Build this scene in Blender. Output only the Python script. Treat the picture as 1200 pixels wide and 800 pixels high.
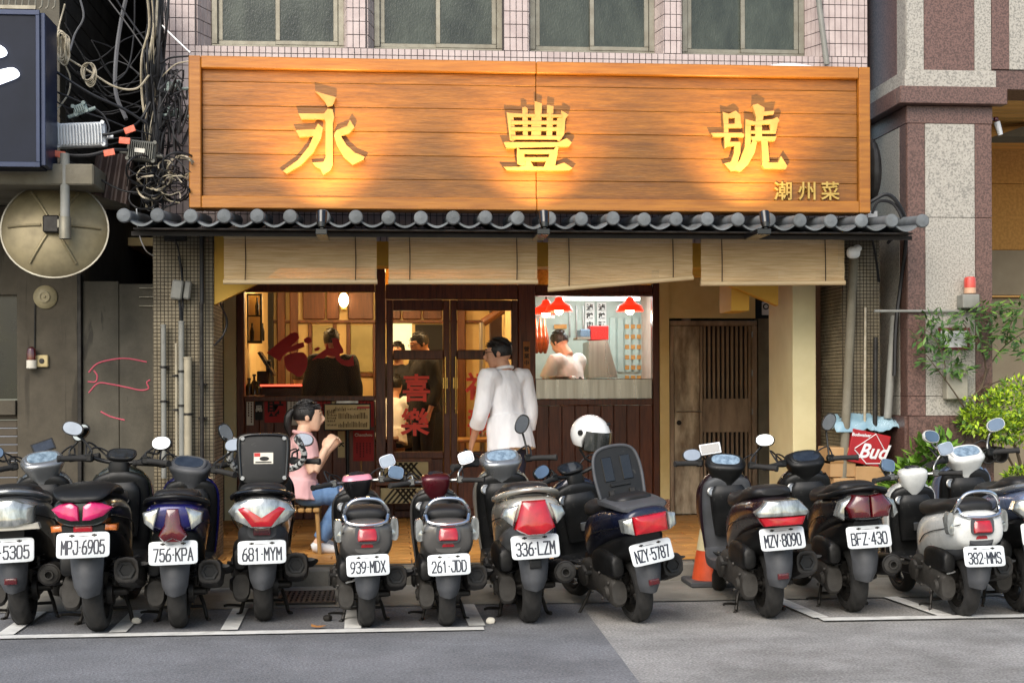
import bpy, math, random
from mathutils import Vector, Matrix, noise
from math import pi, sin, cos, radians, copysign, sqrt
SC = bpy.context.scene
for o in list(bpy.data.objects): bpy.data.objects.remove(o)
COL = SC.collection
random.seed(7)
# ------------------------------------------------------------------ camera, sky, sun, exposure
F_PX, CX, CY, CAM_H = 1600.0, 600.0, 457.0, 1.42
YAW, ROLL = radians(5.0), radians(0.22)
cd = bpy.data.cameras.new('camera'); cam = bpy.data.objects.new('camera', cd); COL.objects.link(cam)
cam.location = (0, 0, CAM_H); cam.rotation_euler = (radians(90), ROLL, -YAW)
cd.sensor_width = 36; cd.lens = 36*F_PX/1200; cd.shift_y = (CY-400)/1200; cd.clip_end = 400; cd.clip_start = .05
SC.camera = cam
SUN_EL, SUN_AZ = 40, -26      # degrees: height above the horizon; to the left of straight behind the camera
w = bpy.data.worlds.new('World'); SC.world = w; w.use_nodes = True
nt = w.node_tree; sky = nt.nodes.new('ShaderNodeTexSky'); sky.sky_type = 'NISHITA'; sky.sun_disc = False
sky.sun_elevation = radians(SUN_EL); sky.sun_rotation = radians(180-SUN_AZ); sky.air_density = 1.2; sky.dust_density = 2; sky.ozone_density = .6
nt.links.new(sky.outputs[0], nt.nodes['Background'].inputs[0]); nt.nodes['Background'].inputs[1].default_value = .14
sl = bpy.data.lights.new('sun', 'SUN'); sl.energy = 2.2; sl.angle = radians(45); sl.color = (1, .94, .85)
so = bpy.data.objects.new('sun', sl); COL.objects.link(so)
sdir = Vector((sin(radians(SUN_AZ))*cos(radians(SUN_EL)), -cos(radians(SUN_AZ))*cos(radians(SUN_EL)), sin(radians(SUN_EL))))
so.rotation_euler = sdir.to_track_quat('Z', 'Y').to_euler(); so.location = (0, 0, 30)
SC.view_settings.view_transform = 'Standard'; SC.view_settings.look = 'None'
SC.view_settings.exposure = .66; SC.view_settings.gamma = 1
# ------------------------------------------------------------------ photo pixel (1200x800) -> place in the world
_R = Matrix.Rotation(-YAW, 3, 'Z') @ Matrix.Rotation(ROLL, 3, 'Y') @ Matrix.Rotation(radians(90), 3, 'X')
def ray(px, py): return _R @ Vector(((px-CX)/F_PX, (CY-py)/F_PX, -1))
def P(px, py, Y):
    d = ray(px, py); return Vector((d.x/d.y*Y, Y, CAM_H+d.z/d.y*Y))
def G(px, py, z=0):
    d = ray(px, py); t = (z-CAM_H)/d.z; return Vector((d.x*t, d.y*t, z))
def PX(px, Y, py=457): return P(px, py, Y).x
def PZ(px, py, Y): return P(px, py, Y).z
# ------------------------------------------------------------------ mesh builder
V3 = Vector
def crom(pts, k=4, closed=False):
    pts = [V3(p) for p in pts]; n = len(pts); out = []
    if n < 3: return pts
    for i in range(n if closed else n-1):
        p1, p2 = pts[i], pts[(i+1) % n]
        p0 = pts[i-1] if (i > 0 or closed) else p1*2-p2
        p3 = pts[(i+2) % n] if (i+2 < n or closed) else p2*2-p1
        for j in range(k):
            t = j/k
            out.append(.5*((2*p1)+(p2-p0)*t+(2*p0-5*p1+4*p2-p3)*t*t+(3*p1-p0-3*p2+p3)*t**3))
    if not closed: out.append(pts[-1])
    return out
def cromt(rows, k=3):      # same for tuples of numbers
    n = len(rows); out = []
    for i in range(n-1):
        a, b = rows[i], rows[i+1]; z = rows[i-1] if i else a; d = rows[i+2] if i+2 < n else b
        for j in range(k):
            t = j/k
            out.append(tuple(.5*(2*p1+(p2-p0)*t+(2*p0-5*p1+4*p2-p3)*t*t+(3*p1-p0-3*p2+p3)*t**3) for p0, p1, p2, p3 in zip(z, a, b, d)))
    out.append(tuple(rows[-1])); return out
def ring(c, u, v, hu, hv, n=2.4, N=20, tb=0.):
    out = []
    for i in range(N):
        a = 2*pi*i/N; ca, sa = cos(a), sin(a)
        x = copysign(abs(ca)**(2/n), ca); y = copysign(abs(sa)**(2/n), sa)
        out.append(c+u*(x*hu*(1+tb*y))+v*(y*hv))
    return out
AX, AY, AZ = V3((1, 0, 0)), V3((0, 1, 0)), V3((0, 0, 1))
class MB:
    def __init__(s, M=None): s.v = []; s.f = []; s.M = M
    def add(s, vs, fs):
        b = len(s.v)
        s.v += [(s.M @ V3(p)) if s.M else V3(p) for p in vs]
        s.f += [tuple(b+i for i in f) for f in fs]; return s
    def box(s, c, d, rot=None, ch=0.):
        x, y, z = [k/2 for k in d]; c = V3(c)
        if ch <= 0:
            vs = [V3((i*x, j*y, k*z)) for i in (-1, 1) for j in (-1, 1) for k in (-1, 1)]
            fs = [(0, 1, 3, 2), (4, 6, 7, 5), (0, 4, 5, 1), (2, 3, 7, 6), (0, 2, 6, 4), (1, 5, 7, 3)]
        else:
            ch = min(ch, x*.45, y*.45, z*.45); vs = []; ix = {}
            for i in (-1, 1):
                for j in (-1, 1):
                    for k in (-1, 1):
                        for a in range(3):
                            ix[i, j, k, a] = len(vs)
                            vs.append(V3((i*(x-(0 if a == 0 else ch)), j*(y-(0 if a == 1 else ch)), k*(z-(0 if a == 2 else ch)))))
            fs = []
            for i in (-1, 1):
                fs.append([ix[i, a, b, 0] for a, b in ((-1, -1), (1, -1), (1, 1), (-1, 1))][::i])
                fs.append([ix[b, i, a, 1] for a, b in ((-1, -1), (1, -1), (1, 1), (-1, 1))][::i])
                fs.append([ix[a, b, i, 2] for a, b in ((-1, -1), (1, -1), (1, 1), (-1, 1))][::i])
            for i in (-1, 1):
                for j in (-1, 1):
                    m = i*j
                    fs.append([ix[i, j, -1, 0], ix[i, j, -1, 1], ix[i, j, 1, 1], ix[i, j, 1, 0]][::m])
                    fs.append([ix[-1, i, j, 1], ix[-1, i, j, 2], ix[1, i, j, 2], ix[1, i, j, 1]][::m])
                    fs.append([ix[j, -1, i, 2], ix[j, -1, i, 0], ix[j, 1, i, 0], ix[j, 1, i, 2]][::m])
                    for k in (-1, 1):
                        fs.append([ix[i, j, k, 0], ix[i, j, k, 1], ix[i, j, k, 2]][::i*j*k])
        if rot is not None: vs = [rot @ v for v in vs]
        return s.add([v+c for v in vs], fs)
    def bb(s, x0, x1, y0, y1, z0, z1, ch=0.):
        return s.box(((x0+x1)/2, (y0+y1)/2, (z0+z1)/2), (abs(x1-x0), abs(y1-y0), abs(z1-z0)), None, ch)
    def loft(s, rings, cap=True, loop=False):
        n = len(rings[0]); vs = [p for r in rings for p in r]; fs = []
        m = len(rings)
        for i in range(m if loop else m-1):
            a, b = i*n, ((i+1) % m)*n
            for j in range(n):
                k = (j+1) % n; fs.append((a+j, a+k, b+k, b+j))
        if cap and not loop:
            fs.append(tuple(range(n))[::-1]); fs.append(tuple((m-1)*n+j for j in range(n)))
        return s.add(vs, fs)
    def loftY(s, rows, k=3, N=20, xc=0.):     # (y, zc, half width, half height, n, taper)
        rows = cromt([tuple(r)+(2.4, 0.)[len(r)-4:] if len(r) < 6 else tuple(r) for r in rows], k)
        return s.loft([ring(V3((xc, r[0], r[1])), AX, AZ, max(r[2], .002), max(r[3], .002), r[4], N, r[5]) for r in rows][::-1])
    def loftZ(s, rows, k=3, N=20, xc=0.):     # (z, yc, half width, half depth, n)
        rows = cromt([tuple(r)+(2.4,) if len(r) < 5 else tuple(r) for r in rows], k)
        return s.loft([ring(V3((xc, r[1], r[0])), AX, AY, max(r[2], .002), max(r[3], .002), r[4], N) for r in rows])
    def path(s, rows, N=12, k=3, up=AZ, n=2.2): # rows: (x,y,z,ru,rv)
        rows = cromt(rows, k); rings = []
        for i, r in enumerate(rows):
            a = V3(rows[max(i-1, 0)][:3]); b = V3(rows[min(i+1, len(rows)-1)][:3]); t = (b-a).normalized()
            u = t.cross(up)
            if u.length < 1e-3: u = t.cross(AX)
            u.normalize(); v = u.cross(t).normalized()
            rings.append(ring(V3(r[:3]), u, v, max(r[3], .001), max(r[4], .001), n, N))
        return s.loft(rings)
    def cyl(s, p0, p1, r0, r1=None, N=14):
        p0, p1 = V3(p0), V3(p1); r1 = r0 if r1 is None else r1; t = (p1-p0).normalized()
        u = t.cross(AZ if abs(t.z) < .9 else AX).normalized(); v = u.cross(t)*-1
        return s.loft([ring(p0, u, v, r0, r0, 2, N), ring(p1, u, v, max(r1, 1e-4), max(r1, 1e-4), 2, N)])
    def tube(s, pts, r, N=8, k=4, closed=False, smooth=True):
        pts = crom(pts, k, closed) if smooth else [V3(p) for p in pts]
        n = len(pts); rings = []; u = None
        for i, p in enumerate(pts):
            a = pts[i-1] if (i or closed) else p; b = pts[(i+1) % n] if (i+1 < n or closed) else p
            t = (b-a).normalized()
            if u is None: u = t.cross(AZ if abs(t.z) < .9 else AX).normalized()
            u = (u-t*u.dot(t)).normalized(); v = t.cross(u)
            rr = r(i/(max(n-1, 1))) if callable(r) else r
            rings.append(ring(p, u, v, rr, rr, 2, N))
        return s.loft(rings, loop=closed)
    def lathe(s, prof, N=32, M=None, loop=False, caps=True):   # prof: (r, h) about local z
        rings = []
        for i in range(N):
            a = 2*pi*i/N; rings.append([V3((cos(a)*r, sin(a)*r, h)) for r, h in prof])
        n = len(prof); vs = [p for r in rings for p in r]; fs = []
        for i in range(N):
            a, b = i*n, ((i+1) % N)*n
            for j in range(n if loop else n-1):
                k = (j+1) % n; fs.append((a+j, b+j, b+k, a+k))
        if caps and not loop:
            if prof[0][0] > 1e-4: fs.append(tuple(i*n for i in range(N))[::-1])
            if prof[-1][0] > 1e-4: fs.append(tuple(i*n+n-1 for i in range(N)))
        if M is not None: vs = [M @ v for v in vs]
        return s.add(vs, fs)
    def ell(s, c, d, M=None, N=16, R=10, sq=2.):
        rings = []
        for i in range(1, R):
            a = -pi/2+pi*i/R
            ca = cos(a)**(2/sq); sa = copysign(abs(sin(a))**(2/sq), sin(a))
            rings.append([p for p in ring(V3((0, 0, sa*d[2])), AX, AY, ca*d[0], ca*d[1], sq, N)])
        n = N; vs = [p for r in rings for p in r]+[V3((0, 0, -d[2])), V3((0, 0, d[2]))]; fs = []
        for i in range(len(rings)-1):
            for j in range(n): fs.append((i*n+j, i*n+(j+1) % n, (i+1)*n+(j+1) % n, (i+1)*n+j))
        L = (len(rings)-1)*n; b, t = len(vs)-2, len(vs)-1
        for j in range(n): fs.append((b, (j+1) % n, j)); fs.append((t, L+j, L+(j+1) % n))
        if M is not None: vs = [M @ v for v in vs]
        return s.add([v+V3(c) for v in vs], fs)
    def prism(s, poly, fn, d0, d1):            # poly of (a,b); fn(a,b,d) -> point
        A = sum(poly[i][0]*poly[(i+1) % len(poly)][1]-poly[(i+1) % len(poly)][0]*poly[i][1] for i in range(len(poly)))
        if A < 0: poly = poly[::-1]
        n = len(poly); vs = [fn(a, b, d0) for a, b in poly]+[fn(a, b, d1) for a, b in poly]
        fs = [tuple(range(n)), tuple(range(2*n-1, n-1, -1))]+[(i, n+i, n+(i+1) % n, (i+1) % n) for i in range(n)]
        return s.add(vs, fs)
    def quad(s, a, b, c, d): return s.add([a, b, c, d], [(0, 1, 2, 3)])
    def grid(s, pts):                          # rows of points
        m, n = len(pts), len(pts[0])
        return s.add([p for r in pts for p in r], [(i*n+j, i*n+j+1, (i+1)*n+j+1, (i+1)*n+j) for i in range(m-1) for j in range(n-1)])
_wl = {}
def mesh_from(mb, name, sharp=35):
    me = bpy.data.meshes.new(name); me.from_pydata([tuple(p) for p in mb.v], [], mb.f); me.update()
    me.polygons.foreach_set('use_smooth', [True]*len(me.polygons))
    try: me.set_sharp_from_angle(angle=radians(sharp))
    except Exception: pass
    return me
def tag(o, label=None, cat=None, group=None, kind=None):
    if label: o['label'] = label
    if cat: o['category'] = cat
    if group: o['group'] = group
    if kind: o['kind'] = kind
    return o
def obj(name, mb, m, parent=None, label=None, cat=None, group=None, kind=None, sharp=35, origin=None, fix=False):
    """One mesh object. World-space vertices; under a parent they are made relative to it."""
    if parent is not None:
        off = _wl[parent.name]
        if off is not None: mb.v = [p-off for p in mb.v]
    else:
        xs = [p.x for p in mb.v]; ys = [p.y for p in mb.v]; zs = [p.z for p in mb.v]
        off = V3(((min(xs)+max(xs))/2, (min(ys)+max(ys))/2, min(zs))) if origin is None else V3(origin)
        mb.v = [p-off for p in mb.v]
    me = mesh_from(mb, name, sharp)
    if fix:
        import bmesh
        bm = bmesh.new(); bm.from_mesh(me); bmesh.ops.recalc_face_normals(bm, faces=bm.faces); bm.to_mesh(me); bm.free()
    o = bpy.data.objects.new(name, me); COL.objects.link(o)
    if m is not None: me.materials.append(m)
    if parent is not None: o.parent = parent; _wl[o.name] = off
    else: o.location = off; _wl[o.name] = off
    return tag(o, label, cat, group, kind)
def thing(name, loc, label, cat, group=None, rot=None, local=False, kind=None):
    o = bpy.data.objects.new(name, None); COL.objects.link(o); o.location = loc; o.empty_display_size = .1
    if rot is not None: o.rotation_euler = rot
    _wl[o.name] = None if local else V3(loc)
    return tag(o, label, cat, group, kind)
def copyo(o, parent, loc=None, sib=None):
    c = o.copy(); COL.objects.link(c); c.parent = parent
    if loc is not None: c.location = loc
    _wl[c.name] = _wl.get(o.name); return c
# ------------------------------------------------------------------ lettering (flat print and raised characters)
_TS = bpy.data.scenes.new('workbench_scene')     # a spare scene in which text and remeshed shapes are evaluated quickly
def eval_mesh(ob):
    for c in list(ob.users_collection): c.objects.unlink(ob)
    _TS.collection.objects.link(ob); vl = _TS.view_layers[0]; vl.update(); dg = vl.depsgraph; dg.update()
    me = bpy.data.meshes.new_from_object(ob.evaluated_get(dg)); bpy.data.objects.remove(ob); return me
def text_mb(txt, size, fn, bold=0., depth=0., sx=1., align='CENTER', spacing=1., line=1., shear=0.):
    """Letters as mesh: fn(x, y, d) places them. d = 0 front face .. depth back."""
    cu = bpy.data.curves.new('lettering', 'FONT'); cu.body = txt; cu.size = size; cu.align_x = align; cu.align_y = 'CENTER'
    cu.offset = bold; cu.space_character = spacing; cu.space_line = line; cu.resolution_u = 3; cu.shear = shear
    if depth: cu.extrude = depth/2
    ob = bpy.data.objects.new('lettering', cu); me = eval_mesh(ob)
    vs = [v.co.copy() for v in me.vertices]; fs = [tuple(p.vertices) for p in me.polygons]
    bpy.data.curves.remove(cu); bpy.data.meshes.remove(me)
    mb = MB(); mb.add([fn(v.x*sx, v.y, depth/2-v.z) for v in vs], fs); return mb
# ------------------------------------------------------------------ materials
def lin(c): return tuple(((k/255)/12.92 if k <= 10 else ((k/255+.055)/1.055)**2.4) for k in c)
def hexc(h): h = h.lstrip('#'); return lin(tuple(int(h[i:i+2], 16) for i in (0, 2, 4)))
_mats = {}
def mat(name, col, rough=.5, metal=0., col2=None, vs=6., vmix=1., bump=0., bs=40., stretch=None, spec=.5, coat=0., objr=0., dirt=0., dirtcol='#2a2622', ds=3., emit=None, es=0., rvar=.12, detail=5., thr=(.35, .65), alpha=1., trans=0., grain=0., gs=220., crack=0., scr=None):
    if name in _mats: return _mats[name]
    m = bpy.data.materials.new(name); m.use_nodes = True; t = m.node_tree; N = t.nodes; L = t.links; b = N['Principled BSDF']
    col = hexc(col) if isinstance(col, str) else col
    b.inputs['Metallic'].default_value = metal; b.inputs['Specular IOR Level'].default_value = spec
    b.inputs['Coat Weight'].default_value = coat; b.inputs['Coat Roughness'].default_value = .06
    if trans: b.inputs['Transmission Weight'].default_value = trans
    tc = N.new('ShaderNodeTexCoord'); mp = N.new('ShaderNodeMapping'); L.new(tc.outputs['Object'], mp.inputs[0])
    if stretch: mp.inputs['Scale'].default_value = stretch
    src = mp.outputs[0]
    oi = N.new('ShaderNodeObjectInfo')
    if objr:
        ad = N.new('ShaderNodeVectorMath'); ad.operation = 'MULTIPLY_ADD'; L.new(oi.outputs['Random'], ad.inputs[0]); ad.inputs[1].default_value = (37, 51, 23); L.new(src, ad.inputs[2]); src = ad.outputs[0]
    nz = N.new('ShaderNodeTexNoise'); nz.inputs['Scale'].default_value = vs; nz.inputs['Detail'].default_value = detail; nz.inputs['Roughness'].default_value = .6; L.new(src, nz.inputs['Vector'])
    c2 = hexc(col2) if isinstance(col2, str) else (col2 or tuple(k*.82 for k in col))
    rp = N.new('ShaderNodeValToRGB'); rp.color_ramp.elements[0].position = thr[0]; rp.color_ramp.elements[1].position = thr[1]
    rp.color_ramp.elements[0].color = (*col, 1); rp.color_ramp.elements[1].color = (*[a+(c-a)*vmix for a, c in zip(col, c2)], 1)
    L.new(nz.outputs['Fac'], rp.inputs[0]); out = rp.outputs[0]
    if dirt:
        n2 = N.new('ShaderNodeTexNoise'); n2.inputs['Scale'].default_value = ds; n2.inputs['Detail'].default_value = 8; n2.inputs['Roughness'].default_value = .7; L.new(src, n2.inputs['Vector'])
        r2 = N.new('ShaderNodeMapRange'); r2.inputs[1].default_value = .45; r2.inputs[2].default_value = .75; r2.inputs[4].default_value = dirt; L.new(n2.outputs['Fac'], r2.inputs[0])
        mx = N.new('ShaderNodeMix'); mx.data_type = 'RGBA'; L.new(r2.outputs[0], mx.inputs[0]); L.new(out, mx.inputs[6]); mx.inputs[7].default_value = (*hexc(dirtcol), 1); out = mx.outputs[2]
    if grain:
        ng = N.new('ShaderNodeTexNoise'); ng.inputs['Scale'].default_value = gs; ng.inputs['Detail'].default_value = 3; L.new(src, ng.inputs['Vector'])
        rg = N.new('ShaderNodeMapRange'); rg.inputs[1].default_value = .3; rg.inputs[2].default_value = .7; rg.inputs[3].default_value = 1-grain; rg.inputs[4].default_value = 1+grain; L.new(ng.outputs['Fac'], rg.inputs[0])
        hg = N.new('ShaderNodeHueSaturation'); L.new(rg.outputs[0], hg.inputs['Value']); L.new(out, hg.inputs['Color']); out = hg.outputs[0]
    if crack:
        nd = N.new('ShaderNodeTexNoise'); nd.inputs['Scale'].default_value = 3; nd.inputs['Detail'].default_value = 6; L.new(src, nd.inputs['Vector'])
        va = N.new('ShaderNodeVectorMath'); va.operation = 'MULTIPLY_ADD'; L.new(nd.outputs['Color'], va.inputs[0]); va.inputs[1].default_value = (.7, .7, .7); L.new(src, va.inputs[2])
        vo = N.new('ShaderNodeTexVoronoi'); vo.feature = 'DISTANCE_TO_EDGE'; vo.inputs['Scale'].default_value = crack; L.new(va.outputs[0], vo.inputs['Vector'])
        rc = N.new('ShaderNodeMapRange'); rc.inputs[2].default_value = .006; rc.inputs[3].default_value = .45; rc.inputs[4].default_value = 1; L.new(vo.outputs['Distance'], rc.inputs[0])
        hc = N.new('ShaderNodeHueSaturation'); L.new(rc.outputs[0], hc.inputs['Value']); L.new(out, hc.inputs['Color']); out = hc.outputs[0]
    if scr:            # scratches or drip marks: colour, amount, scale, stretch, threshold
        ms = N.new('ShaderNodeMapping'); L.new(src, ms.inputs[0]); ms.inputs['Scale'].default_value = scr[3]
        n4 = N.new('ShaderNodeTexNoise'); n4.inputs['Scale'].default_value = scr[2]; n4.inputs['Detail'].default_value = 5; n4.inputs['Distortion'].default_value = .6; L.new(ms.outputs[0], n4.inputs['Vector'])
        r4 = N.new('ShaderNodeMapRange'); r4.inputs[1].default_value = scr[4]; r4.inputs[2].default_value = scr[4]+.06; r4.inputs[4].default_value = scr[1]; L.new(n4.outputs['Fac'], r4.inputs[0])
        m4 = N.new('ShaderNodeMix'); m4.data_type = 'RGBA'; L.new(r4.outputs[0], m4.inputs[0]); L.new(out, m4.inputs[6]); m4.inputs[7].default_value = (*hexc(scr[0]), 1); out = m4.outputs[2]
    if objr:
        hs = N.new('ShaderNodeHueSaturation'); mr = N.new('ShaderNodeMapRange'); L.new(oi.outputs['Random'], mr.inputs[0]); mr.inputs[3].default_value = 1-objr; mr.inputs[4].default_value = 1+objr
        L.new(mr.outputs[0], hs.inputs['Value']); L.new(out, hs.inputs['Color']); out = hs.outputs[0]
    L.new(out, b.inputs['Base Color'])
    rr = N.new('ShaderNodeMapRange'); rr.inputs[3].default_value = max(rough-rvar, .02); rr.inputs[4].default_value = min(rough+rvar, 1); L.new(nz.outputs['Fac'], rr.inputs[0]); L.new(rr.outputs[0], b.inputs['Roughness'])
    if bump:
        n3 = N.new('ShaderNodeTexNoise'); n3.inputs['Scale'].default_value = bs; n3.inputs['Detail'].default_value = 4; L.new(src, n3.inputs['Vector'])
        bp = N.new('ShaderNodeBump'); bp.inputs['Strength'].default_value = min(bump, 1); bp.inputs['Distance'].default_value = .01; L.new(n3.outputs['Fac'], bp.inputs['Height']); L.new(bp.outputs[0], b.inputs['Normal'])
    if emit: b.inputs['Emission Color'].default_value = (*hexc(emit), 1); b.inputs['Emission Strength'].default_value = es
    _mats[name] = m; return m
def glass_mat(name, tint=(1, 1, 1), refl=.07, rough=.02):
    if name in _mats: return _mats[name]
    m = bpy.data.materials.new(name); m.use_nodes = True; t = m.node_tree; N = t.nodes; L = t.links
    N.remove(N['Principled BSDF']); o = N['Material Output']
    tr = N.new('ShaderNodeBsdfTransparent'); tr.inputs[0].default_value = (*tint, 1)
    gl = N.new('ShaderNodeBsdfGlossy'); gl.inputs['Roughness'].default_value = rough
    fr = N.new('ShaderNodeFresnel'); fr.inputs[0].default_value = 1.1
    mx = N.new('ShaderNodeMixShader'); L.new(fr.outputs[0], mx.inputs[0]); L.new(tr.outputs[0], mx.inputs[1]); L.new(gl.outputs[0], mx.inputs[2]); L.new(mx.outputs[0], o.inputs[0])
    _mats[name] = m; return m
# shared materials
m_wood = mat('dark_stained_wood', '#6b3517', .4, col2='#47200c', vs=5, stretch=(9, 9, .8), bump=.15, bs=30, objr=.15)
m_signwood = mat('orange_cedar_planks', '#915d1c', .5, col2='#734713', vs=4, stretch=(.8, 6, 9), bump=.25, bs=14, objr=.14, dirt=.5, dirtcol='#5f3618', ds=2.2, grain=.16, gs=26., scr=('#c9b390', .55, 5., (.6, 3, 5), .70))
m_signframe = mat('orange_cedar_frame', '#a66b22', .45, col2='#8d561a', vs=4, stretch=(.8, 6, 9), bump=.15, bs=14, objr=.05)
m_carved = mat('pale_carved_wood', '#ad8850', .65, col2='#9a7842', vs=8)
m_pinktile = mat('pink_wall_tile', '#c3b4b0', .35, col2='#b0a09d', vs=9, bump=.05, bs=60, dirt=.25, dirtcol='#7d6e68', ds=1.4)
m_grout = mat('dark_grout', '#4d4748', .9)
m_alum = mat('aged_aluminium', '#8f8b7d', .45, .55, col2='#7c776a', vs=10)
m_darkglass = mat('dark_frosted_glass', '#2b312c', .25, col2='#434a42', vs=5, bump=.25, bs=90, stretch=(1, 1, .5), spec=.4)
m_conc = mat('stained_concrete', '#7d7768', .85, grain=.12, col2='#66604f', vs=2.5, bump=.25, bs=40, dirt=.5, dirtcol='#3a362c', ds=1.6)
m_black = mat('black_plastic', '#090a0b', .5, col2='#0f1011', vs=12, spec=.4, bump=.06, bs=200, scr=('#55534f', .4, 22., (1, 2.5, 1), .66), dirt=.12, dirtcol='#3a3833', ds=5)
m_blackg = mat('glossy_black_plastic', '#0a0a0c', .25, col2='#101012', vs=8, coat=.3)
m_grayp = mat('weathered_grey_plastic', '#4a4c50', .6, col2='#3c3e41', vs=7, bump=.06, bs=160, dirt=.35, dirtcol='#2b2926', ds=4)
m_rubber = mat('tyre_rubber', '#161616', .8, col2='#262524', vs=9, bump=.15, bs=90, dirt=.35, dirtcol='#3b3731', ds=4)
m_metal = mat('brushed_metal', '#9a9a98', .32, .9, col2='#7d7c79', vs=15)
m_dmetal = mat('dark_cast_metal', '#3a3836', .5, .6, col2='#2a2826', vs=12, dirt=.4, dirtcol='#1c1a17', ds=6)
m_chrome = mat('chrome', '#d8dadd', .1, 1., col2='#c8cacd', vs=9, rvar=.04)
m_mirror = mat('mirror_glass', '#a3a8aa', .04, 1., rvar=.02)
m_white = mat('white_enamel', '#dfe1e2', .35, col2='#d2d4d5', vs=9)
m_plate = mat('number_plate_white', '#d9dee0', .35, col2='#c6cccf', vs=6, dirt=.25, dirtcol='#8d8b85', ds=9)
m_plink = mat('plate_ink', '#161c2c', .5)
m_redlens = mat('red_lens', '#b30d1e', .1, col2='#8f0815', vs=14, coat=.9, bump=.06, bs=150)
m_dredlens = mat('dark_red_lens', '#560c15', .1, col2='#3f080e', vs=14, coat=.9, bump=.06, bs=150)
m_maglens = mat('magenta_lens', '#cf1f68', .1, col2='#a5124a', vs=14, coat=.9, bump=.06, bs=150)
m_clear = mat('clear_lens', '#b9bcb9', .12, .6, col2='#7d817e', vs=10, coat=.9, bump=.05, bs=150, stretch=(3, 1, 1))
m_amber = mat('amber_lens', '#c9702a', .15, col2='#a04f18', vs=50, coat=.8)
m_glass = glass_mat('window_glass')
m_skin = mat('skin', '#d0a083', .55, col2='#c39075', vs=14, bump=.05, bs=150)
m_hair = mat('black_hair', '#0c0a0a', .45, col2='#171312', vs=30, stretch=(1, 1, .2), bump=.5, bs=160)
m_paleyellow = mat('pale_yellow_wall', '#f0d898', .6, col2='#e6ca86', vs=2.5, bump=.08, bs=60, dirt=.2, dirtcol='#9a8048')
m_yellow = mat('yellow_wall_paint', '#d9ab3c', .6, col2='#cc9d34', vs=2.5, bump=.08, bs=60, dirt=.15, dirtcol='#7c6224')
m_cream = mat('cream_wall_paint', '#d6cba0', .6, col2='#cbbf92', vs=2.5, bump=.08, bs=60, dirt=.12, dirtcol='#8d835f')
m_bamboo = mat('woven_bamboo', '#e8d0a8', .65, col2='#cbad80', vs=7, stretch=(.7, 5, 22), objr=.05)
m_red = mat('red_paint', '#c0201c', .45, col2='#a81a17', vs=9)
m_redpaper = mat('red_paper', '#a8201c', .7, col2='#941a17', vs=6)
m_whitepaper = mat('white_paper', '#d8d4c8', .75, col2='#c9c4b6', vs=6)
m_creampaper = mat('cream_paper', '#cdbb8c', .75, col2='#bfac7c', vs=6)
m_ink = mat('black_ink', '#15120f', .7)
m_gold = mat('gilt_lettering', '#cfae62', .38, .6, col2='#b8954b', vs=15)
m_steel = mat('stainless_sheet', '#b9b6ae', .3, .85, col2='#a09c92', vs=3, stretch=(6, 1, .3))
m_cable = mat('black_cable', '#121214', .55, col2='#1d1d1f', vs=12)
m_cablew = mat('pale_cable', '#b5ab97', .6, col2='#8f866f', vs=12)
m_pvc = mat('grey_pvc_pipe', '#8a8a84', .55, col2='#777770', vs=4, dirt=.4, dirtcol='#4a463c', ds=3)
# ================================================================== GROUND
m_road = mat('worn_asphalt', '#989693', .9, col2='#83817e', vs=1.3, bump=.7, bs=110, dirt=.6, dirtcol='#55534f', ds=1.3, grain=.4, gs=70.)
m_patch = mat('dark_asphalt', '#7b7c7f', .88, col2='#696a6d', vs=1.1, bump=.7, bs=110, dirt=.65, dirtcol='#404042', ds=1.2, grain=.38, gs=70.)
m_gutter = mat('gutter_concrete', '#8b8880', .85, grain=.15, col2='#76736b', vs=2.2, bump=.3, bs=80, dirt=.45, dirtcol='#45423c', ds=1.5)
m_kerb = mat('kerb_stone', '#77746c', .85, col2='#66635b', vs=3, bump=.3, bs=60, objr=.12, dirt=.4, dirtcol='#3e3b35', ds=3)
m_line = mat('road_paint', '#dededa', .7, col2='#cfcec9', vs=9, dirt=.55, dirtcol='#6c6b68', ds=7)
m_orange = mat('orange_floor_tile', '#c28b45', .5, col2='#ad7736', vs=6, objr=.14, bump=.05, bs=60, dirt=.3, dirtcol='#5a3c1c', ds=5)
m_screed = mat('walkway_screed', '#5c564b', .9, col2='#4c463d', vs=3, bump=.2, bs=60)
def sheet(poly, z): mb = MB(); mb.add([(x, y, z) for x, y in poly], [tuple(range(len(poly)))]); return mb
def grid_sheet(x0, x1, y0, y1, z): return sheet([(x0, y0), (x1, y0), (x1, y1), (x0, y1)], z)
obj('road', grid_sheet(-120, 120, -120, 60, 0), m_road, kind='structure')
a, b = G(662, 690), G(752, 812)
far = a+(a-b)*.25; near = b+(b-a)*6
obj('road_patch', sheet([(-60, near.y), (near.x, near.y), (far.x, min(far.y, 9.0)), (-60, 9.0)], .004), m_patch, kind='structure')
obj('gutter', grid_sheet(-60, 60, 9.0, 9.95, .009), m_gutter, kind='structure')
YK = 9.95
def frontline(p): return G(*p).y
mb = MB()
def stripe(mb, a, b, wd):
    a, b = V3(a), V3(b); d = (b-a); d.z = 0; d.normalize(); n = V3((-d.y, d.x, 0))*wd/2
    mb.add([V3((p.x, p.y, .0135)) for p in (a-n, b-n, b+n, a+n)], [(0, 1, 2, 3)])
fl, fr = G(0, 748.5), G(567, 738); e = (fl-fr)*3
mb2 = MB(); stripe(mb2, fr, fl+e, .11); obj('parking_line', mb2, m_line, kind='structure')
for sx, sy in ((2, 748), (135, 745), (267, 742), (413, 740.5), (560, 737)):
    p = G(sx, sy); mb2 = MB(); stripe(mb2, p+V3((0, .058, 0)), V3((p.x-.02, 8.99, 0)), .1); obj('parking_line', mb2, m_line, kind='structure')
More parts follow.
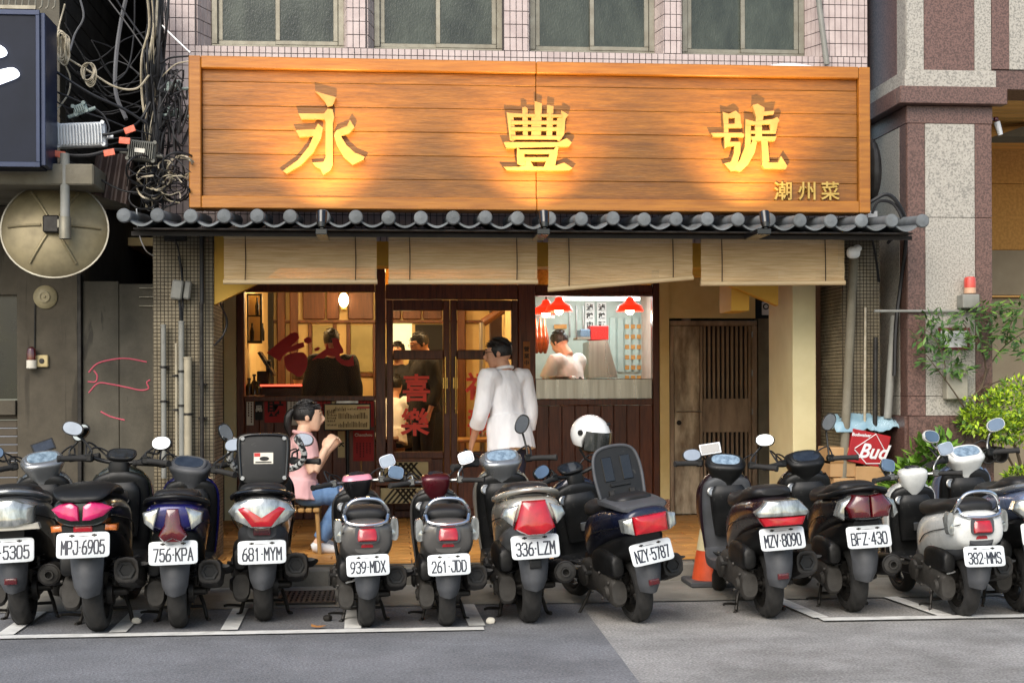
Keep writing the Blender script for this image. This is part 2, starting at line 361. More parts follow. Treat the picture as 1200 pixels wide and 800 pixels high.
fr2, fl2 = G(1240, 722.5), G(962, 727.5); mb2 = MB(); stripe(mb2, fl2, fr2+(fr2-fl2)*4, .11); obj('parking_line', mb2, m_line, kind='structure')
for sx, sy in ((966, 727.3), (1112, 724.7), (1262, 722.3)):
    p = G(sx, sy); mb2 = MB(); stripe(mb2, p+V3((0, .058, 0)), V3((p.x-.06, 8.99, 0)), .1); obj('parking_line', mb2, m_line, kind='structure')
mb = MB(); mb.bb(-60, 60, YK+.16, 14.6, -.2, .146); obj('walkway_base', mb, m_screed, kind='structure')
kt = thing('kerb', (0, YK, 0), None, None, kind='structure')
k0 = None
for i in range(-7, 9):
    if k0 is None:
        mb = MB(); mb.bb(i*.9-.445, i*.9+.445, YK, YK+.155, -.05, .135, .012); k0 = obj('kerb_stone', mb, m_kerb, kt); k0x = i*.9
    else: copyo(k0, kt, (i*.9-k0x, random.uniform(-.004, .004), random.uniform(-.004, .003)))
# orange floor tiles of the covered walkway
XBL, XBR = PX(180, 10.3), PX(1030, 10.3)
ft = thing('walkway_floor', ((XBL+XBR)/2, 10, .146), None, None, kind='structure')
t0 = None; tw, td = .4, .2
for j in range(17):
    for i in range(15):
        x = XBL+.1+i*tw+(.2 if j % 2 else 0); y = YK+.26+j*td
        if x > XBR-.05 or y > 13.45: continue
        if t0 is None:
            mb = MB(); mb.box((x, y, .152), (tw-.008, td-.008, .02), None, .004); t0 = obj('floor_tile', mb, m_orange, ft); tx, ty = x, y
        else: copyo(t0, ft, (x-tx, y-ty, random.uniform(-.0015, .0015)))
# drain grating in the gutter, behind the fourth scooter
g0, g1 = G(330, 704), G(394, 694)
gt = thing('drain_grating', ((g0.x+g1.x)/2, 9.3, .0135), 'dark cast drain grating in the concrete gutter behind the scooters', 'drain grating')
x0, x1 = g0.x, g1.x; y0, y1 = 9.12, 9.62
mb = MB(); mb.bb(x0, x1, y0, y1, .0105, .0145); obj('drain_pit', mb, m_ink, gt)
mb = MB()
for (a, b, c, d) in ((x0-.02, x1+.02, y0-.025, y0), (x0-.02, x1+.02, y1, y1+.025), (x0-.02, x0, y0, y1), (x1, x1+.02, y0, y1)): mb.bb(a, b, c, d, .0135, .0265)
obj('frame', mb, m_dmetal, gt)
b0 = None; nb = 10
for i in range(nb):
    x = x0+(i+.5)*(x1-x0)/nb
    if b0 is None: mb = MB(); mb.bb(x-.009, x+.009, y0, y1, .015, .025); b0 = obj('grating_bar', mb, m_dmetal, gt); bx = x
    else: copyo(b0, gt, (x-bx, 0, 0))
for i in range(5):
    y = y0+(i+.5)*(y1-y0)/5; mb = MB(); mb.bb(x0, x1, y-.008, y+.008, .0148, .0235); obj('cross_bar', mb, m_dmetal, gt)
# ================================================================== tiles laid on a wall face
def tiles(mb, o, u, n, W, H, pw, ph, j=.006, dp=.006, off=0.):
    """Cells pw x ph on the face with corner o, along unit u and up; n = outward normal."""
    o, u, n = V3(o), V3(u).normalized(), V3(n).normalized()
    z = 0.
    while z < H-.01:
        x = -off
        while x < W-.008:
            a, b = max(x, 0)+j/2, min(x+pw, W)-j/2; c, d = z+j/2, min(z+ph, H)-j/2
            if b-a > .006 and d-c > .006:
                q = [o+u*a+AZ*c, o+u*b+AZ*c, o+u*b+AZ*d, o+u*a+AZ*d]; t = n*(dp+random.uniform(-.0012, .0012))
                f = [p+t for p in q]
                mb.add(q+f, [(4, 5, 6, 7), (0, 1, 5, 4), (1, 2, 6, 5), (2, 3, 7, 6), (3, 0, 4, 7)])
            x += pw
        z += ph
# ================================================================== RESTAURANT BUILDING
YF, YW, YS = 10.3, 10.5, 13.6         # upper facade, upper windows, shopfront
ZT = 5.7
rb = thing('restaurant_building', ((XBL+XBR)/2, 12, .15), 'shophouse with pink tiled upper storey above an open arcade', 'building')
wf = [(232, 408), (432, 592), (620, 780), (799, 966)]; wi = [(250, 405), (440, 590), (622, 768), (800, 943)]; wb = [61, 66.5, 69.5, 73]
mbw, mbt = MB(), MB()
xs = [PX(185, YF)]+[PX(k, YF) for p in wf for k in p]+[PX(1018, YF)]
zs = sum(PZ((a+b)/2, w_, YW) for (a, b), w_ in zip(wi, wb))/4
for i in range(5):
    a, b = xs[2*i], xs[2*i+1]
    mbw.bb(a, b, YF, YF+.6, zs, ZT); tiles(mbt, (a, YF, zs), AX, -AY, b-a, ZT-zs, .047, .1)
mbw.bb(xs[0], xs[-1], YF, YF+.6, 2.55, zs); tiles(mbt, (xs[0], YF, zs-1.45), AX, -AY, xs[-1]-xs[0], 1.45, .047, .1)
for i, (p, q) in enumerate(zip(wf, wi)):
    a, b = PX(p[0], YF), PX(p[1], YF); c, d = PX(q[0], YW), PX(q[1], YW)
    for (x0, x1, s) in ((a, c, 1), (b, d, -1)):
        if abs(x0-x1) > .02:
            A, B = V3((x0, YF, 0)), V3((x1, YW, 0))
            mbw.add([A, B, A+AZ*ZT, B+AZ*ZT, V3((x0, YW, 0)), V3((x0, YW, ZT))], [(0, 1, 3, 2)]) if 0 else None
            q4 = [V3((x0, YF, zs)), V3((x1, YW, zs)), V3((x1, YW, ZT)), V3((x0, YF, ZT))]
            mbw.add(q4, [(0, 1, 2, 3)])
            n = V3((YW-YF, -(x1-x0), 0))*(1 if s > 0 else -1); n = n if n.y < 0 else -n
            if s > 0: tiles(mbt, q4[0], q4[1]-q4[0], n, (q4[1]-q4[0]).length, ZT-zs, .047, .1)
            else: tiles(mbt, q4[1], q4[0]-q4[1], n, (q4[1]-q4[0]).length, ZT-zs, .047, .1)
obj('upper_wall', mbw, m_grout, rb); obj('wall_tiles', mbt, m_pinktile, rb, kind='stuff')
for i, (q, yb) in enumerate(zip(wi, wb)):
    c, d = PX(q[0], YW), PX(q[1], YW); fz = zs+.012
    mb = MB(); fw = .045
    for (x0, x1, z0, z1) in ((c, d, fz, fz+fw), (c, c+fw, fz+fw, ZT-.05), (d-fw, d, fz+fw, ZT-.05)): mb.bb(x0, x1, YW-.03, YW+.05, z0, z1, .004)
    wn = obj('window', mb, m_alum, rb); _wl[wn.name] = _wl[rb.name]
    xm = (c+d)/2
    mb = MB(); mb.bb(c+fw, d-fw, YW+.06, YW+.1, fz+fw, ZT-.05); obj('dark_room', mb, m_ink, wn)
    for (x0, x1, yy) in ((c+fw+.002, xm+.02, YW+.012), (xm-.02, d-fw-.002, YW-.012)):
        mb = MB(); s = .035
        for (a, b, z0, z1) in ((x0, x1, fz+fw+.002, fz+fw+s), (x0, x0+s, fz+fw+s, ZT-.05), (x1-s, x1, fz+fw+s, ZT-.05)): mb.bb(a, b, yy-.011, yy+.011, z0, z1, .003)
        obj('sash', mb, m_alum, wn)
        mb = MB(); mb.bb(x0+s, x1-s, yy-.003, yy+.003, fz+fw+s, ZT-.05); obj('pane', mb, m_darkglass, wn)
# the two arcade pillars with their mosaic
m_mosaic = mat('grimy_mosaic', '#857a62', .5, col2='#6a604b', vs=3, dirt=.85, dirtcol='#3a3226', ds=1.1, thr=(.4, .6))
m_mortar = mat('brown_mortar', '#40382c', .95, col2='#332c22', vs=4)
def pillar(pa, pb, nm):
    x0, x1 = PX(pa, YF-.05), PX(pb, YF-.05); mb = MB(); mb.bb(x0, x1, YF-.05, YF+.5, .14, 2.6); p = obj('arcade_pillar', mb, m_mortar, rb); _wl[p.name] = _wl[rb.name]
    mb = MB(); tiles(mb, (x0, YF-.05, .15), AX, -AY, x1-x0, 2.45, .027, .027, .006, .004)
    tiles(mb, (x1, YF-.05, .15), AY, AX, .55, 2.45, .027, .027, .006, .004); tiles(mb, (x0, YF+.5, .15), -AY, -AX, .55, 2.45, .027, .027, .006, .004)
    obj('mosaic_tiles', mb, m_mosaic, p, kind='stuff'); return x0, x1
pillar(180, 250, 0); RPX = pillar(988, 1031, 1)
# arcade ceiling, header beam, yellow gussets, yellow walls
mb = MB(); mb.bb(XBL, XBR, YF+.02, YS+.3, 2.72, 2.8); obj('arcade_ceiling', mb, m_white, rb)
mb = MB(); mb.bb(PX(250, YF), PX(990, YF), YF+.05, YF+.3, 2.36, 2.70); obj('header_beam', mb, m_yellow, rb)
def pxprism(poly, Y0, Y1): 
    mb = MB(); q = [P(x, y, Y0) for x, y in poly]; mb.prism([(p.x, p.z) for p in q], lambda a, b, d: V3((a, d, b)), Y0, Y1); return mb
obj('gusset', pxprism([(251, 268), (251, 357), (300, 333), (345, 300), (345, 268)], YF-.03, YF+.045), m_yellow, rb)
obj('gusset', pxprism([(812, 270), (812, 322), (845, 330), (912, 358), (912, 270)], YF+.302, YF+.4), m_yellow, rb)
obj('beam_end', pxprism([(857, 300), (857, 364), (878, 364), (878, 300)], YF+.402, YF+.8), m_yellow, rb)
x0, x1 = PX(905, 11.2), PX(968, YF+.06)
mb = MB(); mb.bb(x0, x1, YF+.06+.25, 11.3, .14, 2.715, .004); obj('column', mb, m_cream, rb)
x772, x783, x887, x905 = [PX(k, YS) for k in (772, 783, 887, 905)]
mb = MB(); mb.bb(x772, x783, YS-.06, YS+.1, .32, 2.72); obj('pilaster', mb, m_paleyellow, rb)
mb = MB(); mb.bb(x772, x0+.9, YS+.12, YS+.2, .1, 2.9); obj('gate_sky_block', mb, m_ink, rb)  # black panel added behind the gate to keep sky light out
mb = MB(); mb.bb(x783, x0+.5, YS-.02, YS+.1, PZ(835, 373, YS), 2.72); obj('wall_above_gate', mb, m_paleyellow, rb)
mb = MB(); mb.bb(x887+.003, x905+.5, YS-.05, YS+.1, .14, PZ(835, 373, YS)-.003); obj('gate_pier', mb, m_conc, rb)
mb = MB(); mb.bb(PX(254, YS), PX(278, YS)-.003, YS-.05, YS+.1, .14, 2.72); obj('left_pilaster', mb, m_cream, rb)
m_terr = mat('terrazzo_plinth', '#8a5a42', .4, col2='#c9a78e', vs=70, thr=(.5, .56))
mb = MB(); mb.bb(PX(610, YS), x783-.002, YS-.075, YS+.1, .14, PZ(775, 584, YS)); obj('plinth', mb, m_terr, rb)
# house number plate
h0, h1 = P(893, 369, YS-.06), P(910, 354, YS-.06)
hp = thing('house_number_plate', ((h0.x+h1.x)/2, YS-.06, h0.z), 'small white house number plate on the pier beside the metal gate', 'number plate')
mb = MB(); mb.bb(h0.x, h1.x, YS-.062, YS-.052, h0.z, h1.z, .003); obj('plate', mb, m_white, hp)
obj('lettering', text_mb('2', .13, lambda x, y, d: V3((h1.x-.03+x, YS-.0635, (h0.z+h1.z)/2-.025+y)), .002), m_ink, hp)
mb = MB(); mb.lathe([(.02, -.0005), (.032, -.0005), (.032, .0015), (.02, .0015)], 20, Matrix.Translation((h0.x+.04, YS-.063, h1.z-.045)) @ Matrix.Rotation(radians(90), 4, 'X'), True); obj('emblem', mb, m_ink, hp)
# ================================================================== METAL GATE
m_gate = mat('rusty_brown_steel', '#b09a80', .5, .1, col2='#8a7560', vs=3, stretch=(3, 1, .7), bump=.15, bs=30, dirt=.6, dirtcol='#251d15', ds=2.5)
m_gate_worn = mat('worn_gate_plate', '#d0c0a4', .45, .1, col2='#8a755c', vs=2.2, stretch=(2.5, 1, .8), bump=.15, bs=30, dirt=.6, dirtcol='#2c2219', ds=2.5, thr=(.42, .58))
zt = PZ(835, 376, YS); gx = [PX(k, YS) for k in (784, 789, 819, 823, 880, 886)]
gt = thing('metal_gate', ((gx[0]+gx[-1])/2, YS, .15), 'brown steel gate with vertical bars beside the yellow column', 'gate')
mb = MB()
for x0, x1 in ((gx[0], gx[1]), (gx[4], gx[5])): mb.bb(x0, x1, YS-.05, YS+.05, .15, zt-.05, .005)
mb.bb(gx[0], gx[5], YS-.05, YS+.05, zt-.047, zt, .005); obj('frame', mb, m_gate, gt)
mb = MB(); mb.bb(gx[1]+.004, gx[2], YS-.03, YS+.03, .165, zt-.05, .004); obj('side_leaf', mb, m_gate_worn, gt)
zr = [PZ(850, k, YS) for k in (381, 467, 506, 568, 598)]
mb = MB()
for x0, x1 in ((gx[2]+.004, gx[3]), (gx[4]-.03, gx[4]-.004)): mb.bb(x0, x1, YS-.025, YS+.025, .165, zt-.05, .004)
mb.bb(gx[3], gx[4]-.03, YS-.022, YS+.022, zr[0], zt-.05); mb.bb(gx[3], gx[4]-.03, YS-.022, YS+.022, .165, zr[3]); obj('leaf_frame', mb, m_gate, gt)
mb = MB(); mb.bb(gx[3]+.001, gx[4]-.031, YS-.024, YS+.018, zr[2], zr[1]); obj('middle_panel', mb, m_gate, gt)
mb = MB(); mb.bb(gx[3], gx[4]-.03, YS+.03, YS+.04, .17, zt-.06); obj('backing', mb, m_ink, gt)
for (z0, z1) in ((zr[1], zr[0]), (zr[3], zr[2])):
    bo = None
    for i in range(10):
        x = gx[3]+(i+.5)*(gx[4]-.03-gx[3])/10
        if bo is None: mb = MB(); mb.bb(x-.012, x+.012, YS-.014, YS+.014, z0, z1, .003); bo = obj('bar', mb, m_gate, gt); bx = x
        else: copyo(bo, gt, (x-bx, 0, 0))
z = PZ(800, 482, YS); mb = MB(); mb.tube([(gx[1]+.03, YS-.03, z), (gx[1]+.03, YS-.06, z), (gx[2]+.01, YS-.06, z), (gx[2]+.01, YS-.03, z)], .006, 8, smooth=False); obj('bolt', mb, m_metal, gt)
z = PZ(800, 495, YS); mb = MB(); mb.cyl((gx[1]+.05, YS-.03, z), (gx[1]+.05, YS-.04, z), .025); obj('lock', mb, m_ink, gt)
for k in (392, 437, 482):
    z = PZ(885, k, YS); mb = MB(); mb.cyl((gx[4]-.002, YS-.058, z-.03), (gx[4]-.002, YS-.058, z+.03), .008); obj('hinge', mb, m_metal, gt)
# ================================================================== WOODEN SIGN BOARD
YB = 9.72
c = [P(222, 66, YB), P(1018.5, 80, YB), P(1018.5, 248.5, YB), P(222, 246, YB)]
SX0, SX1 = (c[0].x+c[3].x)/2, (c[1].x+c[2].x)/2; SZ1, SZ0 = (c[0].z+c[1].z)/2, (c[2].z+c[3].z)/2
sg = thing('sign_board', ((SX0+SX1)/2, YB, SZ0), 'long orange timber sign board with three big carved characters above the eave', 'shop sign')
fw = .085; sm = PX(629.5, YB)
for nm, x0, x1, z0, z1 in (('frame_rail', SX0+fw, sm-.001, SZ1-fw, SZ1), ('frame_rail', sm+.001, SX1-fw, SZ1-fw, SZ1), ('frame_rail', SX0+fw, sm-.001, SZ0, SZ0+fw), ('frame_rail', sm+.001, SX1-fw, SZ0, SZ0+fw), ('frame_stile', SX0, SX0+fw-.002, SZ0, SZ1), ('frame_stile', SX1-fw+.002, SX1, SZ0, SZ1)):
    mb = MB(); mb.bb(x0, x1, YB-.03, YB+.16, z0, z1, .006); obj(nm, mb, m_signframe, sg)
rows = [PZ(400, k, YB+.02) for k in (80, 98, 126, 154, 182, 210, 232)]; rows[0] = SZ1-fw-.001; rows[-1] = SZ0+fw+.001
for (x0, x1) in ((SX0+fw, sm), (sm, SX1-fw)):
    for i in range(6):
        mb = MB(); d = random.uniform(-.003, .003); mb.bb(x0+.002, x1-.0015, YB+.015+d, YB+.05, rows[i+1]+.0012, rows[i]-.0012, .003); obj('plank', mb, m_signwood, sg)
mb = MB(); mb.bb(SX0+.01, SX1-.01, YB+.06, YB+.15, SZ0+.01, SZ1-.01); obj('back_panel', mb, m_dmetal, sg)
# the carved characters, stroke by stroke (traced in photo pixels)
def strokes(name, polys, x0, y0, k, parent, m, Y, dep=.034, step=.0011):
    mb = MB()
    for i, pl in enumerate(polys):
        q = [P(x0+x/k, y0+y/k, Y) for x, y in pl]; e = .0009*i
        mb.prism([(p.x, p.z) for p in q], lambda a, b, d: V3((a, d, b)), Y-dep-e, Y+.006+e*.3)
    return obj(name, mb, m, parent)
yong = [[(305, 113), (455, 156), (430, 215), (395, 225), (375, 188), (340, 148)],
 [(185, 272), (370, 273), (395, 238), (430, 242), (442, 300), (432, 345), (432, 640), (415, 680), (365, 712), (352, 690), (342, 668), (310, 655), (285, 625), (365, 620), (380, 590), (380, 330), (370, 312), (205, 312)],
 [(165, 392), (305, 386), (325, 345), (362, 375), (348, 450), (290, 555), (205, 640), (100, 705), (72, 685), (185, 605), (260, 510), (292, 435), (190, 440)],
 [(455, 395), (535, 362), (555, 318), (588, 372), (550, 415), (490, 435), (530, 500), (590, 555), (660, 583), (652, 605), (575, 640), (510, 585), (460, 500), (440, 430)]]
feng = [[(155, 252), (205, 265), (228, 460), (205, 485), (180, 470)], [(178, 258), (300, 265), (300, 290), (185, 288)], [(277, 215), (300, 210), (318, 222), (320, 450), (282, 450)], [(372, 165), (430, 185), (422, 452), (348, 452), (348, 275), (374, 270)], [(470, 195), (520, 206), (508, 452), (464, 452)], [(580, 238), (637, 272), (612, 305), (603, 425), (565, 482), (540, 465), (548, 300), (574, 290)],
 [(190, 320), (590, 320), (590, 347), (190, 347)], [(190, 370), (585, 370), (585, 397), (190, 397)], [(190, 437), (580, 437), (570, 465), (200, 465)], [(300, 266), (375, 268), (375, 289), (300, 289)], [(420, 268), (480, 268), (480, 289), (420, 289)], [(500, 272), (585, 272), (585, 292), (500, 292)],
 [(130, 486), (560, 487), (590, 470), (622, 456), (662, 490), (640, 520), (150, 532)], [(235, 528), (260, 545), (520, 545), (540, 520), (562, 530), (552, 552), (550, 578), (235, 578)], [(233, 578), (290, 578), (300, 665), (270, 672), (238, 655)], [(488, 578), (550, 578), (530, 672), (470, 675)], [(285, 604), (492, 604), (492, 634), (285, 634)], [(300, 630), (335, 630), (365, 680), (300, 690)], [(462, 630), (495, 630), (495, 690), (440, 690)], [(130, 680), (250, 680), (300, 668), (365, 678), (450, 680), (540, 668), (600, 648), (668, 690), (640, 708), (155, 706)]]
hao = [[(175, 157), (213, 168), (213, 300), (185, 300)], [(176, 158), (212, 172), (262, 148), (292, 175), (292, 197), (182, 197)], [(256, 170), (292, 175), (300, 262), (256, 262)], [(182, 237), (302, 237), (302, 264), (182, 264)], [(95, 298), (300, 296), (318, 306), (316, 326), (110, 322)], [(185, 318), (230, 324), (216, 384), (186, 402)], [(192, 357), (290, 357), (290, 386), (205, 386)], [(252, 380), (292, 360), (292, 430), (270, 502), (226, 550), (183, 502), (230, 490), (247, 440)],
 [(325, 203), (362, 217), (360, 402), (330, 482), (285, 545), (226, 552), (288, 480), (322, 390)], [(352, 400), (385, 318), (402, 362), (386, 432), (340, 512), (290, 557), (258, 546), (320, 490)], [(372, 113), (405, 104), (452, 130), (450, 160), (432, 262), (388, 262), (396, 190)], [(430, 158), (517, 150), (512, 176), (430, 184)], [(325, 208), (395, 224), (440, 215), (510, 206), (535, 193), (552, 215), (532, 247), (480, 240), (330, 247)], [(488, 235), (540, 235), (527, 302), (490, 302)], [(358, 284), (527, 284), (524, 304), (358, 304)], [(360, 322), (532, 322), (520, 352), (372, 352)], [(387, 258), (434, 258), (434, 352), (392, 352)], [(428, 348), (472, 348), (482, 490), (438, 500)], [(438, 484), (482, 497), (540, 497), (560, 453), (602, 520), (590, 542), (450, 536), (434, 512)]]
YC = YB+.012
strokes('carved_character', yong, 320, 90, 6.15, sg, m_carved, YC)
strokes('carved_character', feng, 570, 95, 6.667, sg, m_carved, YC)
strokes('carved_character', hao, 815, 105, 5.717, sg, m_carved, YC)
for ch, px in (('潮', 917), ('州', 945.5), ('菜', 972)):
    q = P(px, 226, YC); obj('small_character', text_mb(ch, .142, lambda x, y, d: V3((q.x+x, YC-.022+d, q.z+y)), .0018, .026, 1.), m_gold, sg)
# ================================================================== TILED EAVE
m_tile = mat('grey_roof_tile', '#6a6f72', .7, col2='#55595c', vs=6, bump=.15, bs=60, objr=.2, dirt=.55, dirtcol='#3c3f38', ds=5)
YE = 9.45
capx = [146, 186, 226, 266, 306, 344, 383, 421, 459, 497, 535, 572, 609, 646, 683, 720, 756, 792, 829, 865, 901, 937, 974, 1010, 1046, 1082]
ea = PX(146, YE), PX(1082, YE); ez = sum(PZ(k, 253+.006*(k-146), YE) for k in (146, 600, 1082))/3
ev = thing('tiled_eave', ((ea[0]+ea[1])/2, YE, ez-.1), 'row of grey half-round roof tiles along the eave under the timber sign', 'eave')
n = len(capx); pit = (ea[1]-ea[0])/(n-1); rise = .08
proto = None
for i in range(n):
    x = ea[0]+i*pit
    if proto is None:
        mb = MB(); mb.cyl((x, YE+.012, ez), (x, YE+.8, ez+rise*.8/.9), .041, .041, 16); proto = obj('barrel_tile', mb, m_tile, ev); _wl[proto.name] = _wl[ev.name]; px0 = x
        mb = MB(); mb.lathe([(.049, .0), (.049, .018), (.042, .027), (.0001, .033)], 20, Matrix.Translation((x, YE+.02, ez)) @ Matrix.Rotation(radians(90), 4, 'X')); cap0 = obj('end_cap', mb, m_tile, proto)
    else:
        c_ = copyo(proto, ev, (x-px0, random.uniform(-.006, .006), random.uniform(-.004, .004))); copyo(cap0, c_)
pp = None
for i in range(n-1):
    x0 = ea[0]+i*pit+.02; x1 = ea[0]+(i+1)*pit-.02
    if pp is None:
        mb = MB(); rows_ = []
        for sgn, dz in ((1, 0), (1, -.016)):
            for yy in (YE+.02, YE+.8):
                rows_.append([V3((x0+(x1-x0)*t/10, yy, ez-.012+dz-.045*sin(pi*t/10)+(yy-YE)*rise/.9)) for t in range(11)])
        ringsA = [rows_[0]+rows_[2][::-1], rows_[1]+rows_[3][::-1]]; mb.loft(ringsA); pp = obj('pan_tile', mb, m_tile, ev, fix=True); ppx = x0
    else: copyo(pp, ev, (x0-ppx, 0, random.uniform(-.003, .003)))
m_fascia = mat('dark_fascia', '#231d19', .7, col2='#171310', vs=5)
zf = PZ(600, 272, YE+.1)
mb = MB(); mb.bb(ea[0]+.05, ea[1]-.05, YE+.06, YE+.14, zf, ez-.075); obj('fascia', mb, m_fascia, ev)
mb = MB(); mb.add([(ea[0]+.02, YE+.15, ez-.09), (ea[1]-.02, YE+.15, ez-.09), (ea[1]-.02, YF-.06, ez+.0), (ea[0]+.02, YF-.06, ez+.0), (ea[0]+.02, YE+.15, ez-.12), (ea[1]-.02, YE+.15, ez-.12), (ea[1]-.02, YF-.06, ez-.03), (ea[0]+.02, YF-.06, ez-.03)], [(0, 1, 2, 3), (7, 6, 5, 4), (0, 4, 5, 1), (1, 5, 6, 2), (2, 6, 7, 3), (3, 7, 4, 0)]); obj('soffit', mb, m_fascia, ev)
# ================================================================== SPOTLIGHTS on the eave
for i, (px, lab) in enumerate(((377, 'small black spotlight on the eave below the leftmost carved character'), (638, 'small black spotlight on the eave near the middle of the timber sign'), (897, 'small black spotlight on the eave below the rightmost big character'))):
    q = P(px, 262, YE-.26); st = thing('spotlight', (q.x, q.y, q.z-.06), lab, 'spotlight', 'spotlights lighting the timber sign')
    mb = MB(); mb.bb(q.x-.04-.01*i, q.x+.035, q.y-.02, YE+.09, q.z-.075, q.z-.035, .004); mb.bb(q.x-.01, q.x+.01, q.y-.012, q.y+.012, q.z-.036, q.z+.01); obj('bracket', mb, m_blackg, st)
    d = V3((0, .22, .55)).normalized(); a = q+AZ*.0; hd = MB(); hd.cyl(a-d*.0, a+d*.085, .033, .037, 18); hd.cyl(a-d*.03, a-d*.001, .022, .032, 18); ho = obj('lamp_head', hd, m_blackg, st); _wl[ho.name] = _wl[st.name]
    mb = MB(); mb.cyl(a+d*.0852, a+d*.0872, .03, .03, 18); obj('lens', mb, mat('lit_lens', '#fff0c0', .3, emit='#ffd890', es=12), st)
    ld = bpy.data.lights.new('spot_beam', 'SPOT'); ld.energy = 100; ld.color = (1, .62, .19); ld.spot_size = radians(98); ld.spot_blend = 1; ld.shadow_soft_size = .012
    lo = bpy.data.objects.new('spot_beam', ld); COL.objects.link(lo); lo.location = a+d*.1
    tgt = V3((q.x, YB, q.z+.86)); lo.rotation_euler = (lo.location-tgt).to_track_quat('Z', 'Y').to_euler()
# ================================================================== BAMBOO BLINDS
YBL = 9.98
m_rail = mat('pale_bamboo_rail', '#d2ba92', .5, col2='#c0a67c', vs=6, stretch=(.5, 4, 9))
for (pa, pb, yl, yr, lab) in ((263, 442, 333, 333, 'bamboo roller blind over the window with red brushwork'), (456, 630, 333, 333, 'bamboo roller blind over the double doors'), (643, 812, 342, 328, 'bamboo roller blind hanging askew over the kitchen window'), (822, 990, 335, 334, 'bamboo roller blind in front of the metal gate and column')):
    x0, x1 = PX(pa, YBL), PX(pb, YBL); zt_ = PZ((pa+pb)/2, 279, YBL); zl, zr_ = PZ(pa, yl, YBL), PZ(pb, yr, YBL)
    bt = thing('bamboo_blind', ((x0+x1)/2, YBL, min(zl, zr_)), lab, 'blind', 'bamboo blinds under the eave')
    mb = MB(); mb.bb(x0, x1, YBL-.015, YBL+.015, zt_-.012, zt_+.012, .004); obj('top_rail', mb, m_rail, bt)
    mb = MB(); ns = 30
    for s in range(ns):
        t0_, t1_ = (s+.08)/ns, (s+.95)/ns
        a0, a1 = zt_-.014+(zl+.035-zt_+.014)*t0_, zt_-.014+(zl+.035-zt_+.014)*t1_; b0_, b1 = zt_-.014+(zr_+.035-zt_+.014)*t0_, zt_-.014+(zr_+.035-zt_+.014)*t1_
        y = YBL+.004*sin(s*.5)+random.uniform(-.001, .001)
        mb.add([(x0, y, a1), (x1, y, b1), (x1, y-.004, (b0_+b1)/2), (x0, y-.004, (a0+a1)/2), (x0, y, a0), (x1, y, b0_)], [(0, 1, 2, 3), (3, 2, 5, 4), (4, 5, 1, 0)])
    obj('slats', mb, m_bamboo, bt, kind='stuff')
    mb = MB(); mb.tube([(x0-.004, YBL-.004, zl+.017), (x1+.004, YBL-.004, zr_+.017)], .019, 12, smooth=False); obj('bottom_rail', mb, m_rail, bt)
    for f in (.14, .86):
        x = x0+(x1-x0)*f; mb = MB(); mb.tube([(x, YBL-.014, zt_+.02), (x+.003, YBL-.018, (zt_+zl)/2), (x, YBL-.026, zl+(zr_-zl)*f+.03)], .004, 6); obj('cord', mb, mat('dark_cord', '#4a3420', .8), bt)
# ================================================================== SHOPFRONT (timber frame, doors, windows)
def S(k): return PX(k, YS)
def SZ(y, x=600): return PZ(x, y, YS)
FL = .156
sf = thing('wooden_shopfront', ((S(278)+S(772))/2, YS, FL), 'dark timber shopfront with double glazed doors and a kitchen window', 'shopfront')
def part(nm, m, *bxs, parent=None, ch=.006, kind=None):
    mb = MB()
    for b in bxs: mb.bb(*b, ch)
    p = obj(nm, mb, m, parent or sf, kind=kind); _wl[p.name] = _wl[(parent or sf).name]; return p
ya, yb = YS-.06, YS+.06
ztr0, ztr1 = SZ(343), SZ(334)           # transom rail
part('post', m_wood, (S(278), S(287), ya, yb, FL, 2.7)); part('post', m_wood, (S(440), S(452), ya-.01, yb, FL, 2.7)); part('post', m_wood, (S(607), S(627), ya-.01, yb, FL, 2.7)); part('post', m_wood, (S(764), S(772)-.003, ya, yb, SZ(584)+.003, 2.7))
part('transom_rail', m_wood, (S(287)+.002, S(440)-.002, ya+.005, yb-.005, ztr0, ztr1), (S(452)+.002, S(607)-.002, ya+.005, yb-.005, SZ(351), ztr1), (S(627)+.002, S(764)-.002, ya+.005, yb-.005, ztr0, ztr1))
m_amberglass = mat('amber_figured_glass', '#d89a3a', .8, col2='#a86a22', vs=40, bump=.4, bs=60, trans=.85)
for a, b in ((287, 440), (452, 607), (627, 764)): part('transom_light', m_amberglass, (S(a)+.001, S(b)-.001, YS-.008, YS+.008, ztr1+.004, 2.69), ch=0)
# left window and the panelled wall under it
wz = SZ(463)
part('window_sill', m_wood, (S(287)+.002, S(440)-.002, ya-.02, yb, wz-.05, wz)); part('window_pane', m_glass, (S(287)+.003, S(440)-.003, YS-.004, YS+.004, wz+.002, ztr0-.002), ch=0)
np_ = 9
for i in range(np_):
    x0 = S(287)+.002+i*(S(440)-S(287)-.004)/np_; part('wall_panel', m_wood, (x0+.002, x0+(S(440)-S(287)-.004)/np_-.002, YS-.035, YS+.03, FL, wz-.052), ch=.005)
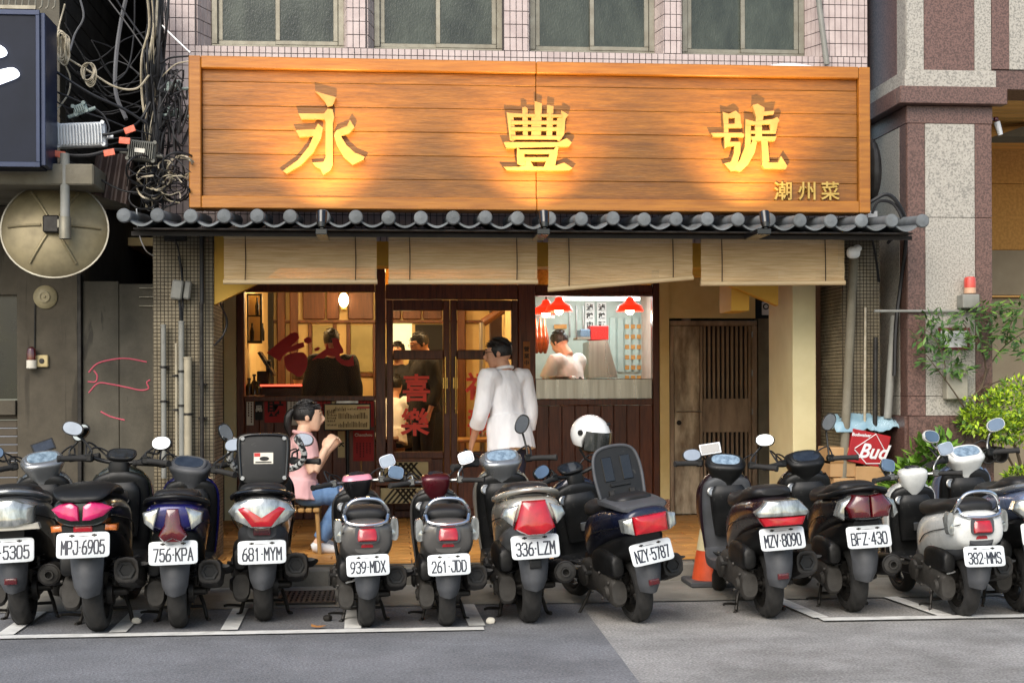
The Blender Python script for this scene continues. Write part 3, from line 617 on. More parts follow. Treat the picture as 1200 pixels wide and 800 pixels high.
# double doors
def leaf(xa, xb, hx, nm):
    lf = part('door_leaf', m_wood, (S(xa), S(xa)+.066, ya+.012, yb-.02, FL+.01, SZ(352)), (S(xb)-.066, S(xb), ya+.012, yb-.02, FL+.01, SZ(352)), *[(S(xa)+.068, S(xb)-.068, ya+.014, yb-.022, z0, z1) for z0, z1 in ((SZ(364), SZ(352)), (SZ(421), SZ(410)), (SZ(536), SZ(528)), (FL+.01, SZ(596)))])
    part('lower_panel', m_wood, (S(xa)+.07, S(xb)-.07, YS-.02, YS+.02, SZ(596)+.003, SZ(536)-.003), parent=lf)
    part('pane', m_glass, (S(xa)+.07, S(xb)-.07, YS-.004, YS+.004, SZ(410)+.002, SZ(364)-.002), parent=lf, ch=0); part('pane', m_glass, (S(xa)+.07, S(xb)-.07, YS-.004, YS+.004, SZ(528)+.002, SZ(421)-.002), parent=lf, ch=0)
    z0, z1 = SZ(484), SZ(418); mb = MB(); mb.tube([(hx, ya+.012, z0+.03), (hx, ya-.045, z0+.03), (hx, ya-.045, z0), (hx, ya-.045, z1), (hx, ya-.045, z1-.03), (hx, ya+.012, z1-.03)], .011, 10, smooth=False)
    obj('handle', mb, mat('brass', '#c9a860', .25, .9), lf)
    mb = MB(); mb.bb(hx-.025, hx+.025, ya+.004, ya+.0115, SZ(455), SZ(442), .002); obj('lock_plate', mb, mat('brass', '#c9a860'), lf)
    return lf
leaf(453, 527.2, S(521.5), 0); leaf(527.8, 607, S(533.5), 1)
# kitchen window
kz0, kz1 = SZ(468), SZ(347)
part('window_frame', m_wood, (S(627)+.002, S(764)-.002, ya+.004, yb, kz0-.06, kz0), (S(627)+.002, S(764)-.002, ya+.004, yb, kz1, ztr0-.002))
part('window_pane', m_glass, (S(627)+.003, S(764)-.003, YS-.004, YS+.004, SZ(444)+.002, kz1-.002), ch=0)
part('steel_panel', m_steel, (S(627)+.003, S(764)-.003, YS-.02, YS+.01, kz0+.002, SZ(444)))
for i in range(9):
    w_ = (S(764)-S(627)-.004)/9; x0 = S(627)+.002+i*w_; part('wall_panel', m_wood, (x0+.0015, x0+w_-.0015, YS-.04, YS+.03, SZ(584)+.003, kz0-.063), ch=.004)
# little hanging plaque
q0, q1 = P(613, 434, YS-.07), P(621, 400, YS-.07); pl = thing('wooden_plaque', ((q0.x+q1.x)/2, YS-.07, q0.z), 'narrow wooden plaque with small characters on the post beside the doors', 'plaque')
mb = MB(); mb.bb(q0.x, q1.x, YS-.085, YS-.071, q0.z, q1.z, .003); obj('board', mb, m_signframe, pl)
obj('lettering', text_mb('營\n業\n中', .055, lambda x, y, d: V3(((q0.x+q1.x)/2+x, YS-.0868, (q0.z+q1.z)/2+y-.005)), .001, line=1.25), m_ink, pl)
# red characters stuck on the door glass (flat lettering)
m_decal = mat('red_vinyl', '#ff4a2e', .45, col2='#f03c22', vs=9)
YD = YS-.0055
for ch, px, py, lab in (('喜', 488, 457, 'upper red character on the left door pane'), ('樂', 486, 497, 'lower red character on the left door pane'), ('福', 562, 455, 'upper red character on the right door pane beside the man'), ('壽', 564, 497, 'lower red character on the right door pane behind the man')):
    q = P(px, py, YD); o = obj('red_character', text_mb(ch, .285, lambda x, y, d: V3((q.x+x, YD-.0008-d, q.z+y)), .0065, .0012), m_decal, None, lab, 'glass lettering', 'red characters on the door glass')
m_decal2 = mat('dark_red_brushwork', '#c01818', .5, col2='#ab1212', vs=5)
bw = [[(243, 190), (330, 115), (400, 62), (430, 52), (455, 62), (462, 92), (440, 120), (400, 150), (450, 128), (490, 118), (497, 150), (440, 172), (385, 188), (352, 212), (335, 246), (305, 232)], [(490, 100), (515, 84), (540, 92), (546, 115), (525, 130), (498, 124)], [(560, 165), (585, 150), (602, 158), (590, 175), (568, 180)],
 [(678, 95), (700, 90), (725, 98), (735, 130), (755, 165), (758, 190), (732, 200), (738, 225), (765, 240), (795, 238), (822, 205), (828, 275), (790, 282), (745, 268), (712, 240), (700, 214), (650, 208), (625, 228), (585, 226), (545, 240), (600, 190), (640, 165), (648, 120), (660, 160), (692, 158)]]
mb = MB()
for pl_ in bw:
    q = [P(270+x/5.717, 380+y/5.717, YD) for x, y in pl_]; mb.prism([(p.x, p.z) for p in q], lambda a, b, d: V3((a, d, b)), YD-.001, YD)
obj('red_brushwork', mb, m_decal2, None, 'bold red brush strokes painted on the left window glass', 'glass lettering')
blob = [(360, 230), (380, 205), (430, 190), (490, 190), (515, 225), (510, 290), (480, 340), (450, 350), (420, 330), (375, 300)]
q = [P(270+x/5.717, 380+y/5.717, YD) for x, y in blob]; mb = MB(); q = [(p.x, p.z) for p in crom([V3((p.x, 0, p.z)) for p in q], 4, True)]; mb.prism(q, lambda a, b, d: V3((a, d, b)), YD-.001, YD)
obj('red_brushwork', mb, m_decal2, None, 'solid red blob of paint on the left window in front of the seated diner', 'glass lettering')
# posters under the left window
posters = [(289, 297, 464, 498, m_whitepaper, '', 'thin white poster strip at the left end of the wall under the window'), (299, 308, 466, 492, m_ink, '黑', 'small black poster beside the left red poster'), (310, 335, 464, 495, m_redpaper, '財', 'red poster with one dark character under the left window'), (337, 360, 465, 498, m_whitepaper, '', 'grey white poster with columns of writing behind the seated woman'), (362, 387, 464, 490, m_redpaper, '', 'plain red poster behind the seated woman, beside the cream one'), (389, 411, 464, 478, m_creampaper, '', 'cream poster above the menu board'), (413, 438, 464, 500, m_redpaper, '', 'red poster at the right end of the wall under the window'), (396, 404, 505, 536, m_creampaper, '大', 'narrow yellowed poster left of the red Chaozhou poster'), (414, 438, 504, 540, m_redpaper, 'Chaozhou', 'dark red poster reading Chaozhou beside the left door')]
for (a, b, y0, y1, m_, tx, lab) in posters:
    A, B = P(a, y1, YS-.045), P(b, y0, YS-.045); pt = thing('poster', ((A.x+B.x)/2, YS-.045, A.z), lab, 'poster', 'posters on the wall under the window')
    mb = MB(); mb.bb(A.x, B.x, YS-.0475, YS-.0445, A.z, B.z); obj('sheet', mb, m_, pt)
    cx, cz, W, H = (A.x+B.x)/2, (A.z+B.z)/2, B.x-A.x, B.z-A.z; ik = m_whitepaper if m_ in (m_ink,) or tx == 'Chaozhou' else m_ink
    if tx == 'Chaozhou': obj('lettering', text_mb(tx, .042, lambda x, y, d: V3((cx+x, YS-.0482, B.z-.045+y)), .0008), ik, pt)
    elif tx: obj('lettering', text_mb(tx, W*.8, lambda x, y, d: V3((cx+x, YS-.0482, cz+y)), .004), ik, pt)
    if not tx or tx == 'Chaozhou':
        mb = MB()
        for i in range(5 if W > .1 else 2):
            x = A.x+W*(.18+.16*i) if W > .1 else A.x+W*(.3+.4*i); z0 = A.z+H*random.uniform(.08, .3); z = B.z-H*(.12 if not tx else .4)
            while z > z0: h = random.uniform(.012, .022); mb.bb(x-.006, x+.006, YS-.0485, YS-.0476, z-h, z); z -= h+.007
        obj('writing', mb, mat('faded_ink', '#4a2a1c', .8) if m_ is not m_redpaper else mat('dark_red_ink', '#5a0f0c', .8), pt, kind='stuff')
# menu board on a stand in front of the wall
YM = 13.1; A, B = P(381, 503, YM), P(433, 474, YM); mn = thing('menu_stand', ((A.x+B.x)/2, YM, FL), 'cream menu board on a dark stand in front of the posters', 'menu stand')
mb = MB(); mb.bb(A.x-.012, B.x+.012, YM, YM+.02, A.z-.012, B.z+.012, .004); obj('backboard', mb, m_black, mn)
mb = MB(); mb.bb(A.x, B.x, YM-.004, YM-.001, A.z, B.z); obj('menu_sheet', mb, m_creampaper, mn)
mb = MB(); W, H = B.x-A.x, B.z-A.z
for r, (u0, u1, v, h) in enumerate(((.2, .45, .84, .022), (.5, .92, .84, .012), (.3, .95, .56, .03), (.3, .95, .2, .028), (.04, .24, .74, .02), (.04, .24, .6, .014), (.04, .24, .48, .014), (.04, .24, .36, .014), (.04, .24, .2, .014))):
    x = A.x+W*u0
    while x < A.x+W*u1: w_ = random.uniform(.004, .011); mb.bb(x, x+w_, YM-.0052, YM-.0042, A.z+H*v-h, A.z+H*v+h*random.uniform(0, 1)); x += w_+.006
obj('writing', mb, mat('menu_ink', '#5a4526', .8), mn, kind='stuff')
mb = MB(); mb.bb(A.x+W*.72, B.x, YM-.0053, YM-.0043, B.z-.035, B.z-.018); obj('heading', mb, m_red, mn)
mb = MB(); mb.bb(A.x+W*.25, A.x+W*.75, YM-.01, YM+.02, B.z+.0125, B.z+.04, .004); obj('clip', mb, m_metal, mn)
mb = MB(); mb.cyl(((A.x+B.x)/2, YM+.03, FL), ((A.x+B.x)/2, YM+.03, A.z+.1), .018); mb.cyl(((A.x+B.x)/2, YM+.03, FL), ((A.x+B.x)/2, YM+.03, FL+.025), .16, .15, 24); obj('post', mb, m_black, mn)
# ================================================================== DINING ROOM behind the glass
YB2, ZC = 17.2, 2.85
m_inwall = mat('warm_cream_plaster', '#d8bd84', .7, col2='#cdb077', vs=3)
m_inwood = mat('interior_panelling', '#6b3d1c', .5, col2='#54301a', vs=4, stretch=(8, 8, .8), objr=.1)
m_infloor = mat('interior_tile_floor', '#8b6a42', .4, col2='#7a5b36', vs=4)
m_pale = mat('pale_green_panel', '#a59a66', .5, col2='#8f8756', vs=4)
dr = thing('dining_room', (S(430), 15.4, .14), 'warm lit dining room with wood panelling behind the shop windows', 'room', kind='structure')
xl, xr = PX(259, YS), PX(606, 14)
def bxo(nm, m, *b, parent=None, ch=0., kind=None):
    mb = MB(); 
    for k in b: mb.bb(*k, ch)
    p = obj(nm, mb, m, parent or dr, kind=kind); _wl[p.name] = _wl[(parent or dr).name]; return p
XRM = S(617)
bxo('floor', m_infloor, (xl-1.6, XRM, YS+.12, YB2, .1, .319)); bxo('ceiling', m_inwall, (xl-1.7, XRM, YS+.07, YB2+.1, ZC, ZC+.08))
bxo('back_wall', m_inwall, (xl-1.7, XRM, YB2, YB2+.1, .1, ZC)); XLW = PX(300, 15.5)
bxo('left_wall', m_inwall, (XLW-.12, XLW, YS+.07, YB2, .1, ZC)); bxo('partition_wall', m_inwall, (XRM-.06, XRM, YS+.07, YB2, .1, ZC))
zb = lambda y: PZ(450, y, YB2-.05); xb = lambda x: PX(x, YB2-.05)
for a, b in ((355, 381), (383, 398), (408, 438), (440, 470), (472, 494), (496, 518)): bxo('wood_panel', m_inwood, (xb(a), xb(b), YB2-.05, YB2-.002, zb(374), zb(340)), ch=.01)
bxo('wood_rail', m_inwood, (XLW, XRM-.07, YB2-.07, YB2-.003, zb(378), zb(375)))
for a, b in ((366, 390), (411, 437)):
    bxo('wall_panel', m_pale, (xb(a), xb(b), YB2-.03, YB2-.002, zb(436), zb(381)), ch=.006); bxo('panel_frame', m_inwood, (xb(a)-.05, xb(a)-.002, YB2-.04, YB2-.002, .2, zb(379)), (xb(b)+.002, xb(b)+.05, YB2-.04, YB2-.002, .2, zb(379)), (xb(a), xb(b), YB2-.04, YB2-.002, zb(441), zb(437)), ch=.006)
bxo('bright_window', mat('lit_frosted_window', '#d8d6b0', .5, emit='#e8e0a8', es=.8), (xb(459), xb(483), YB2-.02, YB2-.002, zb(418), zb(379)))
bxo('dark_doorway', m_ink, (xb(487), xb(519), YB2-.02, YB2-.002, .16, zb(380)))
for k in (330, 345, 541): bxo('wall_post', m_inwood, (xb(k)-.05, xb(k)+.05, YB2-.12, YB2-.001, .15, ZC), ch=.01)
# beam and bright pole seen through the right door leaf
mb = MB(); a, b = P(600, 356, 15.5), P(566, 378, 15.5); mb.tube([a, b], .05, 10, smooth=False); obj('handrail', mb, m_inwood, dr)
mb = MB(); a = P(565, 378, 15.5); mb.cyl((a.x, 15.5, .15), a, .035); obj('steel_pole', mb, m_steel, dr)
a = P(587, 395, 16.2); bxo('dark_screen', mat('dark_red_wood', '#2a100a', .5), (PX(574, 15.9), PX(596, 15.9), 15.9, 15.95, 1.3, PZ(590, 358, 15.9)), ch=.01)
# furnishing as things of their own
def warm(nm, x, y, z, e, r=.12, col=(1, .72, .38)):
    l = bpy.data.lights.new(nm, 'POINT'); l.energy = e; l.color = col; l.shadow_soft_size = r; o = bpy.data.objects.new(nm, l); COL.objects.link(o); o.location = (x, y, z)
m_bulb = mat('lit_lamp_glass', '#fff0d0', .4, emit='#ffd9a0', es=14)
for i, (px, Y, e) in enumerate(((345, 15.0, 20), (440, 15.8, 17), (520, 15.0, 21))):
    x = PX(px, Y); ct = thing('ceiling_lamp', (x, Y, ZC-.1), ['round ceiling lamp over the counter', 'round ceiling lamp in the middle of the dining room', 'round ceiling lamp just inside the double doors'][i], 'lamp', 'dining room ceiling lamps')
    mb = MB(); mb.cyl((x, Y, ZC-.03), (x, Y, ZC-.002), .16, .16, 24); obj('base', mb, m_metal, ct)
    mb = MB(); mb.ell((x, Y, ZC-.035), (.15, .15, .06), N=20, R=8); obj('globe', mb, m_bulb, ct); warm('ceiling_lamp_light', x, Y, ZC-.2, e)
p = P(403, 352, YB2-.1); wl = thing('wall_lamp', (p.x, p.y, p.z-.1), 'small glowing wall lamp on the wood panelling', 'lamp')
mb = MB(); mb.ell((p.x, p.y-.06, p.z), (.06, .05, .09)); obj('shade', mb, m_bulb, wl); mb = MB(); mb.bb(p.x-.04, p.x+.04, p.y-.02, p.y+.02, p.z-.12, p.z+.1, .005); obj('backplate', mb, mat('brass', '#c9a860'), wl)
# counter with glowing red edge that stands in for a reflection, till screen
YC2 = 14.6
ctr = thing('counter', (PX(340, YC2), YC2, FL), 'dark counter with a painted red reflection glowing along its front edge', 'counter')
zc_ = PZ(345, 450, YC2-.02)
mb = MB(); mb.bb(PX(300, YC2), PX(392, YC2), YC2, YC2+.6, FL, zc_-.035, .01); obj('body', mb, mat('dark_counter', '#18110d', .5), ctr)
mb = MB(); mb.bb(PX(298, YC2), PX(394, YC2), YC2-.03, YC2+.63, zc_-.034, zc_, .008); obj('top', mb, m_inwood, ctr)
mb = MB(); mb.bb(PX(305, YC2-.04), PX(387, YC2-.04), YC2-.045, YC2-.031, zc_-.02, zc_-.004); obj('light_strip', mb, mat('red_edge_reflection', '#ff5a40', .4, emit='#ff4a34', es=2.5), ctr)
Yt = 14.75; ts = thing('till_screen', (PX(313, Yt), Yt, zc_), 'tilted black till screen standing on the counter', 'till')
a, b = P(306, 412, Yt), P(323, 439, Yt); t_ = (b-a).normalized(); n_ = V3((t_.z, 0, -t_.x))
mb = MB(); mb.add([v+V3((0, dy, 0))+n_*dn for v in (a, b) for dy in (-.16, .16) for dn in (0, .03)], [(0, 1, 3, 2), (4, 6, 7, 5), (0, 4, 5, 1), (2, 3, 7, 6), (0, 2, 6, 4), (1, 5, 7, 3)]); obj('screen', mb, m_blackg, ts, fix=True)
mb = MB(); mb.bb(PX(302, Yt), PX(316, Yt), Yt-.1, Yt+.1, zc_, zc_+.14, .01); mb.bb(PX(312, Yt), PX(318, Yt), Yt-.03, Yt+.03, zc_+.12, zc_+.26, .01); obj('stand', mb, m_black, ts)
a, b = P(289, 402, 14.6), P(307, 344, 14.6); sh = thing('wall_cabinet', ((a.x+b.x)/2, 14.6, a.z), 'small black framed cabinet of bottles hanging inside the left window', 'cabinet')
mb = MB(); W = b.x-a.x; mb.bb(a.x, b.x, 14.58, 14.62, a.z, a.z+.025); mb.bb(a.x, b.x, 14.58, 14.62, b.z-.02, b.z); mb.bb(a.x, a.x+.02, 14.58, 14.62, a.z+.025, b.z-.02); mb.bb(b.x-.02, b.x, 14.58, 14.62, a.z+.025, b.z-.02); mb.bb(a.x, b.x, 14.59, 14.615, (a.z*.45+b.z*.55)-.008, (a.z*.45+b.z*.55)+.008); obj('frame', mb, m_black, sh)
mb = MB(); mb.bb(a.x+.01, b.x-.01, 14.74, 14.76, a.z, b.z); obj('back', mb, m_inwall, sh)
for i in range(3):
    x = a.x+.05+i*.055; mb = MB(); z = a.z+.026 if i != 1 else (a.z*.45+b.z*.55)+.009; mb.lathe([(.02, 0), (.022, .1), (.009, .15), (.009, .19)], 14, Matrix.Translation((x, 14.67, z))); obj('bottle', mb, mat('dark_bottle', '#1d1208', .2), sh)
for i, (px, hgt) in enumerate(((292, .16), (298, .2), (303, .13))):
    x = PX(px, 14.45); mb = MB(); zz = PZ(300, 463, 14.45); mb.lathe([(.035, 0), (.037, hgt*.6), (.013, hgt*.8), (.013, hgt)], 16, Matrix.Translation((x, 14.45, zz))); mb.lathe([(.02, hgt), (.02, hgt+.02), (.0, hgt+.022)], 12, Matrix.Translation((x, 14.45, zz))); obj('bottle', mb, mat('dark_bottle', '#1d1208', .2), None, ['short dark bottle leftmost on the ledge inside the left window', 'tall dark bottle in the middle of the ledge inside the left window', 'stubby dark bottle on the ledge beside the counter'][i], 'bottle', 'bottles inside the left window')
bxo('bottle_ledge', m_inwood, (S(288), PX(309, 14.45), YS+.07, 14.55, PZ(300, 463, 14.45)-.03, PZ(300, 463, 14.45)-.001))
# tables and striped bench inside the doors / in front
def table(px, Y, w_, d_, h_, lab, m_):
    x = PX(px, Y); t = thing('dining_table', (x, Y, FL), lab, 'table', 'dining tables')
    mb = MB(); mb.bb(x-w_/2, x+w_/2, Y-d_/2, Y+d_/2, FL+h_-.035, FL+h_, .008); obj('table_top', mb, m_, t)
    for i in (-1, 1):
        for j in (-1, 1): mb = MB(); mb.bb(x+i*(w_/2-.05)-.02, x+i*(w_/2-.05)+.02, Y+j*(d_/2-.05)-.02, Y+j*(d_/2-.05)+.02, FL, FL+h_-.036); obj('leg', mb, m_, t)
table(425, 15.4, .8, .7, .74, 'wooden table seen through the left window behind the standing customer', m_inwood); table(572, 15.0, .7, .7, .74, 'pale wooden table behind the right door pane', mat('pale_table', '#b98a4e', .4, col2='#a5783f'))
m_stripe = mat('cream_cushion_cloth', '#b3a67c', .8, col2='#a0946c'); m_stripe2 = mat('dark_cushion_stripe', '#2a2417', .8)
Yq = 13.15
for k, (pa, pb, y0, y1, lab) in enumerate(((446, 502, 541, 562, 'upper cream bench panel with dark diagonal stripes behind the scooters'), (446, 502, 571, 590, 'lower cream bench panel with dark diagonal stripes behind the scooters'))):
    A, B = P(pa, y1, Yq), P(pb, y0, Yq); t = thing('striped_panel', ((A.x+B.x)/2, Yq, A.z), lab, 'bench panel', 'striped panels of the waiting bench')
    mb = MB(); mb.bb(A.x, B.x, Yq, Yq+.03, A.z, B.z, .004); obj('cloth', mb, m_stripe, t)
    H = B.z-A.z; n = 9; W = B.x-A.x
    for i in range(n):
        s0 = A.x+W*i/n; q = [(s0, A.z+.004), (s0+W/n*.5, A.z+.004), (s0+W/n*.5+(H*.8 if i < n/2 else -H*.8), B.z-.004), (s0+(H*.8 if i < n/2 else -H*.8), B.z-.004)]
        q = [(min(max(x, A.x+.004), B.x-.004), z) for x, z in q]; mb = MB(); mb.prism(q, lambda a, b, d: V3((a, d, b)), Yq-.003, Yq+.001); obj('stripe', mb, m_stripe2, t)
A, B = P(440, 560, Yq), P(506, 538, Yq); bn = thing('waiting_bench', ((A.x+B.x)/2, Yq+.2, FL), 'low dark timber bench in front of the shop between the striped panels', 'bench')
zs_ = PZ(470, 566, Yq); mb = MB(); mb.bb(A.x, B.x, Yq-.02, Yq+.38, zs_-.02, zs_+.02, .006); obj('seat', mb, m_inwood, bn)
for x in (A.x+.02, B.x-.02): mb = MB(); mb.bb(x-.02, x+.02, Yq+.034, Yq+.36, FL, zs_-.021); obj('leg', mb, m_inwood, bn)
mb = MB(); mb.bb(A.x, B.x, Yq+.035, Yq+.06, PZ(470, 541, Yq)-.02, PZ(470, 541, Yq)+.03, .006); mb.bb(A.x+.01, A.x+.04, Yq+.036, Yq+.059, zs_+.021, PZ(470, 541, Yq)-.021); mb.bb(B.x-.04, B.x-.01, Yq+.036, Yq+.059, zs_+.021, PZ(470, 541, Yq)-.021); obj('backrest', mb, m_inwood, bn)
# ================================================================== KITCHEN behind the right window
kr = thing('kitchen', (S(690), 14.8, .14), 'bright white kitchen behind the right hand window', 'room', kind='structure')
YK2 = 16.0; xk1 = PX(777, 14.6)+.5
m_kt = mat('white_kitchen_wall', '#b9c7c1', .3, col2='#a9b8b2', vs=4)
bxo('back_wall', m_kt, (XRM, xk1, YK2, YK2+.1, .1, ZC), parent=kr); bxo('ceiling', m_kt, (XRM+.001, xk1, YS+.07, YK2, ZC, ZC+.08), parent=kr); bxo('side_wall', mat('pink_white_wall', '#dcc4b8', .4), (xk1-.48, xk1-.4, YS+.07, YK2, .1, ZC), parent=kr); bxo('floor', m_infloor, (XRM, xk1, YS+.12, YK2, .1, FL-.002), parent=kr)
bxo('worktop', m_steel, (XRM+.01, xk1-.5, YS+.12, YS+.62, SZ(447)-.05, SZ(447)), parent=kr, ch=.005)
yk = YK2-.03; xkk = lambda x: PX(x, yk); zk = lambda y: PZ(690, y, yk)
for a, b, tx, lab in ((686, 697, '滷\n鵝\n肉', 'left one of the two white menu strips on the kitchen wall'), (700, 711, '滷\n鵝\n頭', 'right one of the two white menu strips on the kitchen wall')):
    t = thing('menu_strip', ((xkk(a)+xkk(b))/2, yk, zk(385)), lab, 'menu strip', 'white menu strips in the kitchen'); mb = MB(); mb.bb(xkk(a), xkk(b), yk, yk+.008, zk(388), zk(354)); obj('sheet', mb, m_white, t)
    cx, cz = (xkk(a)+xkk(b))/2, zk(371); obj('lettering', text_mb(tx, .085, lambda x, y, d: V3((cx+x, yk-.0012, cz+y)), .002, line=1.2), m_ink, t)
for i, a in enumerate((652, 657, 662, 735, 742, 749)):
    mb = MB()
    for j in range(6): z = zk(380+12*j); mb.bb(xkk(a)-.025, xkk(a)+.025, yk-.0, yk+.01, z-.05, z)
    obj('amber_label_column', mb, mat('amber_label', '#c98f4a', .6), kr)
bxo('wall_tile_band', mat('pale_tile_band', '#b8c9c4', .3), *[(xkk(715+9*i), xkk(722+9*i), yk+.005, yk+.02, zk(436), zk(372)) for i in range(6)], parent=kr, ch=.003)
bxo('window_bar', m_metal, *[(xkk(668+8*i)-.008, xkk(668+8*i)+.008, yk, yk+.015, zk(395), zk(358)) for i in range(3)], parent=kr)
for i, (px, py, Y, lab) in enumerate(((640, 362, 14.35, 'red lampshade leftmost in the kitchen window, half hidden'), (655, 359, 14.15, 'red lampshade over the cook in the kitchen window'), (738, 359, 14.15, 'red lampshade at the right side of the kitchen window'))):
    p = P(px, py, Y); t = thing('red_lampshade', (p.x, Y, p.z-.08), lab, 'lamp', 'red lampshades in the kitchen window')
    mb = MB(); mb.lathe([(.145, -.05), (.142, -.035), (.12, .01), (.07, .035), (.045, .06), (.04, .085), (.015, .1)], 28, Matrix.Translation(p), caps=False); obj('shade', mb, mat('red_lampshade_glow', '#d8301c', .35, col2='#c02412', emit='#ff2a10', es=.9), t)  # emission in the shade stands in for bulb light shining through
    mb = MB(); mb.cyl(p+AZ*.1, V3((p.x, Y, ZC)), .008); obj('cord', mb, m_ink, t)
    mb = MB(); mb.ell(p-AZ*.03, (.05, .05, .06)); obj('bulb', mb, m_bulb, t); warm('lampshade_light', p.x, Y, p.z-.12, 2.2, .05, (1, .93, .85))
p = P(700, 350, 15.0); tl = thing('tube_lamp', (p.x, 15, p.z), 'long white fluorescent tube across the top of the kitchen', 'lamp')
mb = MB(); mb.cyl((PX(660, 15), 15, p.z), (PX(750, 15), 15, p.z), .018); obj('tube', mb, mat('white_tube', '#ffffff', .4, emit='#f2fff8', es=4), tl); mb = MB(); mb.bb(PX(658, 15), PX(752, 15), 14.97, 15.03, p.z+.019, p.z+.06, .004); obj('fitting', mb, m_white, tl)
la = bpy.data.lights.new('tube_lamp_light', 'AREA'); la.shape = 'RECTANGLE'; la.size = 1.1; la.size_y = .3; la.energy = 20; la.color = (.93, 1, .97); lo = bpy.data.objects.new('tube_lamp_light', la); COL.objects.link(lo); lo.location = (PX(705, 15), 15.0, p.z+.12)
hd = thing('steel_hood', (PX(716, 15.2), 15.2, 1.2), 'sloping steel cover behind the cook with red boxes on it', 'hood')
q = [P(x, y, 15.2) for x, y in ((690, 400), (712, 398), (724, 442), (690, 442))]; mb = MB(); mb.prism([(v.x, v.z) for v in q], lambda a, b, d: V3((a, d, b)), 15.2, 15.7); obj('cover', mb, m_steel, hd)
for k, (a, b, y0, y1, m_, lab) in enumerate(((691, 712, 393, 382, m_red, 'red box lying on the steel cover in the kitchen'), (679, 690.5, 395, 386, mat('blue_grey_box', '#5d7288', .5), 'blue grey box beside the red box in the kitchen'))):
    A, B = P(a, y0, 15.3), P(b, y1, 15.3); z0_ = PZ(700, 398.3, 15.2); mb = MB(); mb.bb(A.x, B.x, 15.22, 15.5, (z0_ if k == 0 else A.z), B.z, .008); obj('box', mb, m_, None, lab, 'box')
bxo('box_shelf', m_steel, (PX(676, 15.3), PX(690.6, 15.3), 15.2, 15.6, P(679, 395, 15.3).z-.025, P(679, 395, 15.3).z-.001), parent=kr)
m_goose = mat('roast_goose_skin', '#a8501a', .3, col2='#6b2a0c', vs=20, coat=.5)
bxo('hanging_rail', m_metal, (PX(622, 14.4), PX(650, 14.4), 14.39, 14.41, PZ(636, 372, 14.4), PZ(636, 370.5, 14.4)), parent=kr)
for k, px in enumerate((628, 633, 638)):
    p = P(px, 392, 14.4); mb = MB(); mb.path([(p.x, 14.4, p.z+.17, .008, .008), (p.x, 14.4, p.z+.1, .016, .016), (p.x, 14.4, p.z+.04, .03, .03), (p.x, 14.4, p.z-.06, .055, .05), (p.x, 14.4, p.z-.14, .04, .04), (p.x+.01, 14.4, p.z-.2, .012, .012)], 12, 3, AX); obj('roast_goose', mb, m_goose, None, ['roast goose hanging leftmost in the kitchen window', 'roast goose hanging in the middle of the row in the kitchen window', 'roast goose hanging nearest the cook'][k], 'roast goose', 'roast geese hanging in the kitchen window')
mb = MB(); p = P(658, 440, 14.0); mb.lathe([(.02, 0), (.12, .01), (.16, .05), (.155, .055), (.11, .02), (.0, .015)], 24, Matrix.Translation((p.x, 14.0, SZ(447)+.001))); obj('steel_tray', mb, m_steel, None, 'round steel tray on the kitchen worktop in front of the cook', 'tray')
# ================================================================== LEFT BUILDING and the alley
YL = 10.55
m_lw = mat('grey_brown_render', '#585144', .85, grain=.12, col2='#494338', vs=2.2, bump=.2, bs=30, dirt=.7, dirtcol='#28231b', ds=1.8, scr=('#2b261e', .6, 3., (5, 5, .35), .60))
m_sheet = mat('grey_metal_hoarding', '#565145', .7, .1, grain=.1, col2='#474338', vs=2.5, bump=.1, bs=20, dirt=.7, dirtcol='#231f18', ds=2.4, scr=('#242019', .7, 4., (3, 3, .6), .62))
def L(k, y=457, Y=YL): return P(k, y, Y)
lb = thing('left_building', (L(40).x, YL, 0), 'grubby grey building with a shutter left of the alley', 'building')
def lpart(nm, m, *b, ch=.004, parent=None, kind=None):
    mb = MB()
    for k in b: mb.bb(*k, ch)
    p = obj(nm, mb, m, parent or lb, kind=kind); _wl[p.name] = _wl[(parent or lb).name]; return p
xA, xB = L(-400).x, L(19).x
lpart('wall', m_lw, (L(20).x, L(95).x, YL, YL+.3, .14, PZ(50, 240, YL)))
lpart('wall', m_lw, (xA, xB, YL+.05, YL+.3, PZ(10, 345, YL), PZ(10, 240, YL)))
z0, z1 = PZ(10, 483, YL), PZ(10, 338, YL)
lpart('dark_window', mat('dark_green_glass', '#20261f', .25, col2='#161a15', vs=3), (xA, L(17).x, YL+.1, YL+.2, z0+.1, z1), ch=0)
lpart('window_ledge', m_lw, (xA, xB-.002, YL-.02, YL+.25, z0-.02, z0+.09))
sp = None; z = .16
while z < z0-.05:
    if sp is None: sp = lpart('shutter_slat', mat('brown_shutter', '#4b4235', .6, .2, col2='#3c352a', vs=4, dirt=.4), (xA, xB-.004, YL+.04, YL+.07, z, z+.055)); sz = z
    else: copyo(sp, lb, (0, 0, z-sz))
    z += .062
lpart('canopy', m_conc, (xA, L(116, Y=9.7).x, 9.55, YL+.3, PZ(60, 240, YL)+.003, PZ(60, 193, 9.6)), ch=.01)
for i in range(9):
    pass
# side wall of the alley with horizontal boards, black alley back wall and added roof
lpart('upper_wall', m_sheet, (xA, L(60).x, YL+.31, YL+.5, PZ(60, 190, YL), 6.2))
m_board = mat('alley_boards', '#4c4a46', .8, col2='#3a3835', vs=4, objr=.15, dirt=.5, dirtcol='#211f1c')
xw = L(62).x-.03
aw = None; z = PZ(60, 200, YL)
lpart('alley_side_wall', m_board, (xw-.12, xw, YL+.5, 17, .1, 6.2))
while z < 6.:
    if aw is None: aw = lpart('board', m_board, (xw+.001, xw+.022, YL+.5, 15.5, z, z+.145)); az = z
    else: copyo(aw, lb, (0, random.uniform(-.01, .01), z-az))
    z += .15
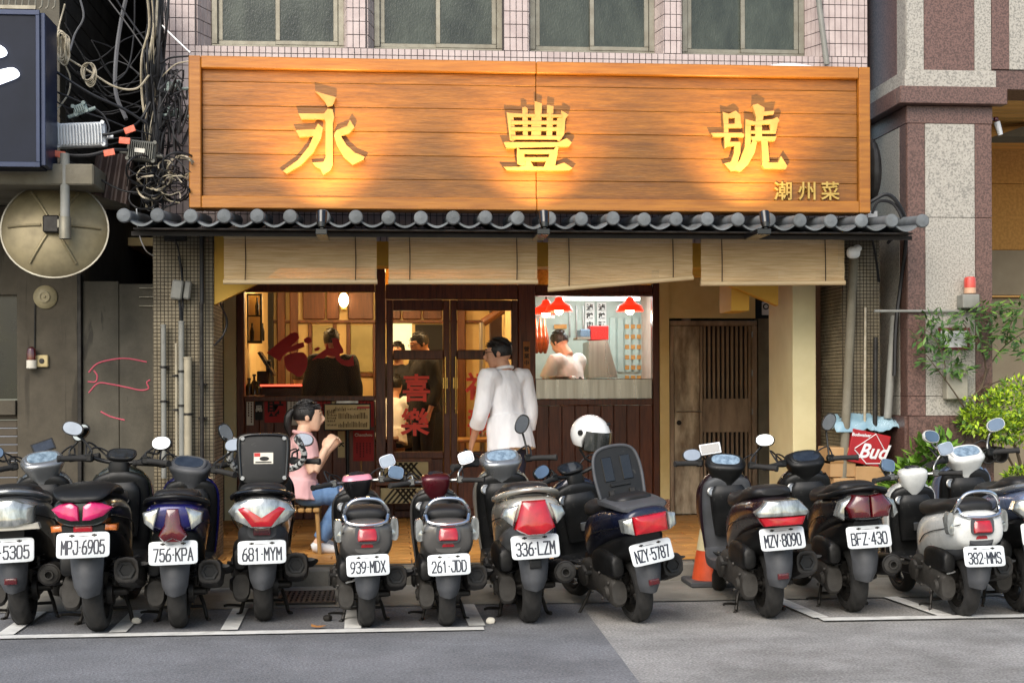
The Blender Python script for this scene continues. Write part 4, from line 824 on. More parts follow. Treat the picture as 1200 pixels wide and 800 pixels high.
# ornamental grille above the sign box
mb = MB(); A, B = P(0, 8, 9.9), P(42, -8, 9.9)
for i in range(9): mb.tube([(A.x+i*.045, 9.9, A.z-.01), (A.x+i*.045+.02, 9.9, (A.z+B.z)/2), (A.x+i*.045, 9.9, B.z+.3)], .006, 6)
mb.bb(A.x-.3, B.x, 9.89, 9.91, A.z-.015, A.z+.01); obj('window_grille', mb, m_alum, lb)
al = thing('alley', (L(130).x, 14, 0), 'dark alley under an added roof between the two buildings', 'alley', kind='structure')
lpart('back_wall', m_ink, (xw-.1, XBL+.3, 17, 17.1, .1, 6.2), parent=al, ch=0); lpart('roof', m_fascia, (xw-.6, XBL+.9, YL+.45, 17.1, 6.2, 6.3), parent=al, ch=0)  # unseen roof added to block the sky; black wall paints the dark depth
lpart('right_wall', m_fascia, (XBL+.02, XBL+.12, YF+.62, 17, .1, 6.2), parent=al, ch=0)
# hoarding that closes the alley at street level
zt = PZ(130, 329, YL); hb = thing('hoarding', (L(138).x, YL, .14), 'grey metal hoarding with pink paint scrawls closing the alley', 'hoarding')
for a, b in ((96, 138.5), (139, 180)): lpart('sheet', m_sheet, (L(a).x, L(b).x, YL+.03, YL+.06, .15, zt-.02*(a > 100)), parent=hb, ch=.004)
lpart('post', m_dmetal, (L(95.5).x-.03, L(95.5).x, YL-.005, YL+.1, .15, zt+.05), parent=hb)
m_pink = mat('pink_spray_paint', '#c9576a', .7)
for k, pts in enumerate(([(104, 436), (114, 426), (132, 421), (150, 420), (172, 424)], [(103, 447), (112, 447), (114, 440), (110, 434)], [(104, 460), (115, 449), (130, 450), (150, 454), (165, 457), (174, 455), (172, 448), (176, 445)], [(118, 482), (130, 488), (146, 492)])):
    mb = MB(); mb.tube([P(x, y, YL+.029) for x, y in pts], .006, 6, 6); obj('scrawl', mb, m_pink, hb)
for k in (337, 347.5, 358): lpart('rung', m_alum, (L(163).x, L(180).x, YL+.01, YL+.029, PZ(170, k+1, YL), PZ(170, k-.5, YL)), parent=hb, ch=.002)
# bell, alarm lamp, switch box on the left wall
p = P(53, 348, YL-.01); be = thing('alarm_bell', (p.x, YL-.01, p.z-.1), 'round beige alarm bell on the grey wall under the dish', 'bell')
mb = MB(); mb.lathe([(.088, 0), (.088, .012), (.07, .03), (.045, .036), (.042, .05), (.03, .05), (.028, .042), (.012, .042), (.01, .052), (.0001, .054)], 32, Matrix.Translation((p.x, YL, p.z)) @ Matrix.Rotation(radians(90), 4, 'X')); obj('gong', mb, mat('beige_enamel', '#a39877', .5, col2='#8b8163', dirt=.4), be)
mb = MB(); mb.tube([(p.x-.075, YL-.006, p.z-.05), (p.x-.08, YL-.006, p.z-.4), (p.x-.085, YL-.006, p.z-.41)], .006, 6, smooth=False); obj('conduit', mb, m_dmetal, be)
p = P(37, 421, YL-.05); be = thing('alarm_lamp', (p.x, p.y, p.z-.08), 'red domed alarm lamp on a white base on the grey wall', 'alarm lamp')
mb = MB(); mb.lathe([(.035, 0), (.036, .05), (.03, .085), (.012, .1), (.0001, .102)], 20, Matrix.Translation((p.x, YL-.05, p.z-.005))); obj('dome', mb, m_dredlens, be)
mb = MB(); mb.lathe([(.03, -.065), (.037, -.06), (.037, -.001), (.0001, 0)], 20, Matrix.Translation((p.x, YL-.05, p.z-.005))); mb.bb(p.x-.02, p.x+.02, YL-.04, YL-.001, p.z-.06, p.z-.03); obj('base', mb, m_whitepaper, be)
p = P(50, 423, YL); be = thing('switch_box', (p.x, YL, p.z-.05), 'small square cream switch box beside the alarm lamp', 'switch'); mb = MB(); mb.bb(p.x-.045, p.x+.045, YL-.03, YL-.001, p.z-.045, p.z+.045, .006); obj('box', mb, m_creampaper, be); mb = MB(); mb.cyl((p.x, YL-.03, p.z), (p.x, YL-.036, p.z), .02, .018, 16); obj('button', mb, m_dmetal, be)
# ------------------------------------------------------------------ blue-black light box sign
YSg = 9.35; A, B = P(0, 195, YSg), P(46, 13, YSg)
m_navy = mat('navy_sheet_metal', '#141b2b', .5, .0, col2='#101622', vs=2, spec=.2)
lx = thing('lightbox_sign', (A.x, YSg, A.z), 'dark navy light box sign with white glowing strokes at the picture edge', 'shop sign')
mb = MB(); mb.bb(A.x-1.6, B.x, YSg, YSg+.35, A.z, B.z, .006); obj('box', mb, m_navy, lx)
mb = MB(); 
for x0, x1, z0, z1 in ((A.x-1.6, B.x+.004, A.z-.004, A.z+.03), (A.x-1.6, B.x+.004, B.z-.03, B.z+.004), (B.x-.022, B.x+.004, A.z+.03, B.z-.03)): mb.bb(x0, x1, YSg-.012, YSg-.001, z0, z1, .003)
mb.bb(B.x+.001, B.x+.035, YSg+.01, YSg+.34, A.z+.01, B.z-.01, .004); obj('frame', mb, mat('navy_edge', '#2a3550', .35, .3), lx)
m_glow = mat('white_sign_glow', '#f4f7ff', .4, emit='#eef3ff', es=2.2)
for pl_ in ([(-40, 60), (-10, 52), (3, 55), (8, 62), (2, 67), (-20, 70), (-40, 72)], [(-45, 92), (-18, 90), (2, 82), (16, 80), (22, 85), (21, 90), (10, 95), (-12, 102), (-45, 106)]):
    q = [P(x, y, YSg-.013) for x, y in pl_]; q2 = [(v.x, v.z) for v in crom([V3((v.x, 0, v.z)) for v in q], 4, True)]; mb = MB(); mb.prism(q2, lambda a, b, d: V3((a, d, b)), YSg-.022, YSg-.002); obj('glowing_stroke', mb, m_glow, lx)
# ------------------------------------------------------------------ satellite dish (seen from behind)
YD2 = 9.75; c = P(64, 268, YD2); ds = thing('satellite_dish', (c.x, YD2, c.z-.35), 'round tarnished satellite dish seen from the back on a steel pole', 'satellite dish')
m_dish = mat('tarnished_dish', '#857a5c', .5, .35, col2='#6a614a', vs=3, dirt=.45, dirtcol='#4c452c', ds=3)
MD = Matrix.Translation(c) @ Matrix.Rotation(radians(6), 4, 'Z') @ Matrix.Rotation(radians(90-14), 4, 'X') @ Matrix.Rotation(radians(0), 4, 'Z')
prof = [(.0001, .07), (.06, .069), (.15, .058), (.24, .036), (.31, .008), (.345, -.014), (.352, -.02), (.352, -.026), (.345, -.026), (.3, -.004), (.2, .035), (.1, .055), (.0001, .06)]
MD2 = MD @ Matrix.Scale(1.02, 4, AX)
mb = MB(); mb.lathe(prof, 48, MD2); obj('reflector', mb, m_dish, ds)
mb = MB(); mb.lathe([(.348, -.03), (.358, -.028), (.358, -.012), (.348, -.012)], 48, MD2, True); obj('rim', mb, m_alum, ds)
for k in range(6):
    a = 2*pi*k/6+.0; pts = [MD2 @ V3((cos(a)*r, sin(a)*r, h)) for r, h in ((.08, .069), (.16, .0585), (.24, .038), (.3, .015))]; mb = MB(); mb.tube(pts, .011, 8, 3); obj('rib', mb, m_dish, ds)
b_ = MD2 @ V3((0, 0, .08)); mb = MB(); mb.bb(b_.x-.06, b_.x+.05, b_.y-.05, b_.y+.01, b_.z-.06, b_.z+.06, .01); obj('mount', mb, m_dmetal, ds)
pt, pb_ = P(76, 180, YD2-.17), P(78, 280, YD2-.17); mb = MB(); mb.cyl((pt.x, pt.y, pb_.z), pt, .032, .032, 16); obj('pole', mb, m_pvc, ds); mb = MB(); mb.cyl((pt.x, pt.y, pb_.z), (pt.x, pt.y, pb_.z+.15), .041, .041, 16); mb.bb(pt.x-.06, pt.x+.03, pt.y+.02, b_.y-.04, b_.z-.03, b_.z+.03, .004); obj('clamp', mb, m_alum, ds)
# ------------------------------------------------------------------ finned amplifier boxes and small boxes among the cables
def finbox(nm, cpx, cpy, W, H, D, Y, tilt, n, m_, lab):
    c = P(cpx, cpy, Y); R = Matrix.Rotation(radians(-tilt), 4, 'Y'); T = Matrix.Translation(c) @ R; t = thing(nm, c-AZ*H/2, lab, 'junction box')
    mb = MB(T); mb.bb(-W/2, W/2, .015, D, -H/2, H/2, .008); obj('case', mb, m_, t)
    f0 = None
    for i in range(n):
        x = -W/2+.02+i*(W-.04)/(n-1); mb = MB(T); mb.bb(x-.004, x+.004, -.012, .0145, -H/2+.012, H/2-.012, .002); obj('fin', mb, m_, t)
    mb = MB(T)
    for sx in (-1, 1):
        for sz in (-1, 1): mb.cyl((sx*(W/2-.012), .0, sz*(H/2-.006)), (sx*(W/2-.012), .03, sz*(H/2-.006)), .014, .014, 10)
        mb.cyl((sx*W/2, .05, -.02), (sx*(W/2+.05), .05, -.02), .013, .013, 10)
    obj('lugs', mb, m_, t, kind='stuff'); return t, T
finbox('amplifier_box', 94, 157, .33, .165, .1, 9.7, 3, 15, mat('pale_cast_aluminium', '#d3d6d8', .4, .1, col2='#c2c6c9'), 'large pale finned amplifier box hung above the dish')
t, T = finbox('amplifier_box', 165, 176, .2, .14, .1, 9.7, -6, 12, mat('grey_cast_aluminium', '#66665f', .5, .3, col2='#575751'), 'smaller dark grey finned amplifier box among the cables'); mb = MB(T); mb.bb(-.04, .03, -.018, -.0125, -.02, .01); obj('sticker', mb, m_whitepaper, t)
finbox('splitter_box', 93, 127, .1, .07, .05, 9.75, 20, 5, mat('pale_green_box', '#8b9a96', .5), 'small tilted pale green splitter box above the big amplifier')
finbox('splitter_box', 203, 100, .1, .06, .05, 9.95, 5, 5, mat('pale_green_box', ''), 'upper splitter box beside the timber sign'); finbox('splitter_box', 204, 131, .1, .06, .05, 9.95, -3, 5, mat('pale_green_box', ''), 'lower splitter box beside the timber sign')
m_orange_tag = mat('orange_cable_tag', '#cf5a3a', .6, col2='#d97c66', vs=20)
for k, (x, y, lab) in enumerate(((70, 181, 'orange tag on the cable below the big amplifier'), (128, 179, 'orange tag left of the smaller amplifier'), (152, 152, 'orange tag on the cable above the smaller amplifier'), (146, 165, 'dark orange tag just above the smaller amplifier'))):
    c = P(x, y, 9.62); mb = MB(); mb.box(c, (.075, .012, .045), Matrix.Rotation(random.uniform(-.5, .5), 3, 'Y'), .003); obj('cable_tag', mb, m_orange_tag, None, lab, 'cable tag', 'orange tags on the cables')
# brown corrugated scrap behind the dish
c0, c1 = P(112, 178, 10.1), P(150, 236, 10.1); cs = thing('corrugated_scrap', ((c0.x+c1.x)/2, 10.1, c1.z), 'leaning scrap of brown corrugated sheet beside the dish', 'metal sheet')
rows = []
for j in range(2):
    p0, p1 = (P(113, 182, 10.0), P(158, 178, 10.0)) if j == 0 else (P(103, 226, 9.9), P(150, 240, 9.9)); rows.append([p0.lerp(p1, i/24)+V3((0, .022*sin(i*pi/3), 0)) for i in range(25)])
mb = MB(); mb.loft([rows[0]+[p+V3((0, .006, 0)) for p in rows[0][::-1]], rows[1]+[p+V3((0, .006, 0)) for p in rows[1][::-1]]]); obj('sheet', mb, mat('brown_corrugated', '#4e3d36', .7, col2='#3b2e29', vs=5, dirt=.4), cs, fix=True)
# ------------------------------------------------------------------ cables
def cable(pts, r, m_, lab, sagk=0):
    mb = MB(); mb.tube(pts, r, 6, 5); return obj('cable', mb, m_, None, lab, 'cable', 'cables strung across the alley')
def PP(l): return [P(x, y, Y) for x, y, Y in l]
cabs = [([(57, 52, 9.9), (70, 62, 9.9), (85, 72, 9.95), (105, 84, 9.95), (135, 102, 9.95), (160, 104, 9.95), (175, 88, 9.95)], .008, m_cablew, 'pale looping cable sagging from the alley wall to the pillar'),
 ([(57, 78, 9.8), (80, 94, 9.8), (110, 112, 9.8), (145, 128, 9.85), (172, 145, 9.9)], .011, m_cable, 'thick black cable running down from the navy sign to the pillar'),
 ([(57, 104, 9.8), (90, 118, 9.8), (118, 132, 9.8), (128, 150, 9.75), (124, 160, 9.7)], .007, m_cable, 'black cable dropping from the navy sign to the finned boxes'),
 ([(57, 112, 9.8), (75, 125, 9.8), (88, 128, 9.75)], .006, m_cable, 'short black cable into the small splitter box'),
 ([(100, 132, 9.75), (125, 140, 9.8), (150, 150, 9.85), (178, 158, 9.9)], .006, m_cable, 'black cable leaving the small splitter box to the right'),
 ([(118, 158, 9.7), (130, 157, 9.7), (152, 150, 9.75), (165, 140, 9.9), (176, 120, 9.95)], .01, m_cable, 'black cable from the big amplifier up to the pillar'),
 ([(57, 178, 9.65), (80, 182, 9.62), (105, 182, 9.62), (130, 176, 9.65), (150, 176, 9.7)], .012, m_cable, 'thick black cable with tags joining the two amplifiers'),
 ([(57, 196, 9.7), (80, 190, 9.7), (100, 200, 9.8), (140, 222, 9.8), (170, 226, 9.8)], .007, m_cable, 'black cable sagging behind the dish pole'),
 ([(66, 130, 9.75), (80, 110, 9.9), (82, 90, 9.95), (74, 70, 9.95), (68, 40, 9.95), (76, 5, 10.0)], .006, m_cablew, 'pale cable climbing the alley wall'),
 ([(92, -8, 10.2), (98, 20, 10.2), (88, 40, 10.2), (82, 60, 10.1)], .008, mat('grey_cable', '#5b5b5d', .6), 'grey cable hanging in a bow at the top of the alley'),
 ([(150, -10, 10.3), (142, 25, 10.3), (136, 70, 10.2), (136, 110, 10.1), (148, 140, 10)], .016, mat('grey_cable', '#5b5b5d', .6), 'thick grey cable hanging in the dark alley'),
 ([(130, -10, 10.2), (150, 20, 10.2), (172, 50, 10.1)], .007, m_cable, 'upper black cable slanting to the pillar top'), ([(118, -12, 10.2), (150, 30, 10.1), (176, 68, 10.05)], .007, m_cable, 'lower black cable slanting to the pillar top'),
 ([(158, -10, 10.2), (157, 40, 10.2), (150, 80, 10.1), (134, 98, 10.05)], .006, m_cable, 'black cable looping down the middle of the alley'),
 ([(190, 30, 9.95), (205, 45, 9.9), (223, 62, 9.85)], .006, m_white, 'thin white cable slanting to the corner of the timber sign'),
 ([(188, 75, 9.95), (200, 68, 9.9), (221, 66, 9.85)], .007, m_cable, 'black cable curving to the top corner of the timber sign'),
 ([(190, 90, 9.95), (205, 76, 9.9), (221, 72, 9.85)], .005, m_cablew, 'pale cable curving to the sign corner'),
 ([(160, 245, 9.7), (162, 270, 9.8), (170, 292, 9.9), (180, 300, 10.1)], .004, m_white, 'thin white wire dangling under the end of the eave'),
 ([(172, 238, 9.8), (182, 195, 9.9), (186, 150, 9.95), (190, 100, 10), (186, 40, 10.0), (190, -10, 10)], .02, m_cable, 'thickest black cable climbing the pillar'),
 ([(258, 355, 10.2), (266, 375, 10.3), (262, 392, 10.3), (251, 405, 10.25)], .008, m_cable, 'short black cable hanging below the yellow gusset'),
 ([(1040, 285, 9.9), (1058, 265, 9.8), (1048, 240, 9.8), (1030, 236, 9.8), (1022, 250, 9.8)], .012, m_cable, 'thick black cable loop at the right end of the eave'), ([(1018, 238, 9.8), (1040, 228, 9.8), (1056, 245, 9.8), (1062, 275, 9.9), (1056, 330, 10.1), (1050, 380, 10.1), (1048, 440, 10.1)], .015, m_cable, 'black cable running down beside the granite column'),
 ([(1030, 330, 10.2), (1026, 300, 10.1), (1020, 272, 10)], .01, m_cable, 'short black cable at the top of the right pillar'),
 ([(1063, 280, 10.05), (1064, 300, 10.05), (1068, 312, 10.05), (1085, 308, 10.05)], .005, m_cablew, 'thin pale wire on the granite column')]
for pts, r, m_, lab in cabs: cable(PP(pts), r, m_, lab)
rnd = random.Random(3)
names = ['black', 'black', 'black', 'pale', 'grey']
bund = MB(); bundw = MB()
for i in range(26):          # bundle climbing the pillar edge and the tangle beside the sign: too dense to count
    x0 = rnd.uniform(170, 192); pts = []
    for j in range(7): pts.append(P(x0+rnd.uniform(-7, 7)+(3 if j < 2 else 0), -15+j*43+rnd.uniform(-8, 8), rnd.uniform(9.9, 10.22)))
    (bundw if i % 6 == 0 else bund).tube(pts, rnd.choice([.004, .006, .009, .011]), 6, 4)
for i in range(24):
    x0, y0 = rnd.uniform(190, 216), rnd.uniform(90, 190); pts = [P(x0+rnd.uniform(-16, 12), y0+rnd.uniform(-26, 26), rnd.uniform(9.8, 10.1)) for _ in range(5)]; bund.tube(pts, rnd.choice([.004, .006, .008]), 6, 5)
for i in range(34):          # loops piled on the end of the eave
    cx, cy, rr = rnd.uniform(164, 214), rnd.uniform(192, 236), rnd.uniform(9, 24); a0 = rnd.uniform(0, 6); pts = []
    for j in range(7): a = a0+j*.9; pts.append(P(cx+cos(a)*rr*rnd.uniform(.8, 1.2), min(cy+sin(a)*rr*.8, 247), rnd.uniform(9.62, 9.95)))
    (bundw if i % 4 == 0 else bund).tube(pts, rnd.choice([.004, .005, .007]), 6, 5)
obj('cable_tangle', bund, m_cable, None, 'dense tangle of black cables climbing the pillar beside the timber sign', 'cables', kind='stuff')
obj('cable_tangle', bundw, m_cablew, None, 'pale loops of cable lying in the tangle on the eave end', 'cables', kind='stuff')
bk = MB()
for i in range(14):
    x0 = rnd.uniform(62, 120); y0 = rnd.uniform(0, 160); bk.tube([P(x0, y0, 10.4), P(x0+30, y0+rnd.uniform(10, 50), 10.5), P(x0+70, y0+rnd.uniform(-10, 60), 10.45), P(182, y0+rnd.uniform(-20, 50), 10.3)], .006, 6, 4)
obj('cable_tangle', bk, m_cable, None, 'thin dark cables crossing the alley behind the others', 'cables', kind='stuff')
coil = MB()
for i in range(7):
    pts = []; o_ = rnd.uniform(-3, 3)
    for j in range(8): a = j*2*pi/8; pts.append(P(72+o_+cos(a)*6+sin(a)*3+4*(j > 3), 52+i*1.5+sin(a)*16, 9.85+rnd.uniform(-.03, .03)))
    coil.tube(pts, .006, 6, 4, True)
for i in range(5):
    pts = []
    for j in range(8): a = j*2*pi/8; pts.append(P(102+i+cos(a)*7, 84+i+sin(a)*(10+i), 9.85+rnd.uniform(-.03, .03)))
    coil.tube(pts, .005, 6, 4, True)
obj('cable_coil', coil, m_cablew, None, 'bundled coil of beige cable tied to the alley wall', 'cable coil')
# ------------------------------------------------------------------ drain pipes and boxes on the left pillar
YP = YF-.12
for k, (x, y0, y1, r, m_, lab) in enumerate(((191.5, 382, 560, .019, m_pvc, 'leftmost grey pipe on the mosaic pillar'), (212.5, 378, 600, .021, m_pvc, 'tall grey pipe rising to the lamp box on the mosaic pillar'), (206.5, 404, 600, .01, mat('beige_pvc_pipe', '#a59c86', .5, dirt=.3), 'thin beige pipe strapped to the tall grey pipe'), (220, 420, 600, .029, mat('beige_pvc_pipe', ''), 'fat beige pipe on the mosaic pillar'), (236, 356, 600, .016, m_dmetal, 'dark pipe near the right edge of the mosaic pillar'), (236.5, 275, 355, .018, m_cable, 'black hose running down to the dark pipe on the pillar'))):
    a = P(x, y0, YP); mb = MB(); zb_ = max(PZ(x, y1, YP), .15); mb.cyl((a.x, YP, zb_), a, r, r, 14); mb.cyl(a-AZ*.002, a+AZ*.012, r*1.12, r*1.12, 14)
    t = obj('drain_pipe', mb, m_, None, lab, 'pipe', 'pipes on the mosaic pillar')
    for yy in (430, 470):
        if y0 < yy-20 and y1 > yy: mb = MB(); z_ = PZ(x, yy+k*5, YP); mb.cyl((a.x, YP, z_-.008), (a.x, YP, z_+.008), r+.004, r+.004, 14); mb.bb(a.x-.03, a.x+.03, YP+.01, YF-.052, z_-.006, z_+.006); obj('clip', mb, m_dmetal, t)
p = P(210, 340, YP); fx = thing('lamp_box', (p.x, YP, p.z-.12), 'broken grey lamp box hanging on the mosaic pillar', 'lamp box')
mb = MB(Matrix.Translation(p) @ Matrix.Rotation(radians(8), 4, 'Y')); mb.bb(-.05, .03, -.05, .03, -.07, .07, .01); mb.bb(.035, .085, -.03, .04, -.06, .075, .01); obj('case', mb, m_pvc, fx)
mb = MB(); mb.tube([p+V3((0, 0, -.07)), p+V3((.01, -.01, -.16)), p+V3((.02, 0, -.24)), p+V3((.02, .02, .1)), p+V3((-.01, .04, .25))], .01, 6); obj('wire', mb, m_cable, fx)
p = P(205, 280, YP); mb = MB(); mb.tube([p, p+V3((.03, 0, -.1)), p+V3((.05, 0, -.3)), p+V3((.06, 0, -.42))], .007, 6); obj('cable', mb, m_cable, None, 'thin black cable hanging on the upper mosaic pillar', 'cable', 'cables strung across the alley')
mb = MB(); a, b = P(192, 282, YP), P(218, 262, YP); mb.bb(a.x, b.x, YP, YP+.06, a.z, b.z, .006); obj('meter_box', mb, m_dmetal, None, 'dark meter box at the top of the mosaic pillar under the eave', 'meter box')
# right pillar pipes
YR = YF-.13
for k, (xa, ya_, xb_, yb_, r, m_, lab) in enumerate(((1001, 290, 988, 560, .034, m_conc, 'fat leaning concrete-grey downpipe on the dark right pillar'), (1014, 360, 1013, 560, .01, m_cablew, 'thin pale pipe behind the leaning downpipe'), (1048, 370, 1040, 490, .03, m_pvc, 'grey downpipe in the gap before the granite column'), (1026, 395, 1025, 560, .018, m_dmetal, 'dark narrow pipe in the gap before the granite column'))):
    a, b = P(xa, ya_, YR), P(xb_, yb_, YR); mb = MB(); mb.tube([a, a.lerp(b, .5), b], r, 12, smooth=False); obj('drain_pipe', mb, m_, None, lab, 'pipe', 'pipes by the right pillar')
p = P(1000, 296, 9.9); mb = MB(); mb.ell(p, (.05, .04, .045), N=12, R=8, sq=2.6); mb.ell(p+V3((.03, 0, .03)), (.035, .035, .03), N=10, R=6); obj('plastic_wrap', mb, m_white, None, 'white plastic bag wrapped round the pipe top by the right blind', 'plastic bag')
# ================================================================== RIGHT BUILDING, granite column
m_gb = mat('brown_granite', '#6f544c', .35, col2='#4a3731', vs=75, thr=(.42, .6), objr=.06, dirt=.12, ds=1.2); m_gg = mat('pale_granite', '#aba69c', .4, col2='#7d7a73', vs=75, thr=(.45, .62), objr=.04, dirt=.1, ds=1.2)
YG = 10.0; XG = 1065; gc = thing('granite_building', (PX(1110, YG), YG, .14), 'granite clad corner column of the neighbouring building', 'building')
def gpx(x, Y=YG): return PX(x, Y)
xg0, xg1 = gpx(1064), gpx(1163.5); dpt = (452-1064)/(452-1030.)*YG
mb = MB(); mb.bb(xg0+.012, xg1-.012, YG+.012, dpt+2., .13, 6.2); obj('core', mb, m_dmetal, gc)
zl = [PZ(1110, k, YG) for k in (690, 583, 487, 464, 255, 145)]
zl[0] = .14
def slab(m_, x0, x1, z0, z1, pr=0.): mb = MB(); mb.bb(x0+.0015, x1-.0015, YG-pr, YG+.0115, z0+.0015, z1-.0015, .003); return obj('granite_panel', mb, m_, gc)
def side(m_, y0, y1, z0, z1, pr=0.): mb = MB(); mb.bb(xg0-pr, xg0+.0115, y0+.0015, y1-.0015, z0+.0015, z1-.0015, .003); return obj('granite_panel', mb, m_, gc)
xa, xb_ = gpx(1085), gpx(1143.5); ysd = [YG+.014, YG+.16, dpt+.5, dpt+1.9]
for z0, z1 in zip(zl[2:5], zl[3:6]):
    slab(m_gb, xg0, xa, z0, z1); slab(m_gg if z0 > zl[2]+.01 else m_gg, xa, xb_, z0, z1); slab(m_gb, xb_, xg1, z0, z1); side(m_gb, ysd[0], ysd[1], z0, z1); side(m_gg, ysd[1], ysd[2], z0, z1); side(m_gb, ysd[2], ysd[3], z0, z1)
for z0, z1 in zip(zl[0:2], zl[1:3]):
    slab(m_gb, xg0, gpx(1112), z0, z1, .02); slab(m_gb, gpx(1112), xg1, z0, z1, .02); side(m_gb, YG+.014, ysd[2], z0, z1, .02); side(m_gb, ysd[2], ysd[3], z0, z1, .02)
z0 = zl[5]
for (y0, y1, pr, m_) in ((145, 124, .004, m_gb), (124, 101, .085, m_gb), (101, 82, .025, m_gg)):
    a, b = PZ(1110, y0, YG-pr), PZ(1110, y1, YG-pr); mb = MB(); mb.bb(xg0-pr, xg1+pr, YG-pr, YG+.011, z0, b-.002, .004); obj('granite_moulding', mb, m_, gc); mb = MB(); mb.bb(xg0-pr, xg0+.011, YG+.013, dpt+1.9, z0, b-.002, .004); obj('granite_moulding', mb, m_, gc); z0 = b
for a, b, m_ in ((1064, 1084.5, m_gg), (1084.5, 1143.5, m_gb), (1143.5, 1163.5, m_gg)): slab(m_, gpx(a), gpx(b), z0, 6.2)
side(m_gg, YG+.014, YG+.2, z0, 6.2); side(m_gb, YG+.2, dpt+.4, z0, 6.2); side(m_gb, dpt+.4, dpt+1.9, z0, 6.2)
# beam, soffit and recessed wall to the right
zbm = PZ(1180, 104, YG-.02)
mb = MB(); mb.bb(xg1+.002, xg1+4, YG+.01, YG+.4, zbm, PZ(1180, 82, YG), .003); obj('beam', mb, m_gb, gc)
mb = MB(); mb.bb(xg1+.002, gpx(1184), YG-.003, YG+.4, PZ(1180, 82, YG)+.002, 6.2, .003); obj('granite_panel', mb, m_gb, gc); mb = MB(); mb.bb(gpx(1184)+.002, xg1+4, YG-.003, YG+.4, PZ(1180, 82, YG)+.002, 6.2, .003); obj('granite_panel', mb, m_gg, gc)
m_soff = mat('golden_wood_slats', '#f0b868', .5, col2='#e0a554', vs=4, objr=.1, stretch=(.5, 3, 3)); YR2 = 12.6
for i in range(22):
    y = YG+.45+i*.105; mb = MB(); mb.bb(xg1-.3, xg1+4, y, y+.095, zbm+.01, zbm+.035, .004); obj('soffit_slat', mb, m_soff, gc)
m_ow = mat('ochre_wall', '#cf9a4e', .7, col2='#bb8640', vs=40, thr=(.4, .6)); m_bw_ = mat('beige_wall', '#a4967d', .8, col2='#958770', vs=3, bump=.1)
zA, zB = PZ(1180, 293, YR2), PZ(1180, 215, YR2)
mb = MB(); mb.bb(xg1-.3, xg1+4.2, YR2, YR2+.2, zA, zB-.004, .003); mb.bb(xg1-.3, xg1+4.2, YR2, YR2+.2, zB, zbm+.04, .003); obj('upper_recess_wall', mb, m_ow, gc)
mb = MB(); mb.bb(xg1-.3, xg1+4.2, YR2-.03, YR2+.2, PZ(1180, 346, YR2), zA-.004, .003); obj('middle_recess_wall', mb, m_bw_, gc); mb = MB(); mb.bb(xg1-.3, xg1+4.2, YR2+.02, YR2+.2, .13, PZ(1180, 349, YR2), .003); obj('lower_recess_wall', mb, m_bw_, gc); mb = MB(); mb.bb(xg1-.3, xg1+4.2, YR2-.04, YR2+.2, PZ(1180, 348.5, YR2), PZ(1180, 346.5, YR2), .002); obj('ledge', mb, m_soff, gc)
mb = MB(); q = [P(x, y, 11.2) for x, y in ((1165, 160), (1200, 148), (1260, 148), (1260, 160))]; mb.prism([(v.x, v.z) for v in q], lambda a, b, d: V3((a, d, b)), 11.2, 11.5); obj('ceiling_fitting', mb, m_conc, gc)
p = P(1168, 143, YG+.15); t = thing('security_camera', (p.x, p.y, p.z-.08), 'small white security camera peeping round the granite column', 'camera'); mb = MB(); mb.cyl(p, p+V3((.03, 0, -.1)), .025, .02, 12); obj('body', mb, m_white, t); mb = MB(); mb.ell(p+V3((-.01, 0, .02)), (.025, .025, .02)); mb.bb(p.x-.08, p.x-.01, p.y-.01, p.y+.01, p.z+.01, p.z+.03); obj('mount', mb, m_dredlens, t)
# beacon, conduit, boxes on the column
p = P(1136, 342, YG-.06); be = thing('warning_beacon', (p.x, p.y, p.z-.12), 'red and cream warning beacon on a grey box on the granite column', 'beacon')
mb = MB(); mb.lathe([(.044, .03), (.045, .07), (.041, .105), (.03, .112), (.0001, .114)], 24, Matrix.Translation((p.x, YG-.07, p.z))); obj('dome', mb, mat('faded_red_lens', '#c94a40', .3, col2='#b23c34', coat=.5), be)
mb = MB(); mb.lathe([(.03, -.02), (.045, -.012), (.045, .029), (.0001, .03)], 24, Matrix.Translation((p.x, YG-.07, p.z))); obj('base', mb, mat('faded_orange_base', '#c9a184', .5), be)
mb = MB(); mb.bb(p.x-.075, p.x+.055, YG-.12, YG-.001, p.z-.125, p.z-.021, .006); obj('box', mb, m_pvc, be)
mb = MB(); a, b = P(1023, 367, YG), P(1127, 362, YG); mb.tube([(a.x, YG-.025, a.z+.015), (b.x, YG-.025, a.z+.015), (b.x+.12, YG-.025, a.z+.02), (b.x+.12, YG-.025, a.z+.1)], .011, 10, smooth=False); obj('conduit', mb, m_pvc, None, 'white cable conduit running across the granite column', 'conduit')
A, B = P(1099, 410, YG-.01), P(1136, 384, YG-.01); t = thing('red_framed_sign', ((A.x+B.x)/2, YG-.01, A.z), 'small white sign with a red border half hidden by the leaves', 'sign'); mb = MB(); mb.bb(A.x, B.x, YG-.012, YG-.004, A.z, B.z); obj('plate', mb, m_white, t)
mb = MB()
for b_ in ((A.x, B.x, YG-.016, YG-.0125, A.z, A.z+.02), (A.x, B.x, YG-.016, YG-.0125, B.z-.02, B.z), (A.x, A.x+.02, YG-.016, YG-.0125, A.z+.02, B.z-.02), (B.x-.02, B.x, YG-.016, YG-.0125, A.z+.02, B.z-.02)): mb.bb(*b_)
obj('border', mb, mat('maroon_paint', '#5f1d20', .5), t)
